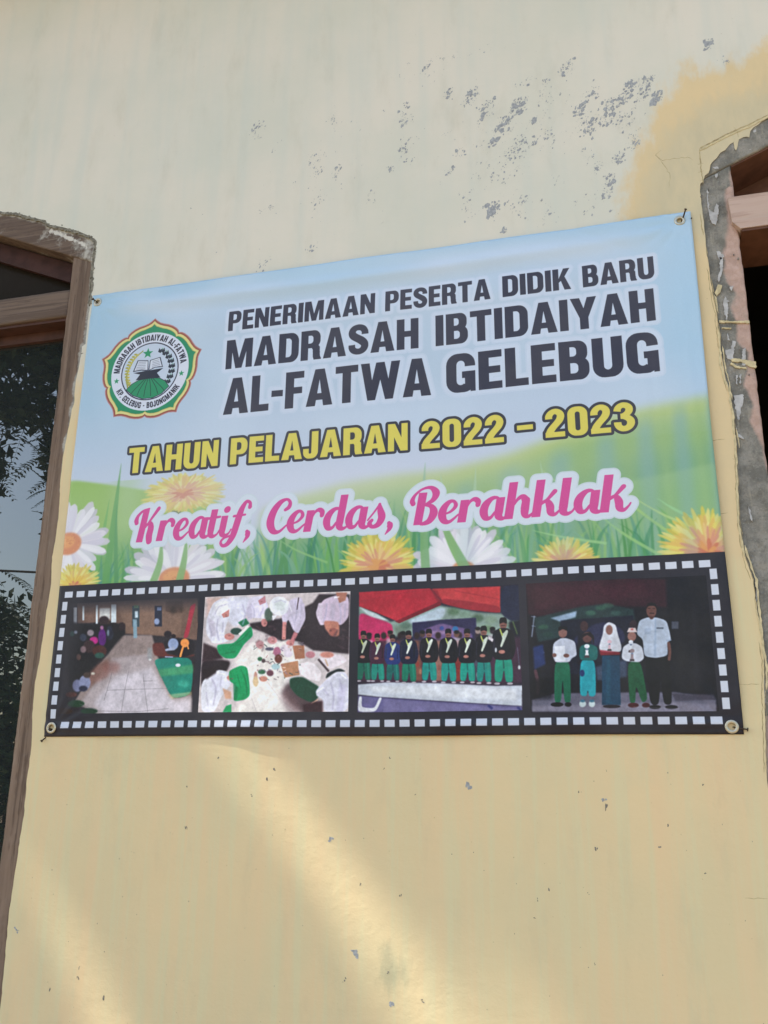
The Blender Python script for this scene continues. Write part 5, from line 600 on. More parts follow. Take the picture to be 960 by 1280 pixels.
["23212c",10,0.7,[1904.2,1176.3,1916.6,1176.7,1906.8,1396.2,1894.7,1396.0]],
["6b6a7c",4,1.0,[1481.8,1415.8,1544.3,1400.3,1848.4,1401.6,1943.7,1421.8,1940.6,1455.3,1480.6,1447.1]],
["8a8798",6,0.8,[1481.1,1432.2,1633.4,1430.6,1846.4,1426.8,1942.5,1434.2,1940.7,1454.0,1480.6,1446.5]],
["494656",5,1.0,[1835.9,1404.6,1938.8,1409.2,1943.7,1421.8,1846.6,1423.7]],
["8f9cb0",2,0.8,[1494.9,1190.8,1485.9,1248.8,1489.2,1249.3,1498.2,1191.4]],
["8f9cb0",1.5,0.6,[1487.5,1194.2,1501.0,1196.1,1501.3,1193.3,1487.8,1191.5]],
["8f9cb0",1.5,0.6,[1487.7,1219.6,1498.5,1222.0,1499.1,1219.4,1488.3,1217.0]],
["7a8aa0",2,1.0,[1505.5,1277.5,1518.2,1294.7,1520.3,1293.1,1507.7,1275.9]],
["a8b4c8",3,0.4,[1851.8,1219.4,1869.3,1220.0,1867.7,1239.7,1850.2,1239.1]],
["60404a",3,1.0,[1488.3,1337.7,1494.8,1370.4,1492.2,1402.7,1501.4,1403.2,1504.1,1369.7,1497.4,1335.7]],
["2a3a6a",5,1.0,[1489.8,1276.2,1516.9,1270.2,1521.3,1324.0,1490.8,1336.7]],
["101018",10,0.7,[1483.8,1363.1,1533.1,1357.4,1537.0,1416.5,1481.8,1415.8]],
["4a3438",2.5,1.0,[1639.0,1225.4,1637.1,1232.8,1632.7,1238.0,1627.0,1239.8,1621.6,1237.7,1617.8,1232.1,1616.7,1224.7,1618.6,1217.3,1622.9,1212.0,1628.6,1210.2,1634.1,1212.4,1637.9,1218.0]],
["1a1a2a",4,1.0,[1611.3,1239.3,1644.0,1240.4,1645.7,1326.8,1603.5,1325.9]],
["3a2a34",3,1.0,[1765.2,1225.7,1763.4,1232.3,1759.3,1237.0,1754.1,1238.6,1749.1,1236.6,1745.7,1231.7,1744.8,1225.0,1746.6,1218.3,1750.7,1213.6,1755.9,1212.0,1760.9,1214.0,1764.3,1219.0]],
["8a6660",2,1.0,[1582.8,1240.5,1580.9,1247.8,1576.2,1253.1,1570.2,1254.9,1564.3,1252.8,1560.2,1247.2,1559.0,1239.7,1560.9,1232.3,1565.5,1227.0,1571.6,1225.2,1577.5,1227.4,1581.6,1233.0]],
["16121a",2,1.0,[1559.1,1236.3,1560.4,1222.8,1583.7,1223.6,1583.7,1237.1,1572.1,1230.0]],
["1e6a50",2,1.0,[1544.9,1314.6,1586.3,1315.6,1583.4,1426.8,1566.0,1424.7,1564.6,1358.1,1557.5,1424.6,1539.8,1426.3]],
["c6ccdc",2,1.0,[1543.7,1267.6,1564.2,1254.7,1580.8,1255.2,1602.1,1264.6,1605.3,1302.7,1591.3,1309.0,1584.2,1320.1,1546.7,1319.3,1540.9,1301.1]],
["e4e8f2",1.5,1.0,[1548.0,1276.5,1573.9,1275.2,1574.4,1317.3,1546.8,1316.6]],
["7f5c56",1.5,1.0,[1551.5,1300.0,1550.6,1302.7,1548.3,1304.6,1545.3,1305.2,1542.4,1304.4,1540.3,1302.4,1539.6,1299.7,1540.5,1297.1,1542.8,1295.2,1545.8,1294.5,1548.8,1295.3,1550.8,1297.4]],
["7f5c56",1.5,1.0,[1585.0,1302.2,1583.9,1304.9,1580.9,1306.7,1576.9,1307.4,1573.0,1306.5,1570.2,1304.5,1569.3,1301.8,1570.5,1299.2,1573.4,1297.3,1577.4,1296.7,1581.3,1297.5,1584.1,1299.5]],
["15121a",2,1.0,[1563.8,1429.8,1561.4,1432.7,1555.1,1434.8,1546.6,1435.5,1538.2,1434.6,1532.0,1432.4,1529.9,1429.5,1532.3,1426.6,1538.6,1424.5,1547.1,1423.8,1555.6,1424.7,1561.6,1426.9]],
["15121a",2,1.0,[1584.5,1430.1,1583.1,1433.0,1579.7,1435.1,1575.2,1435.8,1570.7,1435.0,1567.4,1432.8,1566.4,1429.9,1567.7,1427.0,1571.2,1424.9,1575.7,1424.2,1580.2,1425.0,1583.4,1427.2]],
["6a4a48",2,1.0,[1647.1,1255.2,1645.0,1262.5,1639.9,1267.8,1633.3,1269.5,1626.8,1267.4,1622.4,1261.9,1621.0,1254.4,1623.1,1247.1,1628.2,1241.9,1634.9,1240.1,1641.3,1242.3,1645.8,1247.8]],
["241a20",2,1.0,[1617.9,1263.1,1621.5,1245.0,1644.0,1241.7,1652.4,1254.1,1649.8,1277.3,1647.0,1257.2,1634.4,1248.1,1623.6,1254.5]],
["2aa0ae",2,1.0,[1612.6,1312.9,1651.6,1313.8,1648.6,1410.2,1630.7,1410.0,1627.8,1391.8,1624.2,1409.9,1606.3,1407.7]],
["1f6a68",2,1.0,[1612.4,1279.6,1629.2,1272.1,1645.4,1273.9,1659.9,1282.3,1657.8,1317.3,1610.5,1316.1]],
["203a6a",2,1.0,[1622.4,1349.3,1621.3,1353.9,1618.7,1357.2,1615.4,1358.4,1612.3,1357.1,1610.1,1353.7,1609.4,1349.1,1610.5,1344.5,1613.1,1341.2,1616.4,1340.0,1619.6,1341.3,1621.8,1344.7]],
["dfe4ee",1.2,1.0,[1639.3,1279.0,1638.1,1282.0,1635.4,1284.1,1631.8,1284.8,1628.2,1283.9,1625.7,1281.7,1624.9,1278.6,1626.1,1275.7,1628.8,1273.5,1632.4,1272.8,1636.0,1273.7,1638.5,1276.0]],
["dfe4ee",1.2,1.0,[1635.3,1290.9,1634.7,1293.5,1633.1,1295.4,1631.2,1296.1,1629.2,1295.3,1627.9,1293.4,1627.5,1290.7,1628.2,1288.0,1629.7,1286.1,1631.7,1285.5,1633.7,1286.2,1635.0,1288.2]],
["dfe4ee",1.2,1.0,[1628.8,1292.0,1634.0,1292.2,1636.0,1302.9,1625.6,1302.6]],
["50484e",1.2,1.0,[1624.9,1302.6,1636.6,1302.9,1637.6,1309.5,1623.3,1309.2]],
["7a8aa4",1.2,1.0,[1634.9,1286.9,1634.4,1288.2,1633.2,1289.2,1631.5,1289.5,1629.9,1289.1,1628.8,1288.1,1628.4,1286.7,1628.9,1285.4,1630.2,1284.5,1631.8,1284.2,1633.4,1284.6,1634.6,1285.6]],
["c9d8dc",2,1.0,[1621.9,1429.2,1620.5,1433.4,1617.0,1436.4,1612.5,1437.5,1608.0,1436.3,1604.9,1433.2,1603.9,1429.0,1605.3,1424.8,1608.8,1421.8,1613.4,1420.7,1617.8,1421.9,1620.9,1425.0]],
["c9d8dc",2,1.0,[1644.9,1429.5,1643.6,1433.7,1640.4,1436.7,1636.2,1437.7,1632.1,1436.6,1629.2,1433.5,1628.3,1429.3,1629.7,1425.1,1632.9,1422.1,1637.1,1421.0,1641.2,1422.2,1644.1,1425.3]],
["4a7a92",2,1.0,[1619.8,1421.5,1618.8,1423.4,1616.4,1424.8,1613.1,1425.3,1609.9,1424.7,1607.7,1423.3,1606.9,1421.3,1607.9,1419.4,1610.3,1418.0,1613.5,1417.5,1616.7,1418.1,1619.0,1419.5]],
["4a7a92",2,1.0,[1643.5,1421.8,1642.5,1423.7,1640.1,1425.1,1636.8,1425.5,1633.7,1425.0,1631.4,1423.6,1630.7,1421.6,1631.6,1419.7,1634.1,1418.3,1637.3,1417.8,1640.5,1418.4,1642.7,1419.8]],
["1d4660",2,1.0,[1669.6,1304.4,1714.5,1305.5,1709.4,1432.8,1662.0,1432.3]],
["27586f",5,0.7,[1679.9,1314.5,1691.5,1314.8,1683.2,1428.0,1671.8,1427.9]],
["cfd2dc",2,1.0,[1692.4,1215.1,1710.1,1223.8,1713.6,1249.3,1721.7,1282.6,1718.2,1297.0,1666.9,1295.7,1662.5,1281.0,1674.9,1248.1,1678.9,1224.7]],
["8a645e",2,1.0,[1701.4,1237.5,1699.8,1244.2,1696.2,1248.9,1691.6,1250.6,1687.2,1248.7,1684.1,1243.7,1683.3,1237.0,1684.9,1230.3,1688.6,1225.5,1693.2,1223.9,1697.6,1225.8,1700.6,1230.8]],
["9a2838",2.5,0.8,[1663.4,1289.0,1718.2,1297.0,1714.6,1303.5,1665.1,1303.6]],
["d8b8c4",1.2,1.0,[1696.8,1268.7,1695.9,1271.1,1693.7,1272.8,1690.8,1273.3,1688.0,1272.6,1686.0,1270.8,1685.4,1268.4,1686.3,1266.0,1688.5,1264.3,1691.4,1263.8,1694.2,1264.5,1696.2,1266.3]],
["d8b8c4",1.2,1.0,[1693.6,1278.2,1693.1,1280.3,1691.8,1281.8,1690.3,1282.3,1688.7,1281.7,1687.7,1280.1,1687.4,1278.0,1688.0,1275.9,1689.2,1274.4,1690.8,1273.8,1692.3,1274.4,1693.3,1276.0]],
["d8b8c4",1.2,1.0,[1688.4,1279.1,1692.5,1279.2,1694.0,1287.7,1685.8,1287.5]],
["50484e",1.2,1.0,[1685.3,1287.5,1694.6,1287.7,1695.3,1293.0,1683.9,1292.7]],
["7a8aa4",1.2,1.0,[1693.3,1275.0,1692.9,1276.0,1691.9,1276.8,1690.6,1277.0,1689.3,1276.7,1688.4,1275.9,1688.1,1274.8,1688.5,1273.8,1689.5,1273.0,1690.8,1272.8,1692.1,1273.1,1693.0,1273.9]],
["24202a",2,1.0,[1709.1,1436.6,1706.0,1438.8,1697.6,1440.4,1686.2,1440.8,1674.8,1440.1,1666.6,1438.4,1663.7,1436.1,1666.8,1433.9,1675.3,1432.4,1686.7,1431.9,1698.1,1432.6,1706.3,1434.4]],
["1c5a3c",2,1.0,[1732.5,1322.3,1767.5,1319.9,1777.9,1419.7,1762.9,1429.0,1750.6,1380.9,1746.0,1428.8,1731.7,1428.6]],
["9a726a",2,1.0,[1760.5,1256.0,1758.5,1262.6,1754.0,1267.3,1748.2,1268.9,1742.6,1266.9,1738.7,1262.0,1737.6,1255.3,1739.6,1248.8,1744.1,1244.0,1750.0,1242.4,1755.6,1244.4,1759.5,1249.4]],
["d2c2c2",1.5,1.0,[1737.0,1244.7,1742.9,1232.9,1759.5,1233.5,1763.8,1245.5]],
["b04a4a",1.5,0.7,[1754.8,1237.3,1754.2,1238.6,1752.7,1239.5,1750.8,1239.8,1748.9,1239.4,1747.6,1238.4,1747.1,1237.0,1747.7,1235.7,1749.2,1234.8,1751.2,1234.5,1753.0,1234.9,1754.4,1235.9]],
["cdd2de",2,1.0,[1724.3,1282.7,1740.2,1273.3,1758.0,1273.8,1773.8,1284.1,1776.8,1313.6,1764.0,1324.3,1729.4,1320.9,1718.5,1312.1]],
["dfe4ee",1.2,1.0,[1751.8,1271.0,1750.8,1273.6,1748.3,1275.5,1745.1,1276.1,1742.0,1275.3,1739.9,1273.3,1739.2,1270.6,1740.2,1268.0,1742.7,1266.1,1745.9,1265.4,1749.0,1266.3,1751.1,1268.3]],
["dfe4ee",1.2,1.0,[1748.2,1281.5,1747.6,1283.9,1746.2,1285.6,1744.5,1286.2,1742.8,1285.5,1741.6,1283.7,1741.3,1281.3,1742.0,1279.0,1743.3,1277.3,1745.1,1276.7,1746.8,1277.4,1747.9,1279.2]],
["dfe4ee",1.2,1.0,[1742.4,1282.6,1747.0,1282.7,1748.6,1292.2,1739.5,1292.0]],
["50484e",1.2,1.0,[1738.9,1291.9,1749.2,1292.2,1749.9,1298.1,1737.4,1297.8]],
["7a8aa4",1.2,1.0,[1747.9,1278.0,1747.4,1279.1,1746.3,1280.0,1744.9,1280.3,1743.4,1279.9,1742.5,1279.0,1742.2,1277.8,1742.6,1276.6,1743.7,1275.8,1745.2,1275.5,1746.6,1275.9,1747.6,1276.8]],
["9a8a90",1.2,1.0,[1753.4,1294.0,1752.4,1296.7,1749.9,1298.5,1746.8,1299.2,1743.7,1298.4,1741.5,1296.4,1740.8,1293.7,1741.8,1291.1,1744.3,1289.2,1747.5,1288.6,1750.6,1289.3,1752.7,1291.4]],
["9a8a90",1.2,1.0,[1749.8,1304.5,1749.2,1306.9,1747.8,1308.6,1746.1,1309.2,1744.4,1308.5,1743.3,1306.7,1743.0,1304.4,1743.6,1302.0,1745.0,1300.3,1746.7,1299.8,1748.4,1300.4,1749.5,1302.2]],
["9a8a90",1.2,1.0,[1744.0,1305.6,1748.6,1305.7,1750.2,1315.1,1741.1,1314.9]],
["50484e",1.2,1.0,[1740.5,1314.9,1750.8,1315.2,1751.5,1321.0,1739.0,1320.8]],
["7a8aa4",1.2,1.0,[1749.5,1301.0,1749.0,1302.2,1747.9,1303.0,1746.5,1303.3,1745.1,1302.9,1744.1,1302.0,1743.8,1300.9,1744.2,1299.7,1745.3,1298.9,1746.8,1298.6,1748.2,1298.9,1749.2,1299.8]],
["4a2024",2,1.0,[1754.4,1434.0,1752.4,1437.1,1747.2,1439.4,1740.3,1440.1,1733.5,1439.2,1728.6,1436.8,1726.9,1433.6,1729.0,1430.5,1734.2,1428.2,1741.1,1427.4,1747.9,1428.4,1752.8,1430.8]],
["4a2024",2,1.0,[1781.8,1434.3,1780.2,1437.4,1776.4,1439.7,1771.4,1440.5,1766.5,1439.6,1763.0,1437.2,1761.9,1434.0,1763.5,1430.9,1767.3,1428.6,1772.3,1427.8,1777.2,1428.7,1780.7,1431.1]],
["121018",2,1.0,[1776.0,1307.0,1839.7,1308.6,1839.1,1363.3,1836.1,1433.0,1816.4,1432.8,1813.2,1362.8,1804.0,1433.9,1783.0,1433.6]],
["b6c2d4",2,1.0,[1769.8,1214.5,1791.4,1206.6,1814.9,1207.4,1840.7,1217.0,1848.0,1267.9,1837.6,1272.8,1836.0,1308.6,1805.6,1314.3,1775.8,1309.0,1776.5,1264.4,1760.9,1250.8]],
["9fb0c8",2.5,0.8,[1810.1,1212.6,1814.5,1212.7,1805.9,1309.7,1800.9,1309.6]],
["64707f",1.5,1.0,[1812.9,1233.9,1830.5,1234.5,1830.2,1238.4,1812.6,1237.9]],
["9aaac2",2,0.5,[1782.4,1234.9,1798.9,1235.4,1797.6,1251.9,1781.2,1251.4]],
["97a6bf",1.5,1.0,[1834.1,1270.7,1848.0,1269.2,1847.9,1266.6,1834.0,1268.1]],
["6d4c46",2,1.0,[1816.9,1189.5,1814.3,1199.4,1808.9,1206.5,1802.1,1209.0,1795.6,1206.1,1791.3,1198.6,1790.2,1188.5,1792.7,1178.5,1798.1,1171.4,1805.0,1168.9,1811.5,1171.9,1815.8,1179.4]],
["1d181c",2,1.0,[1790.4,1185.1,1793.4,1170.5,1805.2,1166.9,1816.3,1171.4,1817.1,1186.2,1813.4,1176.6,1796.8,1176.0]],
["2c1e20",1.2,1.0,[1797.9,1197.1,1809.3,1197.6,1809.4,1195.6,1798.0,1195.1]],
["2c1e20",1,0.8,[1795.1,1184.1,1801.5,1183.7,1801.4,1182.0,1795.0,1182.5]],
["2c1e20",1,0.8,[1806.4,1183.9,1813.3,1184.8,1813.6,1183.2,1806.7,1182.3]],
["5c3e3a",2,1.0,[1794.8,1204.0,1811.3,1204.6,1804.4,1212.4,1799.3,1212.2]],
["6d4c46",2,1.0,[1836.0,1273.4,1837.7,1299.0,1833.5,1321.0,1841.5,1322.1,1845.8,1299.0,1844.1,1272.4]],
["17141a",2,1.0,[1808.6,1439.0,1806.4,1441.5,1800.9,1443.3,1793.4,1443.9,1786.1,1443.1,1780.8,1441.2,1779.0,1438.7,1781.1,1436.2,1786.7,1434.4,1794.2,1433.8,1801.5,1434.5,1806.8,1436.4]],
["17141a",2,1.0,[1850.2,1439.4,1847.9,1441.9,1842.0,1443.7,1834.0,1444.3,1826.1,1443.5,1820.4,1441.6,1818.4,1439.1,1820.8,1436.6,1826.7,1434.8,1834.8,1434.2,1842.7,1435.0,1848.3,1436.9]],
["a6a8b4",1.5,0.35,[1740.3,1439.2,1851.0,1444.1,1851.3,1442.3,1740.5,1437.3]]],"hillL":[["8ab35f",1,1.0,[-94.8,679.5,27.4,689.0,148.4,712.1,266.7,737.4,494.0,778.2,605.8,833.1,623.3,1134.1,-38.4,1108.3]]],"hillR":[["a9c07a",1,1.0,[685.6,838.5,788.5,799.6,941.3,767.6,1115.6,753.4,1260.9,750.1,1449.8,716.4,1588.9,672.2,1725.7,628.7,1880.2,607.5,2008.9,596.7,1975.1,1187.0,700.5,1137.2]]],"ray":[["b9cf9a",1,1.0,[1713.4,829.3,1800.0,822.0,1906.8,807.2,2001.5,791.8,1995.1,927.6,1982.9,1102.3,1697.6,1088.4]]],"pts":[["daisy1",17.6,903.7],
["dand1",53.3,1029.4],
["dand2",415.3,759.2],
["daisy2",402.5,1012.9],
["dand3",1056.4,1016.8],
["daisy3",1303.4,1041.5],
["dand4",1590.0,1020.0],
["dand5",1960.0,1025.1]]}""")
# ---------------------------------------------------------------- banner print, painted with numpy
BW, BH = 2000.0, 1507.0          # banner size in mm
PX = 1.2                          # print pixels per mm
def hexc(c): return np.array([int(c[i:i+2], 16)/255 for i in (0, 2, 4)], np.float32)
def winding(polys, x0, y0, w, h, s):
    """coverage (0..1) of a w x h pixel window at (x0,y0) px, sub-sampled s times"""
    W, H = w*s, h*s
    acc = np.zeros((H, W+1), np.int16)
    for p in polys:
        p = (np.asarray(p, float)-[x0, y0])*s
        q = np.roll(p, -1, 0)
        for (ax, ay), (bx, by) in zip(p, q):
            if ay == by: continue
            d = 1
            if ay > by: ax, ay, bx, by, d = bx, by, ax, ay, -1
            r0 = max(int(math.ceil(ay-.5)), 0); r1 = min(int(math.ceil(by-.5)), H)
            if r1 <= r0: continue
            rows = np.arange(r0, r1)
            xs = ax+(rows+.5-ay)*(bx-ax)/(by-ay)
            cols = np.clip(np.ceil(xs-.5).astype(int), 0, W)
            acc[rows, cols] += d
    return (np.cumsum(acc, 1)[:, :W] != 0)
def shrink(m, s):
    H, W = m.shape
    return m.reshape(H//s, s, W//s, s).mean((1, 3)).astype(np.float32)
def blur(a, r):
    if r <= 0.3: return a
    n = int(math.ceil(r*2.5)); k = np.exp(-np.arange(-n, n+1)**2/(2*r*r)); k /= k.sum()
    for ax in (0, 1):
        pad = [(0, 0)]*a.ndim; pad[ax] = (n, n)
        b = np.pad(a, pad, mode='edge'); out = np.zeros_like(a)
        for i, kk in enumerate(k):
            sl = [slice(None)]*a.ndim; sl[ax] = slice(i, i+a.shape[ax]); out += kk*b[tuple(sl)]
        a = out
    return a
def chaikin(q):
    q = np.asarray(q, float).reshape(-1, 2)
    if len(q) < 5 or np.ptp(q, 0).max() > 170: return q
    for k in (.16, .25): r = np.roll(q, -1, 0); q = np.stack([q*(1-k)+r*k, q*k+r*(1-k)], 1).reshape(-1, 2)
    return q
class Canvas:
    def __init__(s, x0, y0, x1, y1, col):
        s.ox, s.oy = x0*PX, y0*PX
        s.w, s.h = int(round((x1-x0)*PX)), int(round((y1-y0)*PX))
        s.a = np.zeros((s.h, s.w, 3), np.float32)+hexc(col)
    def window(s, pts, pad):
        p = np.concatenate([np.asarray(q, float).reshape(-1, 2) for q in pts])*PX-[s.ox, s.oy]
        x0 = max(int(p[:, 0].min()-pad)-1, 0); y0 = max(int(p[:, 1].min()-pad)-1, 0)
        x1 = min(int(p[:, 0].max()+pad)+2, s.w); y1 = min(int(p[:, 1].max()+pad)+2, s.h)
        return x0, y0, x1-x0, y1-y0
    def blend(s, x0, y0, m, col, a=1.0):
        h, w = m.shape; v = s.a[y0:y0+h, x0:x0+w]
        c = hexc(col) if isinstance(col, str) else col
        v += (c-v)*(m*a)[..., None]
    def fill(s, polys, col, soft=0.0, a=1.0, ss=2):
        pad = soft*3+2
        x0, y0, w, h = s.window(polys, pad)
        if w <= 0 or h <= 0: return
        P = [np.asarray(q, float).reshape(-1, 2)*PX-[s.ox, s.oy] for q in polys]
        m = shrink(winding(P, x0, y0, w, h, ss), ss)
        s.blend(x0, y0, blur(m, soft), col, a)
def edt(mask, r):
    """distance in px to the mask, capped at r"""
    d = np.where(mask, 0.0, 1e6).astype(np.float32); H, W = d.shape; out = d.copy()
    for k in range(1, r+1):
        out[k:] = np.minimum(out[k:], d[:-k]+k*k); out[:-k] = np.minimum(out[:-k], d[k:]+k*k)
    d = out; out = d.copy()
    for k in range(1, r+1):
        out[:, k:] = np.minimum(out[:, k:], d[:, :-k]+k*k); out[:, :-k] = np.minimum(out[:, :-k], d[:, k:]+k*k)
    return np.sqrt(out)
def catmull(pts, n=8):
    p = np.asarray(pts, float); p = np.concatenate([2*p[:1]-p[1:2], p, 2*p[-1:]-p[-2:-1]]); o = []
    for i in range(1, len(p)-2):
        for t in np.arange(n)/n:
            o.append(.5*(2*p[i]+(p[i+1]-p[i-1])*t+(2*p[i-1]-5*p[i]+4*p[i+1]-p[i+2])*t*t+(3*p[i]-p[i-1]-3*p[i+1]+p[i+2])*t**3))
    o.append(p[-2]); return np.array(o)
def ribbon(pts, n=8):
    """outline of a stroke given as (x, y, width) points, butt ends"""
    c = catmull(pts, n); t = np.gradient(c[:, :2], axis=0); t /= np.linalg.norm(t, axis=1)[:, None]+1e-9
    nn = np.stack([-t[:, 1], t[:, 0]], 1)*c[:, 2:]/2
    return np.concatenate([c[:, :2]+nn, (c[:, :2]-nn)[::-1]])
def ring(cx, cy, rx, ry, n=28, a0=0): return np.array([(cx+rx*math.cos(t), cy+ry*math.sin(t)) for t in a0+np.arange(n)*2*math.pi/n])
def rr(x0, y0, x1, y1, rl, rrr, k=.8):
    """block with rounded left (rl) and right (rrr) corners"""
    o = []
    for cx, cy, r, a in ((x1, y1, rrr, 0), (x0, y1, rl, 90), (x0, y0, rl, 180), (x1, y0, rrr, 270)):
        sx = -1 if cx == x1 else 1; sy = -1 if cy == y1 else 1
        if r == 0: o.append((cx, cy)); continue
        for t in np.linspace(a, a+90, 7):
            tt = math.radians(t); o.append((cx+sx*r+r*math.cos(tt), cy+sy*r*1.1+r*1.1*math.sin(tt)))
    return np.array(o)
def box(x0, y0, x1, y1): return np.array([(x0, y0), (x1, y0), (x1, y1), (x0, y1)], float)
T_, H_ = .25, .19
def glyph(c):
    """heavy condensed capitals: (advance, [(add?, outline)])"""
    A, S = True, False
    g = {
    'I': (.25, [(A, box(0, 0, .25, 1))]),
    'E': (.56, [(A, box(0, 0, .25, 1)), (A, box(0, 0, .56, H_)), (A, box(0, .41, .52, .59)), (A, box(0, 1-H_, .56, 1))]),
    'F': (.55, [(A, box(0, 0, .25, 1)), (A, box(0, .39, .5, .57)), (A, box(0, 1-H_, .55, 1))]),
    'L': (.54, [(A, box(0, 0, .25, 1)), (A, box(0, 0, .54, H_))]),
    'H': (.70, [(A, box(0, 0, .25, 1)), (A, box(.45, 0, .70, 1)), (A, box(.2, .41, .5, .6))]),
    'T': (.66, [(A, box(.205, 0, .455, 1)), (A, box(0, 1-H_, .66, 1))]),
    'P': (.66, [(A, box(0, 0, .25, 1)), (A, rr(0, .36, .66, 1, 0, .24)), (S, rr(.25, .53, .42, .83, 0, .09))]),
    'R': (.69, [(A, box(0, 0, .25, 1)), (A, rr(0, .40, .67, 1, 0, .23)), (A, [(.3, .47), (.56, .53), (.65, .42), (.66, .12), (.70, .03), (.70, 0), (.45, 0), (.42, .1), (.41, .34), (.37, .41), (.2, .41)]), (S, rr(.25, .56, .42, .83, 0, .09))]),
    'B': (.68, [(A, rr(0, 0, .68, .58, 0, .22)), (A, rr(0, .44, .65, 1, 0, .21)), (S, rr(.25, .17, .43, .43, 0, .09)), (S, rr(.25, .60, .40, .84, 0, .08))]),
    'D': (.69, [(A, rr(0, 0, .69, 1, 0, .27)), (S, rr(.25, .18, .44, .82, 0, .11))]),
    'O': (.70, [(A, rr(0, -.01, .70, 1.01, .27, .27)), (S, rr(.25, .18, .45, .82, .1, .1))]),
    '0': (.58, [(A, rr(0, -.01, .58, 1.01, .24, .24)), (S, rr(.22, .17, .36, .83, .07, .07))]),
    'U': (.68, [(A, rr(0, -.01, .68, .7, .26, .26)), (A, box(0, .4, .68, 1)), (S, rr(.25, .18, .43, .7, .09, .09)), (S, box(.25, .5, .43, 1.1))]),
    'J': (.52, [(A, rr(-.04, -.01, .52, .7, .22, .24)), (S, box(-.06, .36, .27, 1.1)), (A, box(.27, .3, .52, 1)), (S, rr(.17, .17, .27, .7, .05, .05))]),
    'G': (.70, [(A, rr(0, -.01, .70, 1.01, .27, .27)), (S, rr(.25, .18, .45, .82, .1, .1)), (S, box(.44, .52, .8, .66)), (A, box(.38, .36, .70, .53)), (A, box(.58, 0, .70, .4)), (S, [(.45, .2), (.45, .36), (.39, .36), (.39, .22)])]),
    'N': (.70, [(A, box(0, 0, .22, 1)), (A, box(.48, 0, .70, 1)), (A, [(0, 1), (.25, 1), (.70, 0), (.45, 0)])]),
    'M': (.94, [(A, box(0, 0, .22, 1)), (A, box(.72, 0, .94, 1)), (A, [(0, 1), (.30, 1), (.56, 0), (.36, 0), (.16, .8)]), (A, [(.94, 1), (.64, 1), (.38, 0), (.58, 0), (.78, .8)])]),
    'A': (.78, [(A, [(0, 0), (.25, 1), (.53, 1), (.78, 0), (.51, 0), (.39, .72), (.27, 0)]), (A, box(.2, .16, .58, .34))]),
    'W': (1.12, [(A, [(0, 1), (.25, 1), (.38, .2), (.42, 0), (.20, 0)]), (A, [(.2, 0), (.42, 0), (.68, 1), (.44, 1)]), (A, [(.44, 1), (.68, 1), (.92, 0), (.70, 0)]), (A, [(.70, 0), (.92, 0), (1.12, 1), (.87, 1)])]),
    'Y': (.76, [(A, box(.255, 0, .505, .5)), (A, [(0, 1), (.27, 1), (.40, .60), (.505, .42), (.505, .36), (.255, .36)]), (A, [(.76, 1), (.49, 1), (.36, .60), (.255, .42), (.255, .36), (.505, .36)])]),
    'K': (.74, [(A, box(0, 0, .25, 1)), (A, [(.2, .40), (.46, 1), (.73, 1), (.44, .50), (.2, .3)]), (A, [(.28, .62), (.50, .62), (.76, 0), (.48, 0)])]),
    'S': (.66, [(A, ribbon([(.55, .66, .23), (.545, .75, .22), (.49, .85, .21), (.385, .90, .20), (.27, .90, .20), (.17, .85, .22), (.125, .76, .24), (.14, .665, .25), (.21, .595, .25), (.33, .52, .25), (.45, .44, .26), (.53, .35, .25), (.54, .25, .24), (.49, .155, .22), (.39, .10, .20), (.27, .10, .20), (.17, .15, .21), (.12, .235, .22), (.115, .33, .22)], 4))]),
    '2': (.58, [(A, box(0, 0, .57, .18)), (A, ribbon([(.11, .645, .21), (.115, .74, .21), (.17, .84, .2), (.26, .90, .19), (.36, .89, .2), (.44, .82, .21), (.46, .71, .22), (.42, .59, .22), (.34, .48, .21), (.24, .36, .21), (.16, .24, .22), (.12, .12, .23)], 4))]),
    '3': (.60, [(A, ribbon([(.11, .70, .21), (.13, .79, .2), (.19, .87, .19), (.28, .905, .19), (.38, .88, .2), (.45, .80, .21), (.445, .69, .21), (.38, .60, .19), (.27, .545, .16), (.20, .54, .15)], 4)), (A, ribbon([(.20, .51, .15), (.29, .505, .17), (.40, .455, .2), (.475, .36, .22), (.475, .24, .22), (.41, .14, .2), (.31, .095, .19), (.21, .11, .19), (.14, .18, .2), (.11, .27, .21), (.108, .33, .21)], 4))]),
    '-': (.34, [(A, box(0, .36, .34, .53))]),
    '.': (.2, [(A, box(0, 0, .2, .2))]),
    ' ': (.3, [])}
    return g[c]
def text_mask(words, place, win, s=2):
    """words: list of (string, x0, x1 or None); place maps a glyph outline to px"""
    x0, y0, w, h = win
    out = np.zeros((h*s, w*s), bool)
    for polys in words:
        P = [place(p) for _, p in polys]
        allp = np.concatenate(P); ax = max(int(allp[:, 0].min())-1, x0); ay = max(int(allp[:, 1].min())-1, y0)
        bx = min(int(allp[:, 0].max())+2, x0+w); by = min(int(allp[:, 1].max())+2, y0+h)
        if bx <= ax or by <= ay: continue
        m = np.zeros(((by-ay)*s, (bx-ax)*s), bool)
        for (add, _), p in zip(polys, P):
            k = winding([p], ax, ay, bx-ax, by-ay, s)
            m = (m | k) if add else (m & ~k)
        out[(ay-y0)*s:(by-y0)*s, (ax-x0)*s:(bx-x0)*s] |= m
    return out
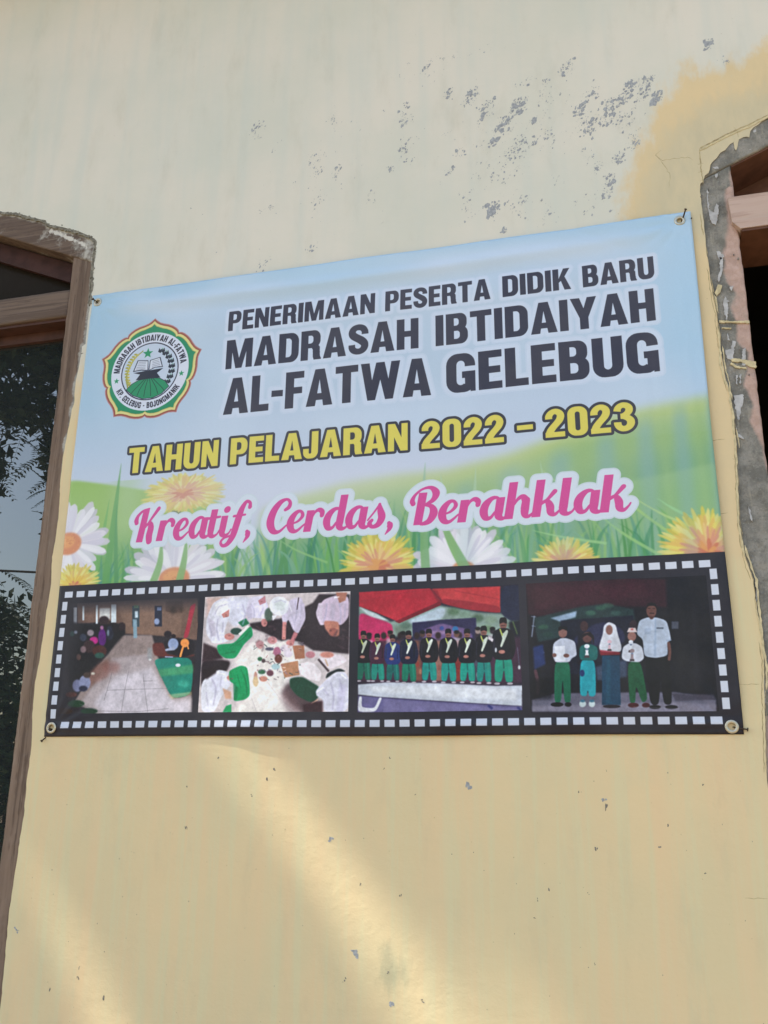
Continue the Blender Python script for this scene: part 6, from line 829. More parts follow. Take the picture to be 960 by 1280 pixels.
def word_polys(word, x0, x1, ybase, cap, gap=.075):
    """glyph outlines of one word fitted between x0 and x1 (mm)"""
    adv = []; x = 0
    for c in word: a, g = glyph(c); adv.append((x, g)); x += a+gap
    sx = (x1-x0)/(x-gap); o = []
    for gx, g in adv: o.append([(f, np.stack([x0+(gx+np.asarray(p, float)[:, 0])*sx, ybase-np.asarray(p, float)[:, 1]*cap], 1)) for f, p in g])
    return [q for q in o if q]
def put_text(cv, words, ybase, cap, col, rings=()):
    """rings: (radius mm, colour, alpha) from the outside in"""
    polys = []
    for wd, a, b in words: polys += word_polys(wd, a, b, ybase, cap)
    R = max([r for r, _, _ in rings]+[2])
    xa = min(w[1] for w in words)-R-6; xb = max(w[2] for w in words)+R+6
    win = (int(xa*PX), int((ybase-cap-R-6)*PX), int((xb-xa)*PX), int((cap+2*R+12)*PX))
    paint_mask(cv, text_mask(polys, lambda p: p*PX, win), win, col, rings)
def paint_mask(cv, m, win, col, rings, s=2):
    R = max([r for r, _, _ in rings]+[2]); d = edt(m, int(R*PX*s)+4)
    for r, c, a in rings: cv.blend(win[0], win[1], shrink(np.clip(r*PX*s-d+.5, 0, 1), s), c, a)
    cv.blend(win[0], win[1], blur(shrink(m, s), .4), col)
def script(c):
    """brush script letters: (advance, ribbons, blocks); x-height 1"""
    foot = lambda x: [(x, .35, .33), (x+.03, .15, .29), (x+.18, .05, .18), (x+.36, .14, .1), (x+.45, .32, .08)]
    bowl = [(.74, .82, .1), (.60, .97, .13), (.40, .95, .2), (.20, .72, .31), (.15, .42, .33), (.27, .13, .25), (.46, .12, .15), (.60, .35, .1)]
    g = {
    'K': (1.36, [[(.10, .93, .2), (.05, 1.08, .22), (.10, 1.3, .16), (.3, 1.52, .12), (.6, 1.6, .1)], [(.62, .70, .1), (.85, 1.1, .13), (1.12, 1.58, .2)], [(.62, .78, .12), (.82, .88, .22), (.93, .66, .32), (.93, .3, .34), (1.0, .02, .3)]], [(.30, 0, .64, 1.56)]),
    'r': (.84, [[(.25, .55, .08), (.38, .88, .12), (.55, .98, .2), (.70, .88, .22), (.72, .72, .2)]], [(0, 0, .34, .98)]),
    'e': (.80, [[(.22, .40, .08), (.48, .52, .12), (.63, .75, .17), (.53, .95, .13), (.34, .93, .2), (.17, .68, .3), (.14, .38, .33), (.27, .11, .25), (.50, .07, .15), (.80, .36, .08)]], []),
    'a': (1.00, [bowl, foot(.75)], [(.58, .3, .92, .98)]),
    't': (.60, [foot(.17), [(-.12, .90, .13), (.2, .93, .13), (.52, .95, .11)]], [(0, .3, .34, 1.32)]),
    'i': (.58, [foot(.17)], [(0, .3, .34, .98)]),
    'f': (.78, [[(.78, 1.32, .2), (.74, 1.52, .15), (.55, 1.58, .17), (.40, 1.30, .27), (.33, .95, .33), (.27, .45, .34), (.20, 0, .32), (.02, -.34, .24), (-.22, -.42, .15), (-.36, -.25, .13), (-.22, -.06, .12), (.1, .04, .1), (.4, .3, .06)], [(.05, .93, .12), (.35, .95, .12), (.62, .97, .1)]], []),
    ',': (.38, [[(.10, .18, .16), (.16, .08, .26), (.17, -.08, .2), (.03, -.32, .05)]], []),
    'C': (1.0, [[(.78, 1.08, .16), (.92, 1.2, .2), (.92, 1.42, .15), (.74, 1.56, .13), (.46, 1.42, .25), (.24, 1.0, .34), (.20, .5, .36), (.40, .12, .27), (.68, .07, .15), (.98, .36, .08)]], []),
    'd': (1.00, [bowl, foot(.75)], [(.58, .3, .92, 1.6)]),
    's': (.86, [[(.0, .36, .08), (.22, .7, .09), (.42, 1.06, .1)], [(.40, 1.05, .12), (.48, .78, .26), (.60, .45, .33), (.50, .15, .27), (.26, .05, .17), (.10, .2, .2), (.18, .34, .16)]], []),
    'B': (1.22, [[(.10, .95, .2), (.04, 1.1, .2), (.12, 1.35, .13), (.38, 1.6, .11), (.72, 1.64, .17), (.96, 1.38, .3), (.88, 1.08, .22), (.58, .88, .1)], [(.58, .88, .1), (.86, .80, .2), (1.0, .5, .34), (.88, .16, .27), (.6, .04, .15), (.5, .12, .12)]], [(.26, 0, .60, 1.44)]),
    'h': (1.06, [[(.26, .5, .08), (.42, .82, .14), (.60, .93, .22), (.76, .75, .31)], [(.76, .76, .31), (.76, .42, .33), (.80, .15, .27), (.94, .06, .16), (1.1, .2, .09), (1.18, .34, .07)]], [(0, 0, .34, 1.6)]),
    'k': (1.0, [[(.28, .50, .08), (.52, .72, .13), (.76, 1.05, .2)], [(.32, .62, .1), (.52, .64, .2), (.66, .42, .3), (.72, .16, .27), (.88, .06, .16), (1.04, .22, .09), (1.1, .34, .07)]], [(0, 0, .34, 1.6)]),
    'l': (.56, [foot(.17)], [(0, .3, .34, 1.6)])}
    return g[c]
def put_script(cv, words, ybase, xh, col, rings):
    sh = .17; out = []
    for wd, a, b in words:
        adv = 0; items = []
        for i, c in enumerate(wd):
            w, rib, blk = script(c)
            for r in rib:
                r = np.array(r, float); p = ribbon(r, 8)
                items.append((adv, p))
                for e in (r[0], r[-1]): items.append((adv, ring(e[0], e[1], e[2]/2, e[2]/2, 12)))
            for q in blk: items.append((adv, box(*q)))
            if c == 'i': items.append((adv, ring(.22, 1.27, .17, .16)))
            adv += w
        wx = adv-.06
        sx = (b-a)/wx
        for ad, p in items:
            x = p[:, 0]+ad+sh*(p[:, 1]-.6); out.append([(True, np.stack([a+x*sx, ybase-p[:, 1]*xh], 1))])
    R = max(r for r, _, _ in rings); xa = min(w[1] for w in words)-R-30; xb = max(w[2] for w in words)+R+30
    win = (int(xa*PX), int((ybase-xh*1.8-R-6)*PX), int((xb-xa)*PX), int((xh*2.4+2*R+12)*PX))
    paint_mask(cv, text_mask(out, lambda p: p*PX, win), win, col, rings)
def arc_text(cv, s, cx, cy, r, a0, a1, cap, col, inside=False, gap=.12):
    """capitals along an arc, a0..a1 degrees clockwise from the top"""
    adv = []; x = 0
    for c in s: a, g = glyph(c); adv.append((x, a, g)); x += a+gap
    tot = x-gap; polys = []
    for gx, a, g in adv:
        if not g: continue
        t = math.radians(a0+(a1-a0)*(gx+a/2)/tot); k = abs(math.radians(a1-a0))*r/tot; o = []
        for f, p in g:
            p = np.asarray(p, float); u = (p[:, 0]-a/2)*k; v = (p[:, 1]-.5)*cap
            if inside: o.append((f, np.stack([cx+(r-v)*math.sin(t)-u*math.cos(t), cy-(r-v)*math.cos(t)-u*math.sin(t)], 1)))
            else: o.append((f, np.stack([cx+(r+v)*math.sin(t)+u*math.cos(t), cy-(r+v)*math.cos(t)+u*math.sin(t)], 1)))
        polys.append(o)
    R = r+cap; win = (int((cx-R)*PX), int((cy-R)*PX), int(2*R*PX), int(2*R*PX))
    m = text_mask(polys, lambda p: p*PX, win, 3)
    cv.blend(win[0], win[1], shrink(m, 3), col)
def petals(cv, rng, cx, cy, n, r0, r1, wd, cols, soft=.8, a0=0, a1=360, sq=1.0, jit=.15):
    for k in range(n):
        t = math.radians(a0+(a1-a0)*(k+rng.uniform(-.4, .4))/n); L = r1*(1+rng.uniform(-jit, jit)); w = wd*rng.uniform(.8, 1.2)
        ux, uy = math.cos(t), math.sin(t)
        pr = [(r0, .3), (r0+(L-r0)*.35, .8), (r0+(L-r0)*.75, 1), (r0+(L-r0)*.93, .7), (L, .15)]
        p = [(cx+ux*d-uy*w*f/2, cy+(uy*d+ux*w*f/2)*sq) for d, f in pr]+[(cx+ux*d+uy*w*f/2, cy+(uy*d-ux*w*f/2)*sq) for d, f in pr[::-1]]
        cv.fill([p], cols[rng.randrange(len(cols))], soft, .92)
def star(cx, cy, r, rot=-90):
    return np.array([(cx+(r if k % 2 == 0 else r*.42)*math.cos(math.radians(rot+36*k)), cy+(r if k % 2 == 0 else r*.42)*math.sin(math.radians(rot+36*k))) for k in range(10)])
def paint_banner(D):
    rng = random.Random(5); nr = np.random.RandomState(5)
    cv = Canvas(0, 0, BW, BH, 'b4c8dc'); H, W = cv.h, cv.w
    yy, xx = np.mgrid[0:H, 0:W].astype(np.float32); X = xx/PX; Y = yy/PX
    def mix(m, c, a=1): cv.a += (hexc(c)-cv.a)*(np.clip(m, 0, 1)*a)[..., None]
    # sky: blue left and right, pale middle, lilac-white towards the horizon
    mix(np.exp(-((X-60)/260)**2)*np.clip(1-Y/900, 0, 1), '83b4d0', .9)
    mix(np.exp(-((X-1990)/170)**2), '9cc6e2', .8)
    mix(np.exp(-(Y/70)**2), '8fbcd8', .75)
    mix(np.exp(-((X-900)/330)**2-((Y-40)/60)**2), 'a9cfe6', .5)
    mix(np.clip((Y-420)/380, 0, 1), 'ccd2e4', .9)
    low = nr.rand(9, 12).astype(np.float32)
    gx = X/BW*10.99; gy = Y/BH*7.99; ix = gx.astype(int); iy = gy.astype(int); fx = gx-ix; fy = gy-iy; fx = fx*fx*(3-2*fx); fy = fy*fy*(3-2*fy)
    cloud = (low[iy, ix]*(1-fx)+low[iy, ix+1]*fx)*(1-fy)+(low[iy+1, ix]*(1-fx)+low[iy+1, ix+1]*fx)*fy
    mix((cloud-.45)*2*(Y < 760), 'c6d6e6', .45)
    for cx, cy, rx, ry, a in ((230, 70, 110, 30, .5), (330, 100, 120, 36, .5), (420, 60, 120, 26, .4), (1250, 60, 110, 40, .7), (1480, 55, 200, 38, .75), (1700, 80, 160, 40, .5), (650, 60, 130, 22, .4), (120, 330, 60, 180, .3), (1000, 560, 500, 40, .35)):
        mix(np.exp(-((X-cx)/rx)**2-((Y-cy)/ry)**2), 'cdd9ea', a)
    # hills with soft stripes of light
    hl = D['hillL'][0]; hr = D['hillR'][0]; ray = D['ray'][0]
    cv.fill([hr[3]], 'b4c672', 16, .95); cv.fill([np.array(hr[3]).reshape(-1, 2)+[0, 45]], '8db47a', 26, .85)
    cv.fill([np.array(hr[3]).reshape(-1, 2)+[60, 130]], '76a67c', 30, .85)
    st = .5+.5*np.sin(X/17.5+2.2*np.sin(X/160)); below = np.clip((Y-(930-.30*(X-800).clip(0)))/60, 0, 1)*(X > 780)
    mix(st**2*below, '86aea8', .45); mix((1-st)**3*below, '95b56a', .35)
    cv.fill([hl[3]], '93bb5e', 4, 1); mix(np.exp(-((X-210)/60)**2)*(Y > 700)*(X < 330)*(Y < 1040), 'a9c893', .55)
    mix(np.clip((Y-880)/160, 0, 1)*np.clip(1-abs(X-950)/1100, 0, 1), '5f9f6c', .7)
    mix(np.clip((Y-850)/190, 0, 1)*(X < 330), '4f9456', .75)
    cv.fill([ray[3]], 'a3c78e', 6, .45)
    # grass
    gc = ['4f9a58', '3f8a58', '6fae5c', '89bb66', '5a9f78', '3a7f6c', '9ac46c', '4a8f4c', '76ab8a', '4c8f86']
    for k in range(430):
        x = rng.uniform(-30, 2030); hh = rng.uniform(70, 200)*(1.15 if 700 < x < 1300 else 1)
        if x < 260 or x > 1800: hh *= .8
        y0 = 1055; lean = rng.uniform(-75, 75); w = rng.uniform(5, 15)
        p = ribbon([(x, y0, w), (x+lean*.25, y0-hh*.45, w*.9), (x+lean*.6, y0-hh*.8, w*.5), (x+lean, y0-hh, .8)], 4)
        cv.fill([p], gc[rng.randrange(len(gc))], rng.choice([.8, 1.2, 2.5]), rng.uniform(.45, .9))
    for x, y, x2, y2, w, c in ((165, 1050, 180, 640, 26, '5f9f58'), (120, 1050, 150, 760, 20, '6fae5f'), (205, 1050, 178, 780, 16, '55955c'), (1330, 940, 1345, 745, 14, 'a9c79a'), (1560, 930, 1530, 745, 12, 'a4c69a'), (1180, 900, 1195, 720, 14, '86b48a'), (1265, 900, 1240, 760, 10, 'a4c69a'), (1700, 905, 1530, 770, 6, 'b8d48c'), (1990, 1000, 1760, 860, 8, 'b8d48c'), (1900, 1010, 1700, 800, 9, 'a6cc7c'), (1850, 1050, 1660, 890, 9, '9ecb80'), (1960, 960, 1840, 880, 10, '9ecf98'), (1700, 1000, 1500, 950, 8, '9ecf88'), (900, 1010, 740, 930, 7, '93c27c')):
        cv.fill([ribbon([(x, y, w), ((x+x2)/2+(x2-x)*.08, (y+y2)/2, w*.8), (x2, y2, 1)], 8)], c, 1, .85)
    P = {q[0]: q[1:] for q in D['pts']}
    def daisy(x, y, r, n, sq=1.0, cr=.3):
        petals(cv, rng, x, y, n, r*.18, r*1.03, r*.22, ['c9c4d4', 'd4cfdc'], 1.4, sq=sq, jit=.1)
        petals(cv, rng, x, y, n+9, r*.18, r*.98, r*.19, ['e9e6ee', 'dcd9e6', 'f0eef3', 'e6dfe8', 'd6d0e0'], .8, sq=sq, jit=.12)
        petals(cv, rng, x, y, n, r*.18, r*.8, r*.10, ['f2f0f5', 'd9d4e2'], 1.2, sq=sq)
        cv.fill([ring(x, y+2, r*cr, r*cr*.8*sq)], 'd98a62', 3, 1); cv.fill([ring(x-r*.05, y-r*.03, r*cr*.6, r*cr*.45*sq)], 'e8a468', 4, .8)
        for k in range(40):
            t = rng.uniform(0, 6.28); d = rng.uniform(0, r*cr*.9); cv.fill([ring(x+d*math.cos(t), y+d*math.sin(t)*.8*sq, 2.6, 2.2, 6)], rng.choice(['c9704e', 'e9ac70', 'd07c58']), .6, .6)
    def dandelion(x, y, r, sq=.75, pink=True, up=False):
        a0, a1 = (180, 360) if up else (0, 360)
        petals(cv, rng, x, y, 84, r*.1, r, r*.095, ['d8ca58', 'e2d468', 'cdbb52', 'e6dc84', 'dcc860'], 1.0, a0, a1, sq, .14)
        petals(cv, rng, x, y, 70, r*.05, r*.8, r*.085, ['e6d870', 'e2bf66', 'e8de90', 'dcb46c'], 1.0, 0, 360, sq, .2)
        petals(cv, rng, x, y, 46, r*.02, r*.55, r*.07, ['dfa878', 'd8967c', 'e8c888'] if pink else ['e0b850', 'e8cc60'], 1, 0, 360, sq, .3)
        petals(cv, rng, x, y, 16, 0, r*.26, r*.09, ['cf7a5c', 'dfa060'], 1, 0, 360, sq, .3)
    x, y = P['daisy1']; daisy(x-2, y-4, 138, 17, 1.0, .34)
    x, y = P['dand1']; dandelion(x, y+14, 88, .8, False)
    x, y = P['dand2']; cv.fill([[(x-18, y+10), (x+14, y+18), (x-8, y+70), (x-62, y+82)]], '5c6a4a', 3, .9); dandelion(x-2, y, 140, .46, True)
    x, y = P['daisy2']; daisy(x, y+20, 160, 19, .85, .33)
    x, y = P['dand3']; dandelion(x, y+10, 112, .9)
    x, y = P['daisy3']; daisy(x, y+8, 140, 21, .95, .24)
    for q in ([(1195, 1050, 26), (1190, 960, 22), (1180, 860, 2)], [(1310, 1050, 30), (1270, 970, 24), (1225, 860, 2)], [(330, 1050, 26), (350, 980, 20), (348, 900, 2)], [(420, 1050, 26), (432, 980, 20), (436, 890, 2)]):
        cv.fill([ribbon(q, 6)], '7fb06a', 1.2, .9)
    x, y = P['dand4']; dandelion(x-5, y+32, 90, .8)
    x, y = P['dand5']; dandelion(x, y+12, 122, .95)
    cv.a = blur(cv.a, 1.3); mix((Y > 640)*.05+0*Y, 'c6cfd0'); mix(np.exp(-((X-820)/520)**2-((Y-760)/110)**2)*.5, 'd8dce8'); mix(np.clip((Y-560)/200, 0, 1)*(cloud-.3)*.25, 'c9d3d2')
    mix(np.clip(1-Y/700, 0, 1)**.5*.42+0*Y, 'cbd8e4'); mix(np.clip(st-.35, 0, 1)*below*(X > 1150)*.35, '86aeb0')
    # ---- film strip and photographs
    cv.fill([box(-5, 1040, BW+5, BH+5)], '2f2d36', .6); mix(np.clip((Y-1042)/4, 0, 1)*(cloud-.3), '3f3b46', .5)
    k = 0
    for i in range(47):
        x = 22+i*42.45
        if x < 1970: cv.fill([box(x, 1060, x+29, 1079)], 'd3d8e4', .5)
        if i > 0 and x < 1960: cv.fill([box(x-7, 1463, x+22, 1482)], 'ccd2e0', .5)
    for i in range(9):
        y = 1092+i*41.6
        cv.fill([box(17, y, 35, y+28)], 'cdd3df', .5); cv.fill([box(1957, y-8, 1975, y+20)], 'd0d6e2', .5)
    rects = {'ph1': (45, 1099, 493, 1440, '2f2b31'), 'ph2': (513, 1099, 972, 1441, 'c9bfc0'), 'ph3': (998, 1101, 1456, 1443, '2e2838'), 'ph4': (1477, 1101, 1948, 1450, '1c1a24')}
    for n, (xa, ya, xb, yb, c) in rects.items():
        sub = Canvas(xa, ya, xb, yb, c)
        for col, soft, a, q in D[n]: sub.fill([chaikin(q)], col, soft*.55, a)
        g = nr.rand(sub.h//3+2, sub.w//3+2).astype(np.float32).repeat(3, 0).repeat(3, 1)[:sub.h, :sub.w]
        for sc_, am in ((40, .20), (14, .22), (6, .20)):
            f_ = blur(nr.rand(sub.h//sc_+2, sub.w//sc_+2).astype(np.float32).repeat(sc_, 0).repeat(sc_, 1)[:sub.h, :sub.w], sc_*.45); sub.a *= 1+am*(f_-.5)[..., None]*.6
        sub.a = np.clip(sub.a+.3*(sub.a-blur(sub.a, 5)), 0, 1); sub.a = blur(sub.a, .9); sub.a += (blur(g, 1.2)-.5)[..., None]*.05
        if n in ('ph1', 'ph2'): sub.a = np.clip(sub.a*1.1, 0, 1)
        if n == 'ph1':
            sy, sx = np.mgrid[0:sub.h, 0:sub.w]; v = np.clip(1-np.minimum(sx/(sub.w*.14), sy/(sub.h*.12)), 0, 1)[..., None]; sub.a += (hexc('34323b')-sub.a)*v*.85
        x0, y0 = int(xa*PX), int(ya*PX); cv.a[y0:y0+sub.h, x0:x0+sub.w] = sub.a
    # ---- logo
    cx, cy = 252.0, 317.0
    prof = [(0, 193), (3, 184), (7, 177), (12, 174), (18, 174), (24, 173), (29, 171), (33, 168), (35.2, 164), (36, 161)]
    def ogee(off):
        o = []
        for k in range(5):
            h1 = [(72*k+t, r-off*(1.25 if t < 5 else 1)) for t, r in prof]; h2 = [(72*(k+1)-t, r-off*(1.25 if t < 5 else 1)) for t, r in prof[::-1]]
            for t, r in h1+h2: o.append((cx+r*math.sin(math.radians(t+1)), cy-r*math.cos(math.radians(t+1))))
        return np.array(o)
    cv.fill([ogee(-3)], 'b98a8e', .5); cv.fill([ogee(0)], '9c5c4c', .5); cv.fill([ogee(6)], 'dcd592', .4); cv.fill([ogee(14)], 'b8b060', .4); cv.fill([ogee(16)], '2c8f68', .4)
    cv.fill([ring(cx+1, cy+1, 143, 143, 60)], 'd5dbe8', .4); cv.fill([ring(cx+1, cy+1, 106, 106, 60)], '34334a', .4); cv.fill([ring(cx+1, cy+1, 102, 102, 60)], 'c3cfdf', .4)
    # wheat, cotton, star
    cv.fill([ribbon([(cx-72, cy+66, 5), (cx-84, cy+10, 5), (cx-62, cy-48, 5), (cx-30, cy-78, 4)], 8)], '9aa04c', .4)
    for i in range(13):
        t = math.radians(232+i*8.2); x = cx+84*math.cos(t+math.pi*.0)*1; x = cx-84*math.cos(math.radians(-42+i*7.6)); y = cy-84*math.sin(math.radians(-42+i*7.6))
        cv.fill([ring(x+4, y, 7, 4.2, 8, .6)], 'c2b95c', .4); cv.fill([ring(x-3, y-3, 6, 3.6, 8, .6)], 'a8a650', .4)
    for i in range(8):
        t = math.radians(-62+i*13.5); x = cx+82*math.cos(t); y = cy+82*math.sin(t)
        for s_ in (-1, 1): cv.fill([[(x, y+6), (x+s_*9, y-9), (x+s_*13, y+5), (x+s_*4, y+10)]], '2c3440', .4)
        cv.fill([ring(x, y, 5, 5, 8)], '39404c', .4); cv.fill([ring(x+3, y-6, 2.5, 2.5, 6)], '7fb49a', .4)
    cv.fill([star(cx-12, cy-66, 20)], '2b9468', .4)
    # book on its stand over the green dome
    dome = [(cx-82, cy+62), (cx-62, cy+42), (cx-38, cy+30), (cx, cy+25), (cx+40, cy+29), (cx+62, cy+42), (cx+78, cy+64), (cx+52, cy+88), (cx+20, cy+101), (cx-18, cy+101), (cx-54, cy+86)]
    cv.fill([dome], '262f3c', .4); cv.fill([[(cx+(x-cx)*.965, cy+62+(y-cy-62)*.94) for x, y in dome]], '2c9268', .4)
    for dx in (-50, -30, -10, 10, 30, 50): cv.fill([ribbon([(cx+dx*.28, cy+28, 2.2), (cx+dx*.95, cy+62, 2.2), (cx+dx*1.25, cy+96-abs(dx)*.32, 2.2)], 6)], '1f4640', .4)
    cv.fill([[(cx-60, cy+2), (cx-8, cy-2), (cx+2, cy-2), (cx+50, cy-6), (cx+28, cy+10), (cx+42, cy+28), (cx-48, cy+30), (cx-34, cy+10)]], '2c3040', .4)
    cv.fill([[(cx-62, cy-2), (cx-48, cy-44), (cx-8, cy-40), (cx-4, cy), (cx-30, cy-4)]], '3a4054', .4); cv.fill([[(cx-57, cy-6), (cx-45, cy-41), (cx-10, cy-37), (cx-8, cy-4), (cx-30, cy-8)]], 'd3d9e4', .4)
    cv.fill([[(cx-4, cy), (cx-2, cy-40), (cx+36, cy-48), (cx+48, cy-10), (cx+20, cy-10)]], '3a4054', .4); cv.fill([[(cx-1, cy-4), (cx+1, cy-38), (cx+33, cy-45), (cx+44, cy-13), (cx+20, cy-13)]], 'd3d9e4', .4)
    for i in range(5):
        y = cy-34+i*6; cv.fill([ribbon([(cx-43-i*2, y-2, 1.6), (cx-16, y, 1.6)], 2)], '70788c', .4); cv.fill([ribbon([(cx+8, y, 1.6), (cx+31+i*2, y-4, 1.6)], 2)], '70788c', .4)
    arc_text(cv, 'MADRASAH IBTIDAIYAH AL-FATWA', cx+1, cy+1, 124, -88, 82, 23, '2e2e40')
    arc_text(cv, 'KP. GELEBUG - BOJONGMANIK', cx+1, cy+1, 124, 242, 120, 21, '2e2e40', True)
    cv.fill([star(cx-120, cy+26, 11)], '2b9468', .4); cv.fill([star(cx+119, cy+22, 11)], '2b9468', .4)
    # ---- lettering
    ink = '403f4d'; halo = lambda r: ((r, 'c9d5e6', .75), (r*.7, 'd0daea', .6))
    put_text(cv, [('PENERIMAAN', 532, 1036), ('PESERTA', 1069, 1402), ('DIDIK', 1439, 1643), ('BARU', 1679, 1885)], 207, 73, ink, halo(13))
    put_text(cv, [('MADRASAH', 531, 1176), ('IBTIDAIYAH', 1229, 1878)], 345, 104, ink, halo(15))
    put_text(cv, [('AL-FATWA', 533, 1214), ('GELEBUG', 1261, 1877)], 506, 126, ink, halo(17))
    put_text(cv, [('TAHUN', 206, 526), ('PELAJARAN', 568, 1142), ('2022', 1184, 1430), ('-', 1468, 1514), ('2023', 1549, 1799)], 678, 88, 'dcd066', ((8.5, '45444c', 1),))
    put_script(cv, [('Kreatif,', 246, 658), ('Cerdas,', 702, 1106), ('Berahklak', 1147, 1762)], 912, 68, 'd4559a', ((20, 'cdd9e2', .95), (16, 'd6dfea', .9)))
    # print grain
    g = blur(nr.rand(H, W).astype(np.float32), .8); cv.a += (g-.5)[..., None]*.035
    return np.clip((cv.a-.06)/.94, 0.01, 1)      # print ink is deeper than it looks through the sheen
# ================================================================ materials
def wall_material():
    m = Mat('painted_plaster', .85, .22)
    vert = m.noise(1, 5, .6, m.map((34, 34, 1.3))); vert2 = m.noise(1, 4, .5, m.map((12, 12, .9), loc=(3, 0, 7))); mott = m.noise(2.3, 4); fine = m.noise(90, 3)
    brush = m.noise(1, 5, .6, m.map((26, 26, 9), rot=(0, math.radians(50), 0))); soft = m.noise(5, 5, .6)
    up = m.mix(m.ramp(mott, .3, .7), lin((209, 208, 194)), lin((219, 213, 199)))
    up = m.mix(m.math('MULTIPLY', m.ramp(vert2, .45, .7), .35), up, lin((198, 205, 196)))
    low = m.mix(m.ramp(mott, .32, .68), lin((221, 199, 156)), lin((213, 197, 156)))
    low = m.mix(m.math('MULTIPLY', m.ramp(vert, .46, .64), .5), low, lin((210, 204, 164)))
    low = m.mix(m.math('MULTIPLY', m.ramp(vert2, .46, .68), .45), low, lin((225, 194, 152)))
    low = m.mix(m.math('MULTIPLY', m.ramp(soft, .55, .75), .3), low, lin((200, 192, 156)))
    tan = m.mix(m.ramp(soft, .3, .7), lin((214, 194, 154)), lin((220, 197, 154)))
    damp = m.mix(m.ramp(brush, .3, .7), lin((192, 184, 156)), lin((204, 192, 160)))
    jig = m.math('MULTIPLY', m.math('SUBTRACT', m.noise(14, 6, .7), .5), .5); jig2 = m.math('MULTIPLY', m.math('SUBTRACT', brush, .5), .9)
    fl = m.ramp(m.math('ADD', m.attr('lower'), jig), .3, .7)
    ft = m.ramp(m.math('ADD', m.math('ADD', m.attr('tan'), jig), m.math('MULTIPLY', jig2, .8)), .30, .66)
    fd = m.ramp(m.math('ADD', m.attr('damp'), jig2), .3, .75)
    c = m.mix(fl, up, low); c = m.mix(ft, c, tan); c = m.mix(m.math('MULTIPLY', fd, .8), c, damp)
    st = m.ramp(m.math('ADD', m.attr('stain'), jig2), .35, .8); c = m.mix(m.math('MULTIPLY', st, .55), c, lin((150, 155, 130)))
    # faint old flaking of the upper coat
    fk = m.noise(1, 6, .7, m.map((70, 70, 55), rot=(0, .7, 0))); c = m.mix(m.math('MULTIPLY', m.math('MULTIPLY', m.ramp(fk, .66, .70), m.ramp(m.attr('wear'), .2, .9)), .45), c, lin((178, 180, 182)))
    dirt = m.noise(1, 6, .65, m.map((9, 9, 3), loc=(5, 1, 2))); c = m.mix(m.math('MULTIPLY', m.ramp(dirt, .5, .8), .22), c, lin((168, 162, 138)))
    dots = m.noise(140, 2, .5); c = m.mix(m.math('MULTIPLY', m.ramp(dots, .74, .77), .5), c, lin((140, 125, 95)))
    m.base(c)
    trow = m.noise(1, 5, .6, m.map((16, 16, 26), rot=(0, math.radians(-35), 0)))
    m.bump(m.math('ADD', m.math('ADD', m.math('MULTIPLY', fine, .10), m.math('MULTIPLY', trow, .5)), m.math('ADD', m.math('MULTIPLY', soft, .9), m.math('MULTIPLY', m.noise(38, 4, .65), .35))), .36, .006)
    return m.m
def wood_material(name, axis, cols, grain=(90, 3), worn=.4):
    m = Mat(name, .7, .3); a, b = grain; sc = (b, a, a) if axis == 'x' else (a, a, b)
    g = m.noise(1, 6, .65, m.map(sc)); g2 = m.noise(1, 5, .6, m.map(tuple(v*.35 for v in sc), loc=(4, 2, 9))); bl = m.noise(13, 5, .7)
    c = m.mix(m.ramp(g2, .35, .65), cols[0], cols[1]); c = m.mix(m.math('MULTIPLY', m.ramp(g, .5, .62), .6), c, cols[2])
    c = m.mix(m.math('MULTIPLY', m.ramp(m.noise(1, 5, .6, m.map(tuple(v*.6 for v in sc), loc=(1, 5, 3))), .58, .72), worn), c, cols[3])
    cem = m.ramp(m.math('ADD', m.attr('cement'), m.math('MULTIPLY', m.math('SUBTRACT', bl, .5), 1.3)), .35, .62)
    cc = m.mix(m.ramp(bl, .35, .68), lin((120, 118, 112)), lin((176, 172, 162))); c = m.mix(cem, c, cc)
    hl = m.ramp(m.math('ADD', m.attr('pale_mark'), m.math('MULTIPLY', m.math('SUBTRACT', m.noise(35, 5, .7), .5), 1.6)), .4, .6); c = m.mix(m.math('MULTIPLY', hl, .85), c, lin((214, 210, 200)))
    m.base(c); m.bump(m.math('ADD', m.math('MULTIPLY', g, .6), m.math('MULTIPLY', bl, .5)), .6, .004); return m.m
def cement_material():
    m = Mat('cement_smeared_timber', .85, .2); n = m.noise(14, 7, .7); n2 = m.noise(42, 5, .7); v = m.noise(1, 5, .6, m.map((60, 60, 8)))
    c = m.mix(m.ramp(n, .35, .66), lin((112, 110, 103)), lin((150, 146, 137))); c = m.mix(m.math('MULTIPLY', m.ramp(n2, .52, .7), .4), c, lin((92, 92, 90)))
    c = m.mix(m.math('MULTIPLY', m.ramp(v, .56, .7), .4), c, lin((172, 166, 150))); gr = m.noise(170, 4, .7); c = m.mix(m.math('MULTIPLY', m.ramp(gr, .56, .68), .45), c, lin((82, 80, 76))); c = m.mix(m.math('MULTIPLY', m.ramp(gr, .42, .32), .3), c, lin((190, 186, 176)))
    pk = m.mix(m.ramp(n2, .3, .7), lin((178, 150, 136)), lin((196, 168, 156))); pk = m.mix(m.math('MULTIPLY', m.ramp(n, .5, .7), .5), pk, lin((158, 150, 142)))
    f = m.ramp(m.math('ADD', m.attr('pink'), m.math('MULTIPLY', m.math('SUBTRACT', n, .5), .9)), .3, .72); c = m.mix(f, c, pk); m.base(c)
    m.bump(m.math('ADD', m.math('ADD', n2, v), m.math('MULTIPLY', gr, .5)), .8, .005); return m.m
M_WALL = wall_material()
M_BROWN = wood_material('weathered_brown_timber', 'z', [lin((100, 82, 68)), lin((130, 110, 94)), lin((70, 54, 44)), lin((160, 148, 134))])
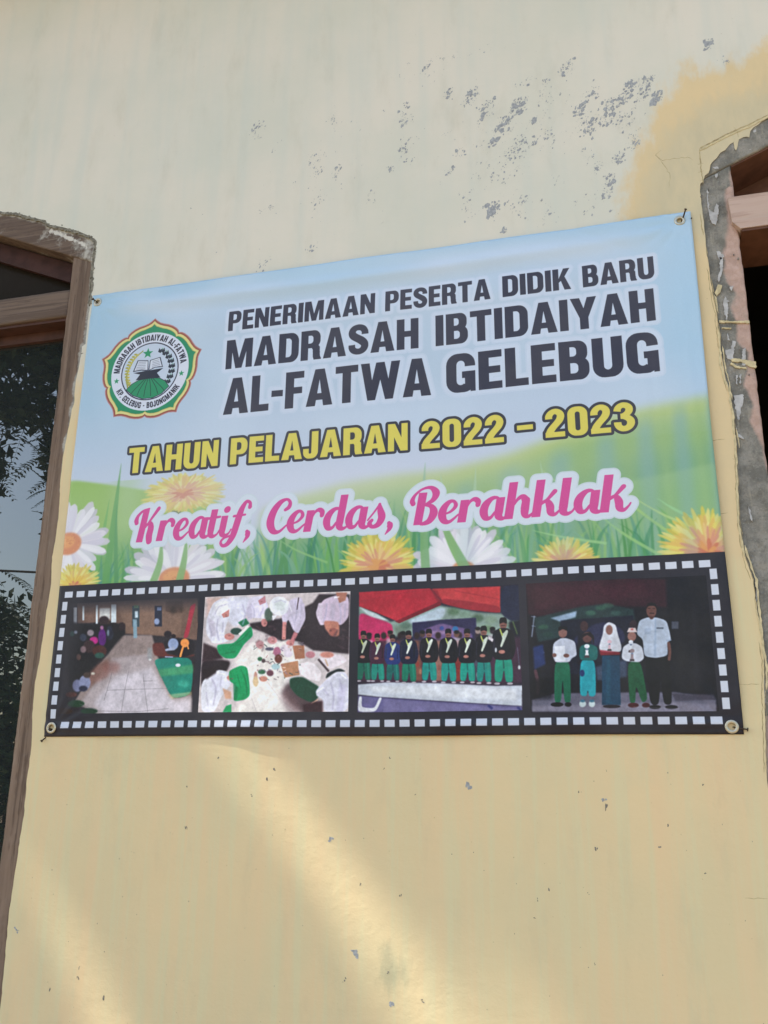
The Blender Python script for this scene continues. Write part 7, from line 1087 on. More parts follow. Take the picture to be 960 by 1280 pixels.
M_BROWNX = wood_material('weathered_brown_rail', 'x', [lin((88, 72, 61)), lin((112, 95, 82)), lin((72, 57, 48)), lin((156, 144, 131))])
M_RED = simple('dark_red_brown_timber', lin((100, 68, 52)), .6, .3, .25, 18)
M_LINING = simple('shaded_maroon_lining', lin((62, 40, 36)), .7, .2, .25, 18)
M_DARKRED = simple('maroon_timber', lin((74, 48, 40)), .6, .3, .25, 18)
M_CEM = cement_material()
M_PINKX = wood_material('pink_primed_rail', 'x', [lin((182, 156, 142)), lin((190, 166, 152)), lin((164, 138, 124)), lin((184, 176, 166))], (50, 4), .6)
M_WHITE = simple('chalky_white_filler', lin((178, 177, 176)), .9, .2, .16, 60)
M_CREAM = simple('cream_paint_dribble', lin((200, 186, 148)), .85, .25, .16, 60)
M_MORTAR = simple('rough_grey_mortar', lin((128, 124, 112)), .95, .1, .35, 55, .6)
M_CRACK = simple('crack_grime', lin((168, 152, 116)), .95, .05, .3, 80, 0)
M_FLAKE = simple('grey_blue_undercoat', lin((158, 161, 164)), .9, .15, .22, 120, 0)
M_DOT = simple('dark_pit_grime', lin((124, 118, 110)), .95, .1, .3, 120, 0)
M_BUFF = simple('pale_filler_dab', lin((200, 194, 176)), .9, .15, .1, 60, .1)
M_IRON = simple('rusty_iron', lin((74, 62, 52)), .6, .5, .35, 200, .2, .6)
M_RING = simple('dull_nickel', lin((188, 180, 160)), .38, .5, .15, 80, .05, .75)
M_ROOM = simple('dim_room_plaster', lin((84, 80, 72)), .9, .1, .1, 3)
M_ROOF = simple('clay_roof_tile', lin((150, 92, 70)), .85, .2, .2, 12)
M_SOFFIT = simple('white_soffit_board', lin((196, 192, 180)), .8, .2, .06, 6)
M_GROUND = simple('packed_earth', lin((150, 134, 110)), .95, .1, .25, 1.5, .3)
M_BARK = simple('tree_bark', lin((108, 92, 76)), .9, .1, .3, 14, .5)
def leaf_mat(name, c):
    m = Mat(name, .55, .3); m.base(m.mix(m.ramp(m.noise(3), .3, .7), tuple(x*.7 for x in c), c)); return m.m
M_LEAF = leaf_mat('dark_green_leaf', (.05, .09, .03)); M_LEAF2 = leaf_mat('mid_green_leaf', (.07, .12, .04))
def glass_material():
    m = Mat('tinted_window_glass', .0, .5); m.base((.02, .024, .025)); m.b.inputs['IOR'].default_value = 2.2
    m.bump(m.noise(1.2, 2), .02, .01); return m.m
M_GLASS = glass_material()
M_PANEDIM = glass_material(); M_PANEDIM.name = 'dark_toplight_glass'; M_PANEDIM.node_tree.nodes['Principled BSDF'].inputs['IOR'].default_value = 1.12; M_PANEDIM.node_tree.nodes['Principled BSDF'].inputs['Roughness'].default_value = .25; M_PANEDIM.node_tree.nodes['Principled BSDF'].inputs['Base Color'].default_value = (.022, .018, .014, 1)  # near-black colour and weak reflection stand in for the unlit room behind
# ================================================================ the school building
ground = mesh('ground', [(-400, -400, 0), (400, -400, 0), (400, 400, 0), (-400, 400, 0)], [(0, 1, 2, 3)], M_GROUND); tag(ground, kind='structure')
bld = empty('school_building', (0, 0, 0)); tag(bld, 'cream and yellow plastered school building with gable-headed windows on both sides of the banner', 'building')
TW = .22
edgeL = G['edgeL']; edgeR = G['edgeR']
holeL = [(-1.66, 3.575)]+[tuple(p) for p in edgeL]+[(-1.045, .45), (-2.30, .45), (-2.30, 3.30)]
holeR = [(1.67, 3.51)]+[tuple(p) for p in edgeR]+[(1.047, .9), (1.05, .45), (2.34, .45), (2.34, 3.25)]
XO, ZT = 5.0, 4.95
def resample(poly, step):
    out = []
    for a, b in zip(poly, poly[1:]+poly[:1]):
        n = max(1, int(math.hypot(b[0]-a[0], b[1]-a[1])/step))
        for i in range(n): out.append((a[0]+(b[0]-a[0])*i/n, a[1]+(b[1]-a[1])*i/n))
    return out
def rough_edge(poly, amp, lim):
    return [(x+amp*fbm(x, z, 1, 40, 4)*(1 if lim(x, z) else 0), z+amp*fbm(x, z, 9, 40, 4)*(1 if lim(x, z) else 0)) for x, z in poly]
hL = rough_edge(resample(holeL, .012), .0022, lambda x, z: x > -1.5); hR = rough_edge(resample(holeR, .012), .0018, lambda x, z: x < 1.3)
outer = [(-XO, 0), (XO, 0), (XO, ZT), (-XO, ZT)]
loops = [[Vector((x, z, 0)) for x, z in l] for l in (outer, hL, hR)]
tris = tessellate_polygon(loops); flat = [p for l in (outer, hL, hR) for p in l]
bm = bmesh.new(); vs = [bm.verts.new((x, 0, z)) for x, z in flat]
for t in tris:
    try: bm.faces.new([vs[i] for i in t])
    except ValueError: pass
for x in np.arange(-1.8, 1.5, .03): bmesh.ops.bisect_plane(bm, geom=bm.verts[:]+bm.edges[:]+bm.faces[:], plane_co=(x, 0, 0), plane_no=(1, 0, 0))
for z in np.arange(.6, 4.8, .03): bmesh.ops.bisect_plane(bm, geom=bm.verts[:]+bm.edges[:]+bm.faces[:], plane_co=(0, 0, z), plane_no=(0, 0, 1))
bm.normal_update()
for f in bm.faces:
    if f.normal.y > 0: f.normal_flip()
# a slight hand-trowelled unevenness of the plaster
for v in bm.verts: v.co.y = .0016*fbm(v.co.x, v.co.z, 0, 2.2, 3)
me = bpy.data.meshes.new('plaster_wall'); bm.to_mesh(me); bm.free()
P = np.array([(v.co.x, v.co.z) for v in me.vertices])
sm = lambda d, w: np.clip(d/w+.5, 0, 1)
edge_low = 2.55+.9*np.clip(-P[:, 0]-.80, 0, .3)
set_attr(me, 'lower', sm(edge_low-P[:, 1], .9)); set_attr(me, 'tan', sm(poly_dist(P, G['tan']), .20)); set_attr(me, 'damp', sm(poly_dist(P, G['damp']), .22))
st = np.zeros(len(P))
for (x, z), r, k in zip(G['stain'], (.075, .08, .05), (.75, .35, .4)): st = np.maximum(st, k*np.exp(-((P[:, 0]-x)/r)**2-((P[:, 1]-z)/(r*1.2))**2))
set_attr(me, 'stain', st)
we = np.zeros(len(P))
for x, z, rx, rz, n, s in G['clusters']: we = np.maximum(we, np.exp(-((P[:, 0]-x)/(rx+.05))**2-((P[:, 1]-z)/(rz+.05))**2))
set_attr(me, 'wear', we)
wall = link('plaster_wall', me, M_WALL, bld, True)
for l in (hL, hR):
    rv, rf = [], []; b0 = len(rv); n = len(l)
    for x, z in l: rv += [(x, 0.002*0+.0016*fbm(x, z, 0, 2.2, 3), z), (x, TW, z)]
    rf += [(b0+2*i, b0+2*i+1, b0+2*((i+1) % n)+1, b0+2*((i+1) % n)) for i in range(n)]
    o = mesh('plaster_reveal', rv, rf, M_MORTAR, wall)
# room behind, eave above, side walls
def boxv(x0, y0, z0, x1, y1, z1): return [(x0, y0, z0), (x1, y0, z0), (x1, y1, z0), (x0, y1, z0), (x0, y0, z1), (x1, y0, z1), (x1, y1, z1), (x0, y1, z1)]
BF = [(0, 3, 2, 1), (4, 5, 6, 7), (0, 1, 5, 4), (1, 2, 6, 5), (2, 3, 7, 6), (3, 0, 4, 7)]
def boxes(name, bs, mat, parent, **k):
    v, f = [], []
    for b in bs: n = len(v); v += boxv(*b); f += [tuple(i+n for i in q) for q in BF]
    return mesh(name, v, f, mat, parent, **k)
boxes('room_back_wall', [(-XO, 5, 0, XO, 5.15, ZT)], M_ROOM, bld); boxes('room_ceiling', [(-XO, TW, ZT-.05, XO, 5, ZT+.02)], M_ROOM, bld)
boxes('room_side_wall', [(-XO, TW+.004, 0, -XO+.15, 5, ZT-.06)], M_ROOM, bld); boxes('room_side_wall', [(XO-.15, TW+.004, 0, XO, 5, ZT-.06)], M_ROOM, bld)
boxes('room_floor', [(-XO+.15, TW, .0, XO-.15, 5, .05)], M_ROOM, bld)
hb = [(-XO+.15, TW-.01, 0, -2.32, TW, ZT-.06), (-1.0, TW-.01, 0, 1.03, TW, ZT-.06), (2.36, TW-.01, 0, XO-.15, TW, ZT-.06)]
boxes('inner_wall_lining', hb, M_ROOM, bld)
EAVE = .56
boxes('roof_soffit', [(-XO-.3, -EAVE, ZT, XO+.3, .3, ZT+.03)], M_SOFFIT, bld); boxes('fascia_board', [(-XO-.3, -EAVE-.025, ZT-.05, XO+.3, -EAVE-.001, ZT+.15)], M_DARKRED, bld)
mesh('roof', [(-XO-.35, -EAVE-.06, ZT+.16), (XO+.35, -EAVE-.06, ZT+.16), (XO+.35, 2.6, ZT+1.6), (-XO-.35, 2.6, ZT+1.6), (-XO-.35, 5.9, ZT+.1), (XO+.35, 5.9, ZT+.1)], [(0, 1, 2, 3), (3, 2, 5, 4)], M_ROOF, bld)
# ---- flakes: bare undercoat where the cream paint has come off
def wall_y(x, z): return .0016*fbm(x, z, 0, 2.2, 3)
class Bits:
    def __init__(s, wall=True): s.v = []; s.f = []; s.wall = wall
    def blob(s, cx, cz, rx, rz, y=-.0009, ang=0, n=9, rough=.45, th=.0007):
        b = len(s.v); ca, sa = math.cos(ang), math.sin(ang); pts = []
        for k in range(n):
            t = 2*math.pi*k/n; r = 1-rough*rnd.random(); u, w = rx*r*math.cos(t), rz*r*math.sin(t); pts.append((cx+u*ca-w*sa, cz+u*sa+w*ca))
        s.poly(pts, y, th)
    def poly(s, pts, y, th=.0007):
        n = len(pts); b = len(s.v); s.v += [(x, y+k+(wall_y(x, z) if s.wall else 0), z) for k in (0, th) for x, z in pts]
        ar = sum(pts[i][0]*pts[(i+1) % n][1]-pts[(i+1) % n][0]*pts[i][1] for i in range(n))
        tri = tessellate_polygon([[Vector((x, z, 0)) for x, z in pts]])
        for t in tri:
            a, c, d = (pts[i] for i in t); cr = (c[0]-a[0])*(d[1]-a[1])-(c[1]-a[1])*(d[0]-a[0])
            s.f.append(tuple(b+i for i in (t if cr > 0 else t[::-1])))
        for i in range(n):
            j = (i+1) % n; s.f.append((b+i, b+n+i, b+n+j, b+j) if ar > 0 else (b+i, b+j, b+n+j, b+n+i))
    def ribbon(s, line, w, y, th=.001):
        L, R = [], []
        for i, (x, z) in enumerate(line):
            a = line[max(i-1, 0)]; c = line[min(i+1, len(line)-1)]; dx, dz = c[0]-a[0], c[1]-a[1]; d = math.hypot(dx, dz) or 1
            ww = w*(rnd.uniform(.4, 1.2) if 0 < i < len(line)-1 else .15)/2; L.append((x-dz/d*ww, z+dx/d*ww)); R.append((x+dz/d*ww, z-dx/d*ww))
        s.poly(L+R[::-1], y, th)
    def make(s, name, mat, parent, kind=None):
        o = mesh(name, s.v, s.f, mat, parent)
        if kind: o['kind'] = kind
        return o
fl = Bits()
for x, z, rx, rz, n, s in G['clusters']:
    fx, fz = x, z
    for k in range(int(n*2.8)):
        if rnd.random() < .30: px, pz = rnd.gauss(x, rx*.62), rnd.gauss(z, rz*.62)
        else: q_ = rnd.gauss(0, s*1.5); px, pz = fx+q_*.55+rnd.gauss(0, s*.6), fz+q_+rnd.gauss(0, s*.6); px = min(max(px, x-rx*1.2), x+rx*1.2); pz = min(max(pz, z-rz*1.2), z+rz*1.2)
        fx, fz = px, pz
        r = min(s*.26*math.exp(rnd.gauss(0, .85)), s*1.5); fl.blob(px, pz, r*rnd.uniform(.55, .9), r*rnd.uniform(.8, 1.4), -.00035-.0001*rnd.random(), -.5+rnd.uniform(-.5, .5), rnd.choice([7, 9, 11]), .6)
fl.make('exposed_undercoat', M_FLAKE, wall, 'stuff')
dk, gy, bf = Bits(), Bits(), Bits()
for x, z, rx, rz, t in G['specks']:
    tgt = {1: dk, 2: dk, 3: gy}[t]
    for k in range(5 if t == 3 else 2): tgt.blob(x+rnd.gauss(0, rx*.45), z+rnd.gauss(0, rz*.45), rx*rnd.uniform(.35, .7), rz*rnd.uniform(.35, .7), -.0004, rnd.uniform(-.4, .4), 9, .55)
for k in range(60): x, z = rnd.uniform(-1, 1), rnd.uniform(.8, 1.52); dk.blob(x, z, .0011*rnd.uniform(.5, 1.3), 0.0012*rnd.uniform(.6, 2), -.0004, 0, 6, .4)
dk.make('dark_pit', M_DOT, wall, 'stuff'); gy.make('grey_chip', M_FLAKE, wall, 'stuff')
def wiggle(line, amp=.0018, step=.006):
    out = []
    for a, b in zip(line, line[1:]):
        n = max(1, int(math.hypot(b[0]-a[0], b[1]-a[1])/step))
        for i in range(n): out.append((a[0]+(b[0]-a[0])*i/n+rnd.gauss(0, amp*.5), a[1]+(b[1]-a[1])*i/n+rnd.gauss(0, amp*.5)))
    return out+[tuple(line[-1])]
for k, cr in enumerate(G['cracks']):
    b = Bits(); b.ribbon(wiggle(cr, .0028, .009), .0011, -.0003, .0006); b.make('hairline_crack', M_CRACK, wall)
b = Bits(); b.ribbon(wiggle(G['crack1'], .001), .005, -.0004, .0008); b.ribbon(wiggle(G['crack2'], .001), .003, -.0004, .0008)
for q in range(3): x, z = G['crack2'][2+q]; b.ribbon([(x-.008, z-.003*q), (x+.008, z+.001)], .0025, -.0005, .0008)
b.make('plaster_joint', M_CRACK, wall)
b = Bits(); b.ribbon([(x, z-.007) for x, z in wiggle(G['crack1'], .0012)], .006, -.0016, .002); b.make('plaster_lip', M_CREAM, wall)
# ---- ragged plaster ridges along the right frame
b = Bits(); gr = Bits()
for off, w, dep in ((-.002, .005, .0016), (.005, .005, .001)):
    seg = []
    for x, z in [p for p in edgeR if p[1] < 2.80]+[(9, 0)]:
        if x > 8 or rnd.random() < .22:
            if len(seg) > 1: b.ribbon(wiggle(seg, .0016, .01), w*rnd.uniform(.5, 1.2), -dep, dep)
            seg = []
        else: seg.append((x+off+rnd.gauss(0, .0015), z))
b.make('plaster_ridge', M_CREAM, wall, 'stuff')
for off in (-.0055, .0015):
    seg = []
    for x, z in [p for p in edgeR if p[1] < 3.1]+[(9, 0)]:
        if x > 8 or rnd.random() < .3:
            if len(seg) > 1: gr.ribbon(wiggle(seg, .002, .01), rnd.uniform(.001, .003), -.0005, .0005)
            seg = []
        else: seg.append((x+off+rnd.gauss(0, .001), z))
gr.make('edge_grime', M_CRACK, wall, 'stuff')
# ================================================================ windows
def slab(name, quad, y0, y1, mat, parent, nu=10, nv=80, amp=.0015, attrs=None, bev=.004):
    """timber seen from the front: quad = (x,z) corners bottom-left, bottom-right, top-right, top-left; fine front grid"""
    A, B, Cc, D = [np.array(q, float) for q in quad]; v = []; idx = {}
    for j in range(nv+1):
        for i in range(nu+1):
            u, w = i/nu, j/nv; p = (A*(1-u)+B*u)*(1-w)+(D*(1-u)+Cc*u)*w
            ed = i in (0, nu) or j in (0, nv); n1 = fbm(p[0], p[1], 3, 9, 4); n2 = fbm(p[0], p[1], 7, 40, 3)
            y = y0+(bev*.7 if ed else 0)+amp*(n1+.6*n2); dx = amp*fbm(p[0], p[1], 5, 25, 3)*(1 if ed else 0)
            v.append((p[0]+dx, y, p[1]))
    f = [(j*(nu+1)+i, j*(nu+1)+i+1, (j+1)*(nu+1)+i+1, (j+1)*(nu+1)+i) for j in range(nv) for i in range(nu)]
    rim = [i for i in range(nu+1)]+[(j)*(nu+1)+nu for j in range(1, nv+1)]+[nv*(nu+1)+i for i in range(nu-1, -1, -1)]+[j*(nu+1) for j in range(nv-1, 0, -1)]
    b = len(v); v += [(v[r][0], y1, v[r][2]) for r in rim]; n = len(rim)
    f += [(rim[k], b+k, b+(k+1) % n, rim[(k+1) % n]) for k in range(n)]; f.append(tuple(b+k for k in range(n-1, -1, -1)))
    o = mesh(name, v, f, mat, parent); o.data.polygons.foreach_set('use_smooth', [k < nu*nv for k in range(len(f))])
    pts = np.array([(q[0], q[2]) for q in v])
    for k, fn in (attrs or {}).items(): set_attr(o.data, k, fn(pts))
    return o
# left window: weathered brown timber
wl = empty('window', (-1.66, 0, .45), bld); tag(wl, 'tall left window of weathered brown timber, its dark glass reflecting tree branches and sky')
def at(parent, o): o.location = -parent.location; return o
outL = [(-1.47, 3.495)]+[tuple(p) for p in edgeL]
cemL = lambda p: np.clip(1.0-dist_line(p, outL)/.028, 0, 1)*np.where(p[:, 1] > 2.5, 1, np.clip(.45+(p[:, 1]-2.2), .15, .9))
chk = G['pale_markL']
chL = lambda p: np.clip(1-dist_line(p, chk[:5])/.022, 0, 1)*.72+np.where(p[:, 1] < 1.3, .12, 0)  # pale streak along the head corner, faint again low on the jamb
FL = .008; FD = .098
J = at(wl, slab('jamb', [(-1.108, .5), (-.985, .5), (-.985, 3.283), (-1.108, 3.238)], FL, FD+.05, M_BROWN, wl, 24, 420, .0022, {'cement': cemL, 'pale_mark': chL}))
at(wl, slab('jamb', [(-2.33, .5), (-2.21, .5), (-2.21, 3.238), (-2.33, 3.283)], FL, FD+.05, M_BROWN, wl, 6, 60, .0015, {'cement': cemL, 'pale_mark': chL}))
H1 = at(wl, slab('head_rafter', [(-1.66, 3.475), (-.985, 3.185), (-.985, 3.300), (-1.66, 3.590)], FL-.004, FD+.05, M_BROWNX, wl, 160, 26, .0022, {'cement': lambda p: np.maximum(cemL(p), .22+.2*np.clip((p[:, 0]+1.35)*4, 0, 1)), 'pale_mark': chL}))
at(wl, slab('head_rafter', [(-2.33, 3.185), (-1.662, 3.475), (-1.662, 3.590), (-2.33, 3.300)], FL-.004, FD+.05, M_BROWNX, wl, 30, 6, .0015, {'cement': cemL, 'pale_mark': chL}))
at(wl, slab('transom', [(-2.209, 3.003), (-1.109, 3.003), (-1.109, 3.110), (-2.209, 3.110)], FL+.006, FD, M_BROWNX, wl, 120, 12, .0012, {'cement': lambda p: 0*p[:, 0], 'pale_mark': lambda p: 0*p[:, 0]}))
at(wl, slab('sill', [(-2.34, .452), (-.98, .452), (-.98, .499), (-2.34, .499)], -.03, FD+.06, M_BROWN, wl, 30, 4, .001, {'cement': cemL, 'pale_mark': chL}))
def bx(name, x0, y0, z0, x1, y1, z1, mat, parent): return at(parent, boxes(name, [(x0, y0, z0, x1, y1, z1)], mat, parent))
# red-brown undersides and glazing beads, glass
bx('glazing_bead', -2.20, FL+.016, 2.992, -1.110, FD-.002, 3.0035, M_DARKRED, wl)
bx('glazing_bead', -2.20, FD-.020, 2.955, -1.110, FD-.003, 2.991, M_DARKRED, wl)
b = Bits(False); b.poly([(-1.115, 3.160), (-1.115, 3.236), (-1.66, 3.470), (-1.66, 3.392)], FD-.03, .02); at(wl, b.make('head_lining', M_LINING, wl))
g = at(wl, boxes('pane', [(-2.20, FD-.002, .5, -1.10, FD+.004, 2.999)], M_GLASS, wl))
b = Bits(False); b.poly([(-2.20, 3.112), (-1.112, 3.112), (-1.112, 3.238), (-1.66, 3.475), (-2.20, 3.238)], FD, .005); at(wl, b.make('toplight_pane', M_PANEDIM, wl))
# grey mortar fillet round the head of the left frame
b = Bits(False); ln = [(-1.60, 3.562), (-1.50, 3.510)]+[tuple(p) for p in edgeL if p[1] > 2.95]
for k, (w, y) in enumerate(((.010, -.0012), (.005, -.0022))): b.ribbon(wiggle([(x-.001-.004*k, z-.004-.002*k) for x, z in ln], .004, .007), w, y, .007)
for k in range(16):
    q = rnd.choice(ln[3:]); b.blob(q[0]+rnd.gauss(0, .005), q[1]+rnd.gauss(0, .005), rnd.uniform(.001, .005), rnd.uniform(.001, .005), -rnd.uniform(.001, .003), rnd.random()*3, 8, .5, .008)
at(wl, b.make('mortar_fillet', M_MORTAR, wl, 'stuff'))
# right window: timber smeared with grey cement
wr = empty('window', (1.67, 0, .45), bld); tag(wr, 'right window with frame smeared grey and pink, its pale rail above a black opening')
pinkP = G['pink']+[(1.20, 2.70), (1.20, 3.19)]
innerR = [tuple(p) for p in G['pink']]
def pk(p):
    l = np.array(innerR); o = np.argsort(l[:, 1]); bxz = np.interp(p[:, 1], l[o, 1], l[o, 0]); return np.clip((p[:, 0]-bxz)/.03+.5, 0, 1)*np.clip((3.205-p[:, 1])/.02, 0, 1)*np.clip((p[:, 1]-1.9)/.3+.5, .0, 1)+np.where(p[:, 1] < 1.6, .55, 0)
FR = .007; RD = .20
at(wr, slab('jamb', [(1.000, .5), (1.133, .5), (1.129, 3.207), (1.000, 3.150)], FR, RD, M_CEM, wr, 28, 440, .0022, {'pink': pk}))
at(wr, slab('jamb', [(2.235, .5), (2.36, .5), (2.36, 3.150), (2.235, 3.207)], FR, RD, M_CEM, wr, 6, 60, .0015, {'pink': pk}))
at(wr, slab('head_rafter', [(1.000, 3.150), (1.67, 3.432), (1.67, 3.560), (1.000, 3.278)], FR-.003, RD, M_CEM, wr, 150, 30, .0022, {'pink': lambda p: 0*p[:, 0]}))
at(wr, slab('head_rafter', [(1.672, 3.432), (2.36, 3.150), (2.36, 3.278), (1.672, 3.560)], FR-.003, RD, M_CEM, wr, 30, 6, .0015, {'pink': lambda p: 0*p[:, 0]}))
at(wr, slab('sill', [(1.0, .452), (2.36, .452), (2.36, .499), (1.0, .499)], -.03, RD+.01, M_CEM, wr, 30, 4, .001, {'pink': lambda p: 0*p[:, 0]}))
# rail with a chamfered end, lapped over the jamb
rp = [(1.133, 2.974), (2.24, 2.974), (2.24, 3.082), (1.108, 3.082), (1.112, 3.000)]
b = Bits(False); b.poly(rp, -.012, RD-.01); o = at(wr, b.make('transom', M_PINKX, wr))
for k in ('cement', 'pale_mark'): set_attr(o.data, k, [0.08]*len(o.data.vertices))
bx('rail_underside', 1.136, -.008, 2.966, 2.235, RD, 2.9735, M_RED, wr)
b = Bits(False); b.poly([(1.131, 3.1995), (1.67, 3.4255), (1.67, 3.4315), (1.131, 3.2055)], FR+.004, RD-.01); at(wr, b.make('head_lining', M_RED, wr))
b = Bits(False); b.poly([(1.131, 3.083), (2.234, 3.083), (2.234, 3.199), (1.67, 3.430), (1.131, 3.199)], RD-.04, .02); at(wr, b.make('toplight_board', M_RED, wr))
b = Bits(False)
for p in G['white']: b.poly([(x+rnd.gauss(0, .0011), z+rnd.gauss(0, .0011)) for x, z in resample([tuple(q) for q in p], .004)], FR-.0034, .004)
at(wr, b.make('filler_patch', M_WHITE, wr, 'stuff'))
b = Bits(False)
for p in G['cream']: b.poly([(x+rnd.gauss(0, .0007), z+rnd.gauss(0, .0007)) for x, z in resample([tuple(q) for q in p], .004)], FR-.0042, .005)
at(wr, b.make('paint_dribble', M_CREAM, wr, 'stuff'))
b = Bits(False)
for x, z, r in ((1.1196, 2.885, .003), (1.109, 2.90, .002), (1.095, 2.60, .002), (1.06, 3.13, .002), (1.112, 2.52, .002)): b.blob(x, z, r, r*1.6, FR-.004, 0, 8, .3, .003)
at(wr, b.make('nail_hole', M_DOT, wr, 'stuff'))
# ================================================================ the banner
Z0, BWm, BHm = 1.55, 2.0, 1.5068
px = paint_banner(ART); Hh, Ww, _ = px.shape
lin_ = np.where(px < .04045, px/12.92, ((px+.055)/1.055)**2.4)*1.0
lin_ = np.clip(lin_, 0, 1); px = np.where(lin_ < .0031308, lin_*12.92, 1.055*lin_**(1/2.4)-.055)
img = bpy.data.images.new('banner_print', Ww, Hh); buf = np.ones((Hh, Ww, 4), np.float32); buf[..., :3] = px[::-1]; img.pixels.foreach_set(buf.ravel()); img.update(); img.pack()
mb = Mat('printed_vinyl', .45, .32); tx = mb.n.new('ShaderNodeTexImage'); tx.image = img; tx.extension = 'EXTEND'; uv = mb.n.new('ShaderNodeUVMap'); uv.uv_map = 'print'; mb.t.links.new(uv.outputs[0], tx.inputs[0])
dust = mb.ramp(mb.noise(3, 5, .6), .3, .75); mb.base(mb.mix(mb.math('MULTIPLY', dust, .045), tx.outputs[0], (.62, .60, .55)))
mb.put(mb.b.inputs['Roughness'], mb.ramp(mb.noise(6), .3, .7, .42, .56))
mb.bump(mb.math('ADD', mb.math('MULTIPLY', mb.noise(160, 2), .25), mb.noise(4, 4, .6)), .22, .004)
M_BACK = simple('vinyl_backing', lin((196, 198, 204)), .6, .3, .05, 20, 0)
EYE = {'TL': (-.9762, 3.0282), 'TR': (.9695, 3.0304), 'BL': (-.9727, 1.576), 'BR': (.9746, 1.5686)}
def sheet_y(x, z):
    u, w = (x+1)/BWm, (z-Z0)/BHm
    y = -.0075-.0035*math.sin(math.pi*u)-.0018*math.sin(math.pi*w)
    y += .0032*math.sin(u*11+.6*math.sin(w*4))*(.4+.6*w*(1-w)*4*.5)+.0013*math.sin(u*27+w*3+1)
    # tension creases under the top hem, and the slack bottom hem
    t = (1-w)*BHm; y -= .0065*math.exp(-((t-.055-.02*math.sin(u*3.1))/.018)**2)*max(math.sin(math.pi*u), 0)**.5
    y += .0030*math.exp(-((t-.095-.03*math.sin(u*3.1))/.02)**2)*math.sin(math.pi*u); y -= .002*math.exp(-((t-.15-.05*math.sin(u*3.1))/.03)**2)*math.sin(math.pi*u)
    bt = w*BHm; y += .004*math.exp(-(bt/.035)**2); y -= .0055*math.exp(-((bt-.026)/.011)**2)*(.6+.4*math.sin(u*17+2)+.3*math.sin(u*41))
    for uc, am, wd in ((.925, .0016, .006), (.83, .0012, .010), (.36, -.0013, .012), (.60, .0010, .014), (.145, .0014, .008), (.985, -.0016, .004)): y += am*math.exp(-((u-uc-.006*math.sin(w*5+uc*20))/wd)**2)*(.4+.6*math.sin(math.pi*w))
    q = abs((u*.8+w)-1.66); y += .0016*math.exp(-(q/.012)**2)*(u > .7)*math.sin(math.pi*min(max((u-.7)/.3, 0), 1))
    for k, (ex, ez) in EYE.items():
        d = math.hypot(x-ex, z-ez); y += .0035*math.exp(-(d/.05)**2); a = math.atan2(z-ez, x-ex); y += .0012*math.sin(a*14)*math.exp(-((d-.07)/.05)**2)
    y += .0008*fbm(x, z, 2, 6, 3)
    return min(y, -.0025)
nx, nz = 250, 188; vv, uvs = [], []
for j in range(nz+1):
    for i in range(nx+1):
        u, w = i/nx, j/nz; x = -1+BWm*u; z = Z0+BHm*w
        X = x; Zz = z
        Zz += -.004*math.sin(math.pi*u)*w+.0035*math.sin(math.pi*u)*(1-w)*math.sin(u*9)*.5
        X += .002*math.sin(w*7+1)*(abs(x) > .99)
        for ex, ez in EYE.values():
            d = math.hypot(X-ex, Zz-ez)
            if d < .0115: s = .0115/max(d, 1e-4); X, Zz = ex+(X-ex)*s, ez+(Zz-ez)*s
        vv.append((X, sheet_y(X, Zz), Zz)); uvs.append((u, w))
ff = []
for j in range(nz):
    for i in range(nx):
        cx, cz = -1+BWm*(i+.5)/nx, Z0+BHm*(j+.5)/nz
        if any(math.hypot(cx-ex, cz-ez) < .0085 for ex, ez in EYE.values()): continue
        a = j*(nx+1)+i; ff.append((a, a+1, a+nx+2, a+nx+1))
me = bpy.data.meshes.new('banner'); me.from_pydata(vv, [], ff); me.update(); ul = me.uv_layers.new(name='print')
li = np.zeros(len(me.loops), int); me.loops.foreach_get('vertex_index', li); ul.data.foreach_set('uv', np.array(uvs, np.float32)[li].ravel())
ban = link('banner', me, mb.m, None, True); me.materials.append(M_BACK)
so = ban.modifiers.new('thickness', 'SOLIDIFY'); so.thickness = .0011; so.offset = -1; so.material_offset = 1; so.material_offset_rim = 0
tag(ban, 'large vinyl banner with black, yellow and pink lettering over flowers and four photographs', 'banner')
def torus(name, R, r, mat, parent, loc, sx=1.0, dish=True):
    v, f = [], []; NU, NV = 36, 10
    for i in range(NU):
        a = 2*math.pi*i/NU
        for j in range(NV): b_ = 2*math.pi*j/NV; rr_ = R+r*math.cos(b_); v.append((rr_*math.cos(a)*sx, -r*.45*math.sin(b_), rr_*math.sin(a)))
    f += [(i*NV+j, ((i+1) % NU)*NV+j, ((i+1) % NU)*NV+(j+1) % NV, i*NV+(j+1) % NV) for i in range(NU) for j in range(NV)]
    b0 = len(v)        # the barrel of the eyelet going back to the wall
    for i in range(NU):
        a = 2*math.pi*i/NU
        for y, q in ((0, R-r*.7), (.005, R-r*1.0)): v.append((q*math.cos(a)*sx, y, q*math.sin(a)))
    f += [(b0+2*i, b0+2*i+1, b0+2*((i+1) % NU)+1, b0+2*((i+1) % NU)) for i in range(NU)]
    o = mesh(name, v, f, mat, parent, True); o.location = loc; return o
for n, (ex, ez) in EYE.items():
    torus('eyelet', .0128 if ez < 2 else .0118, .0042, M_RING, ban, (ex, sheet_y(ex+.014, ez)-.0012, ez))
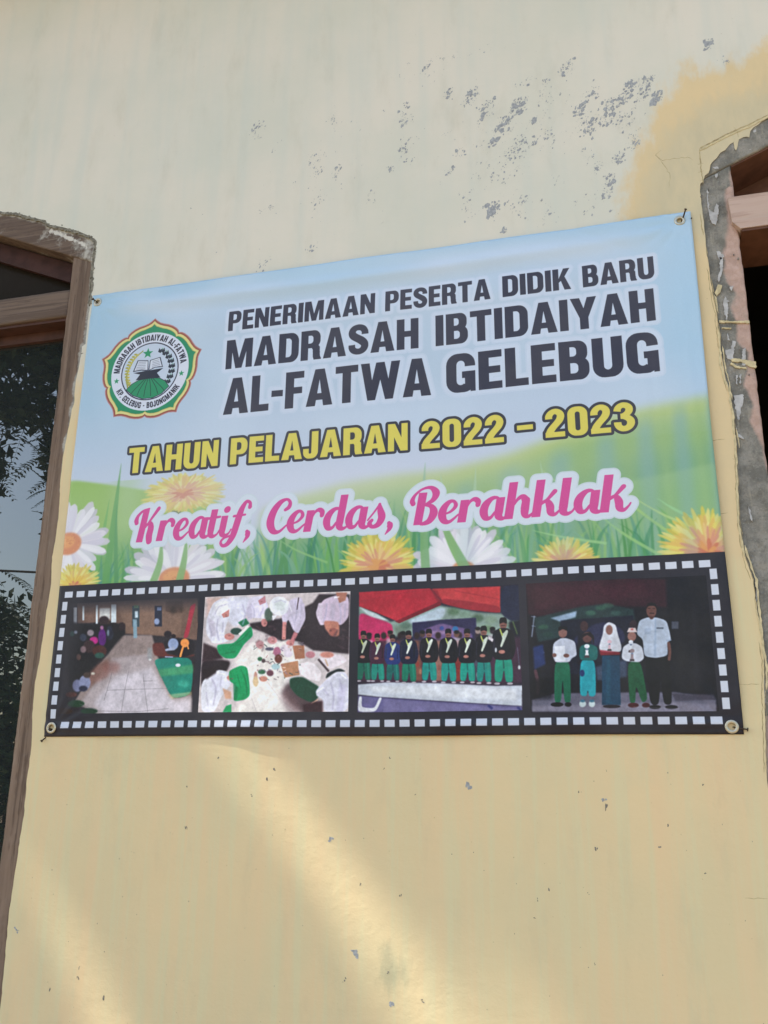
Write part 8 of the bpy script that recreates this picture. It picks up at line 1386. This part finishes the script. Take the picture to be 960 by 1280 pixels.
def nail(tip, head, r, label, hr=None):
    tip, head = Vector(tip), Vector(head); d = (head-tip); L = d.length; q = d.to_track_quat('Z', 'Y'); v, f = [], []; N = 10
    prof = [(0, r*.2), (L*.06, r), (L*.55, r*1.03), (L-.0035, r), (L-.003, (hr or r*2.1)), (L-.0004, (hr or r*2.1)*.95), (L, (hr or r*2.1)*.5)]
    for h, rr_ in prof:
        bend = .0012*math.sin(h/L*2.4)
        for k in range(N): a = 2*math.pi*k/N; v.append((rr_*math.cos(a)+bend, rr_*math.sin(a), h))
    for j in range(len(prof)-1): f += [(j*N+k, j*N+(k+1) % N, (j+1)*N+(k+1) % N, (j+1)*N+k) for k in range(N)]
    f += [tuple(range(N-1, -1, -1)), tuple((len(prof)-1)*N+k for k in range(N))]
    o = mesh('nail', v, f, M_IRON, None, False); o.location = tip; o.rotation_mode = 'QUATERNION'; o.rotation_quaternion = q
    tag(o, label, 'nail'); return o
nail((.9715, .010, 3.024), (.9865, -.030, 3.053), .0022, 'long iron nail slanting up out of the top right eyelet of the banner', .0042)
nail((-.9775, .010, 3.029), (-.992, -.018, 3.038), .0025, 'short dark nail with round head in the top left eyelet of the banner', .0050)
nail((-.992, .006, 1.553), (-1.0005, -.012, 1.536), .0020, 'small bent nail poking out below the bottom left corner of the banner', .0040)
nail((-.9755, .012, 1.573), (-.9790, -.010, 1.5695), .0034, 'stubby dark nail inside the bottom left eyelet of the banner', .0052)
nail((.9760, -.0035, 1.5680), (1.0125, -.0080, 1.5610), .0019, 'nail lying sideways through the bottom right eyelet, its head past the banner edge', .0048)
nail((.9915, .004, 3.029), (1.0035, -.010, 3.033), .0013, 'tiny nail stub beside the top right corner of the banner', .002)
# ================================================================ trees across the yard (seen mirrored in the glass) and an unseen tree added to shade the wall
def tube(pts, rad, n=8):
    v, f = [], []
    for i, p in enumerate(pts):
        p = Vector(p); a = Vector(pts[max(i-1, 0)]); c = Vector(pts[min(i+1, len(pts)-1)]); q = (c-a).to_track_quat('Z', 'Y')
        for k in range(n): t = 2*math.pi*k/n; v.append(p+q @ Vector((rad[i]*math.cos(t), rad[i]*math.sin(t), 0)))
    for j in range(len(pts)-1): f += [(j*n+k, j*n+(k+1) % n, (j+1)*n+(k+1) % n, (j+1)*n+k) for k in range(n)]
    return v, f
class Acc:
    def __init__(s): s.v = []; s.f = []
    def add(s, v, f): b = len(s.v); s.v += [tuple(p) for p in v]; s.f += [tuple(i+b for i in q) for q in f]
def frond(acc, base, d, L, nl=9, wl=.07):
    """pinnate leaf: rachis with paired leaflets"""
    d = Vector(d).normalized(); side = d.cross(Vector((0, 0, 1)));
    if side.length < .1: side = Vector((1, 0, 0))
    side.normalize(); up = side.cross(d); base = Vector(base); pts = [base+d*L*t-Vector((0, 0, 1))*L*.35*t*t for t in (0, .35, .7, 1)]
    v, f = tube(pts, [.004, .003, .002, .001], 3); acc.add(v, f)
    for i in range(nl):
        t = .15+.85*i/(nl-1); p = base+d*L*t-Vector((0, 0, 1))*L*.35*t*t; l = wl*(1-.55*abs(t-.45)*1.4)*rnd.uniform(.85, 1.1); w = L/nl*.36
        for s_ in (-1, 1):
            q = (side*s_*.93+d*.35).normalized(); tip = p+q*l-Vector((0, 0, .2*l)); acc.add([p-d*w*.3, p+q*l*.5-d*w, tip, p+q*l*.5+d*w], [(0, 1, 2, 3)])
def limb_set(acc, root, top, targets, r0):
    root, top = Vector(root), Vector(top); mid = root.lerp(top, .5)+Vector((rnd.uniform(-.3, .3), rnd.uniform(-.3, .3), 0))
    v, f = tube([root-Vector((0, 0, .3)), root.lerp(mid, .5), mid, top], [r0*1.25, r0, r0*.85, r0*.6], 12); acc.add(v, f)
    for t in targets:
        t = Vector(t); s = mid.lerp(top, rnd.uniform(.3, 1)); m = s.lerp(t, .5)+Vector((rnd.uniform(-.25, .25), rnd.uniform(-.25, .25), rnd.uniform(0, .4))); v, f = tube([s, m, t], [r0*.45, r0*.25, r0*.06], 6); acc.add(v, f)
def leafy(acc, c, rad, n, size, pred=None):
    for k in range(n):
        while True:
            q = Vector((rnd.gauss(0, .5), rnd.gauss(0, .5), rnd.gauss(0, .5)))
            if q.length < 1.15: break
        p = Vector((c[0]+q.x*rad[0], c[1]+q.y*rad[1], c[2]+q.z*rad[2]))
        if pred and not pred(p): continue
        a = Vector((rnd.gauss(0, 1), rnd.gauss(0, 1), rnd.gauss(0, .6))).normalized(); b_ = a.cross(Vector((rnd.gauss(0, 1), rnd.gauss(0, 1), rnd.gauss(0, 1)))).normalized(); s = size*rnd.uniform(.6, 1.3)
        acc.add([p-a*s, p-b_*s*.42, p+a*s, p+b_*s*.42], [(0, 1, 2, 3)])
def tree(name, label, root, top, blobs, limbs, r0, leaf, fr=None, pred=None, mat=M_LEAF):
    t = empty(name, root); tag(t, label, 'tree'); a = Acc(); limb_set(a, root, top, limbs, r0); o = mesh('trunk', a.v, a.f, M_BARK, t, True); o.location = -Vector(root)
    a = Acc()
    for c, rad, n in blobs: leafy(a, c, rad, n, leaf, pred)
    for c, rad, n, L in fr or []:
        for k in range(n):
            p = Vector((c[0]+rnd.gauss(0, .5)*rad[0], c[1]+rnd.gauss(0, .5)*rad[1], c[2]+rnd.gauss(0, .5)*rad[2])); az = rnd.uniform(0, 6.28)
            frond(a, p, (math.cos(az), math.sin(az), rnd.uniform(-.5, .3)), L*rnd.uniform(.7, 1.2), 9, L*.24)
    o = mesh('crown', a.v, a.f, mat, t); o.location = -Vector(root); return t
# openings cut in the added tree's crown to cast sun streaks on the wall: along the sun's path, across it, half width
GAPS = (((-1.75, .64, 0), (-1.58, .645, .09), (-1.42, .653, .11), (-1.26, .671, .08), (-1.08, .686, .07), (-.91, .685, .08), (-.72, .691, .11), (-.51, .73, .18), (-.2, .76, .26)),
        ((-1.64, -.004, .02), (-1.51, -.016, .035), (-1.36, -.028, .055), (-1.23, -.05, .07), (-1.07, -.071, .10), (-.8, -.09, .14)))
def gap(p):
    s = p.x*.79+p.z*.61; u = p.x*.61-p.z*.79-p.y*6.15
    for g in GAPS:
        c = np.interp(u, [q[0] for q in g], [q[1] for q in g]); w = 1.22*np.interp(u, [q[0] for q in g], [q[2] for q in g])
        d = (abs(s-c)-w*.55)/(w*.75)
        if d < 0 or (d < 1 and rnd.random() > d*d*.6): return False
    return True
tree('tree', 'unseen leafy tree added over the roof to shade the wall, leaving streaks of sun', (-6.6, -2.6, 0), (-5.6, -1.9, 5.4),
     [((-4.78, -1.3, 7.4), (2.5, 1.1, 2.0), 9500), ((-5.6, -1.9, 7.9), (2.2, 1.6, 1.4), 2500)], [(-3.6, -1.2, 7.8), (-4.6, -1.8, 8.6), (-6.6, -2.0, 8.2), (-5.8, -.8, 8.8)], .20, .10, pred=gap)
tree('tree', 'feathery-leaved tree whose hanging boughs are mirrored at the top of the left window', (-4.2, -8.2, 0), (-4.9, -7.0, 5.2),
     [((-5.95, -5.7, 6.75), (1.5, .9, .8), 5600), ((-5.2, -6.1, 6.3), (.7, .7, 1.3), 2300), ((-7.1, -5.6, 6.4), (.8, .7, 1.0), 900), ((-6.05, -5.8, 5.65), (.55, .35, .28), 300), ((-5.55, -6.0, 5.2), (.22, .3, .5), 260), ((-6.42, -5.9, 4.9), (.16, .25, .7), 260), ((-5.6, -6.1, 4.4), (.10, .2, .4), 120)],
     [(-5.9, -5.7, 6.9), (-5.6, -6.0, 6.2), (-6.9, -5.6, 7.0), (-5.3, -6.2, 5.0), (-6.3, -5.8, 6.0)], .16, .095,
     [((-5.95, -5.75, 5.75), (.8, .5, .45), 46, .42), ((-5.62, -6.05, 4.85), (.22, .3, .7), 30, .40), ((-6.4, -5.85, 5.1), (.2, .3, .7), 16, .40)])
tree('tree', 'low bushy tree with arching fronds mirrored in the lower part of the left window', (-6.4, -7.0, 0), (-6.3, -6.6, 2.0),
     [((-6.5, -6.3, 2.1), (1.0, .8, 1.4), 2600), ((-5.7, -6.5, 1.5), (1.0, .8, 1.2), 2200), ((-6.4, -6.2, 3.1), (.45, .3, .35), 420), ((-5.3, -6.8, .8), (1.2, .8, .8), 1200)],
     [(-6.5, -6.2, 3.2), (-5.8, -6.4, 2.4), (-7.0, -6.2, 2.8)], .10, .075,
     [((-6.3, -6.15, 3.35), (.5, .4, .4), 34, .45), ((-5.95, -6.2, 2.85), (.6, .4, .4), 30, .45), ((-6.5, -6.0, 3.8), (.2, .3, .3), 8, .40)], mat=M_LEAF2)
v, f = tube([(-12+i*.9, -4.2-i*.28, 3.66+.006*(i-9)**2) for i in range(19)], [.014]*19, 6); tag(mesh('power_cable', v, f, M_IRON), 'thin dark cable strung across the yard between the trees, mirrored in the left window', 'cable')
a = Acc()
for k in range(46):
    t = math.radians(150+k*5.4); r = rnd.uniform(38, 52); c = (r*math.cos(t), r*math.sin(t), rnd.uniform(1.6, 3.2)); leafy(a, c, (3.6, 3.2, rnd.uniform(2.2, 4.2)), 230, .42)
tag(mesh('distant_woodland', a.v, a.f, M_LEAF2), kind='stuff')
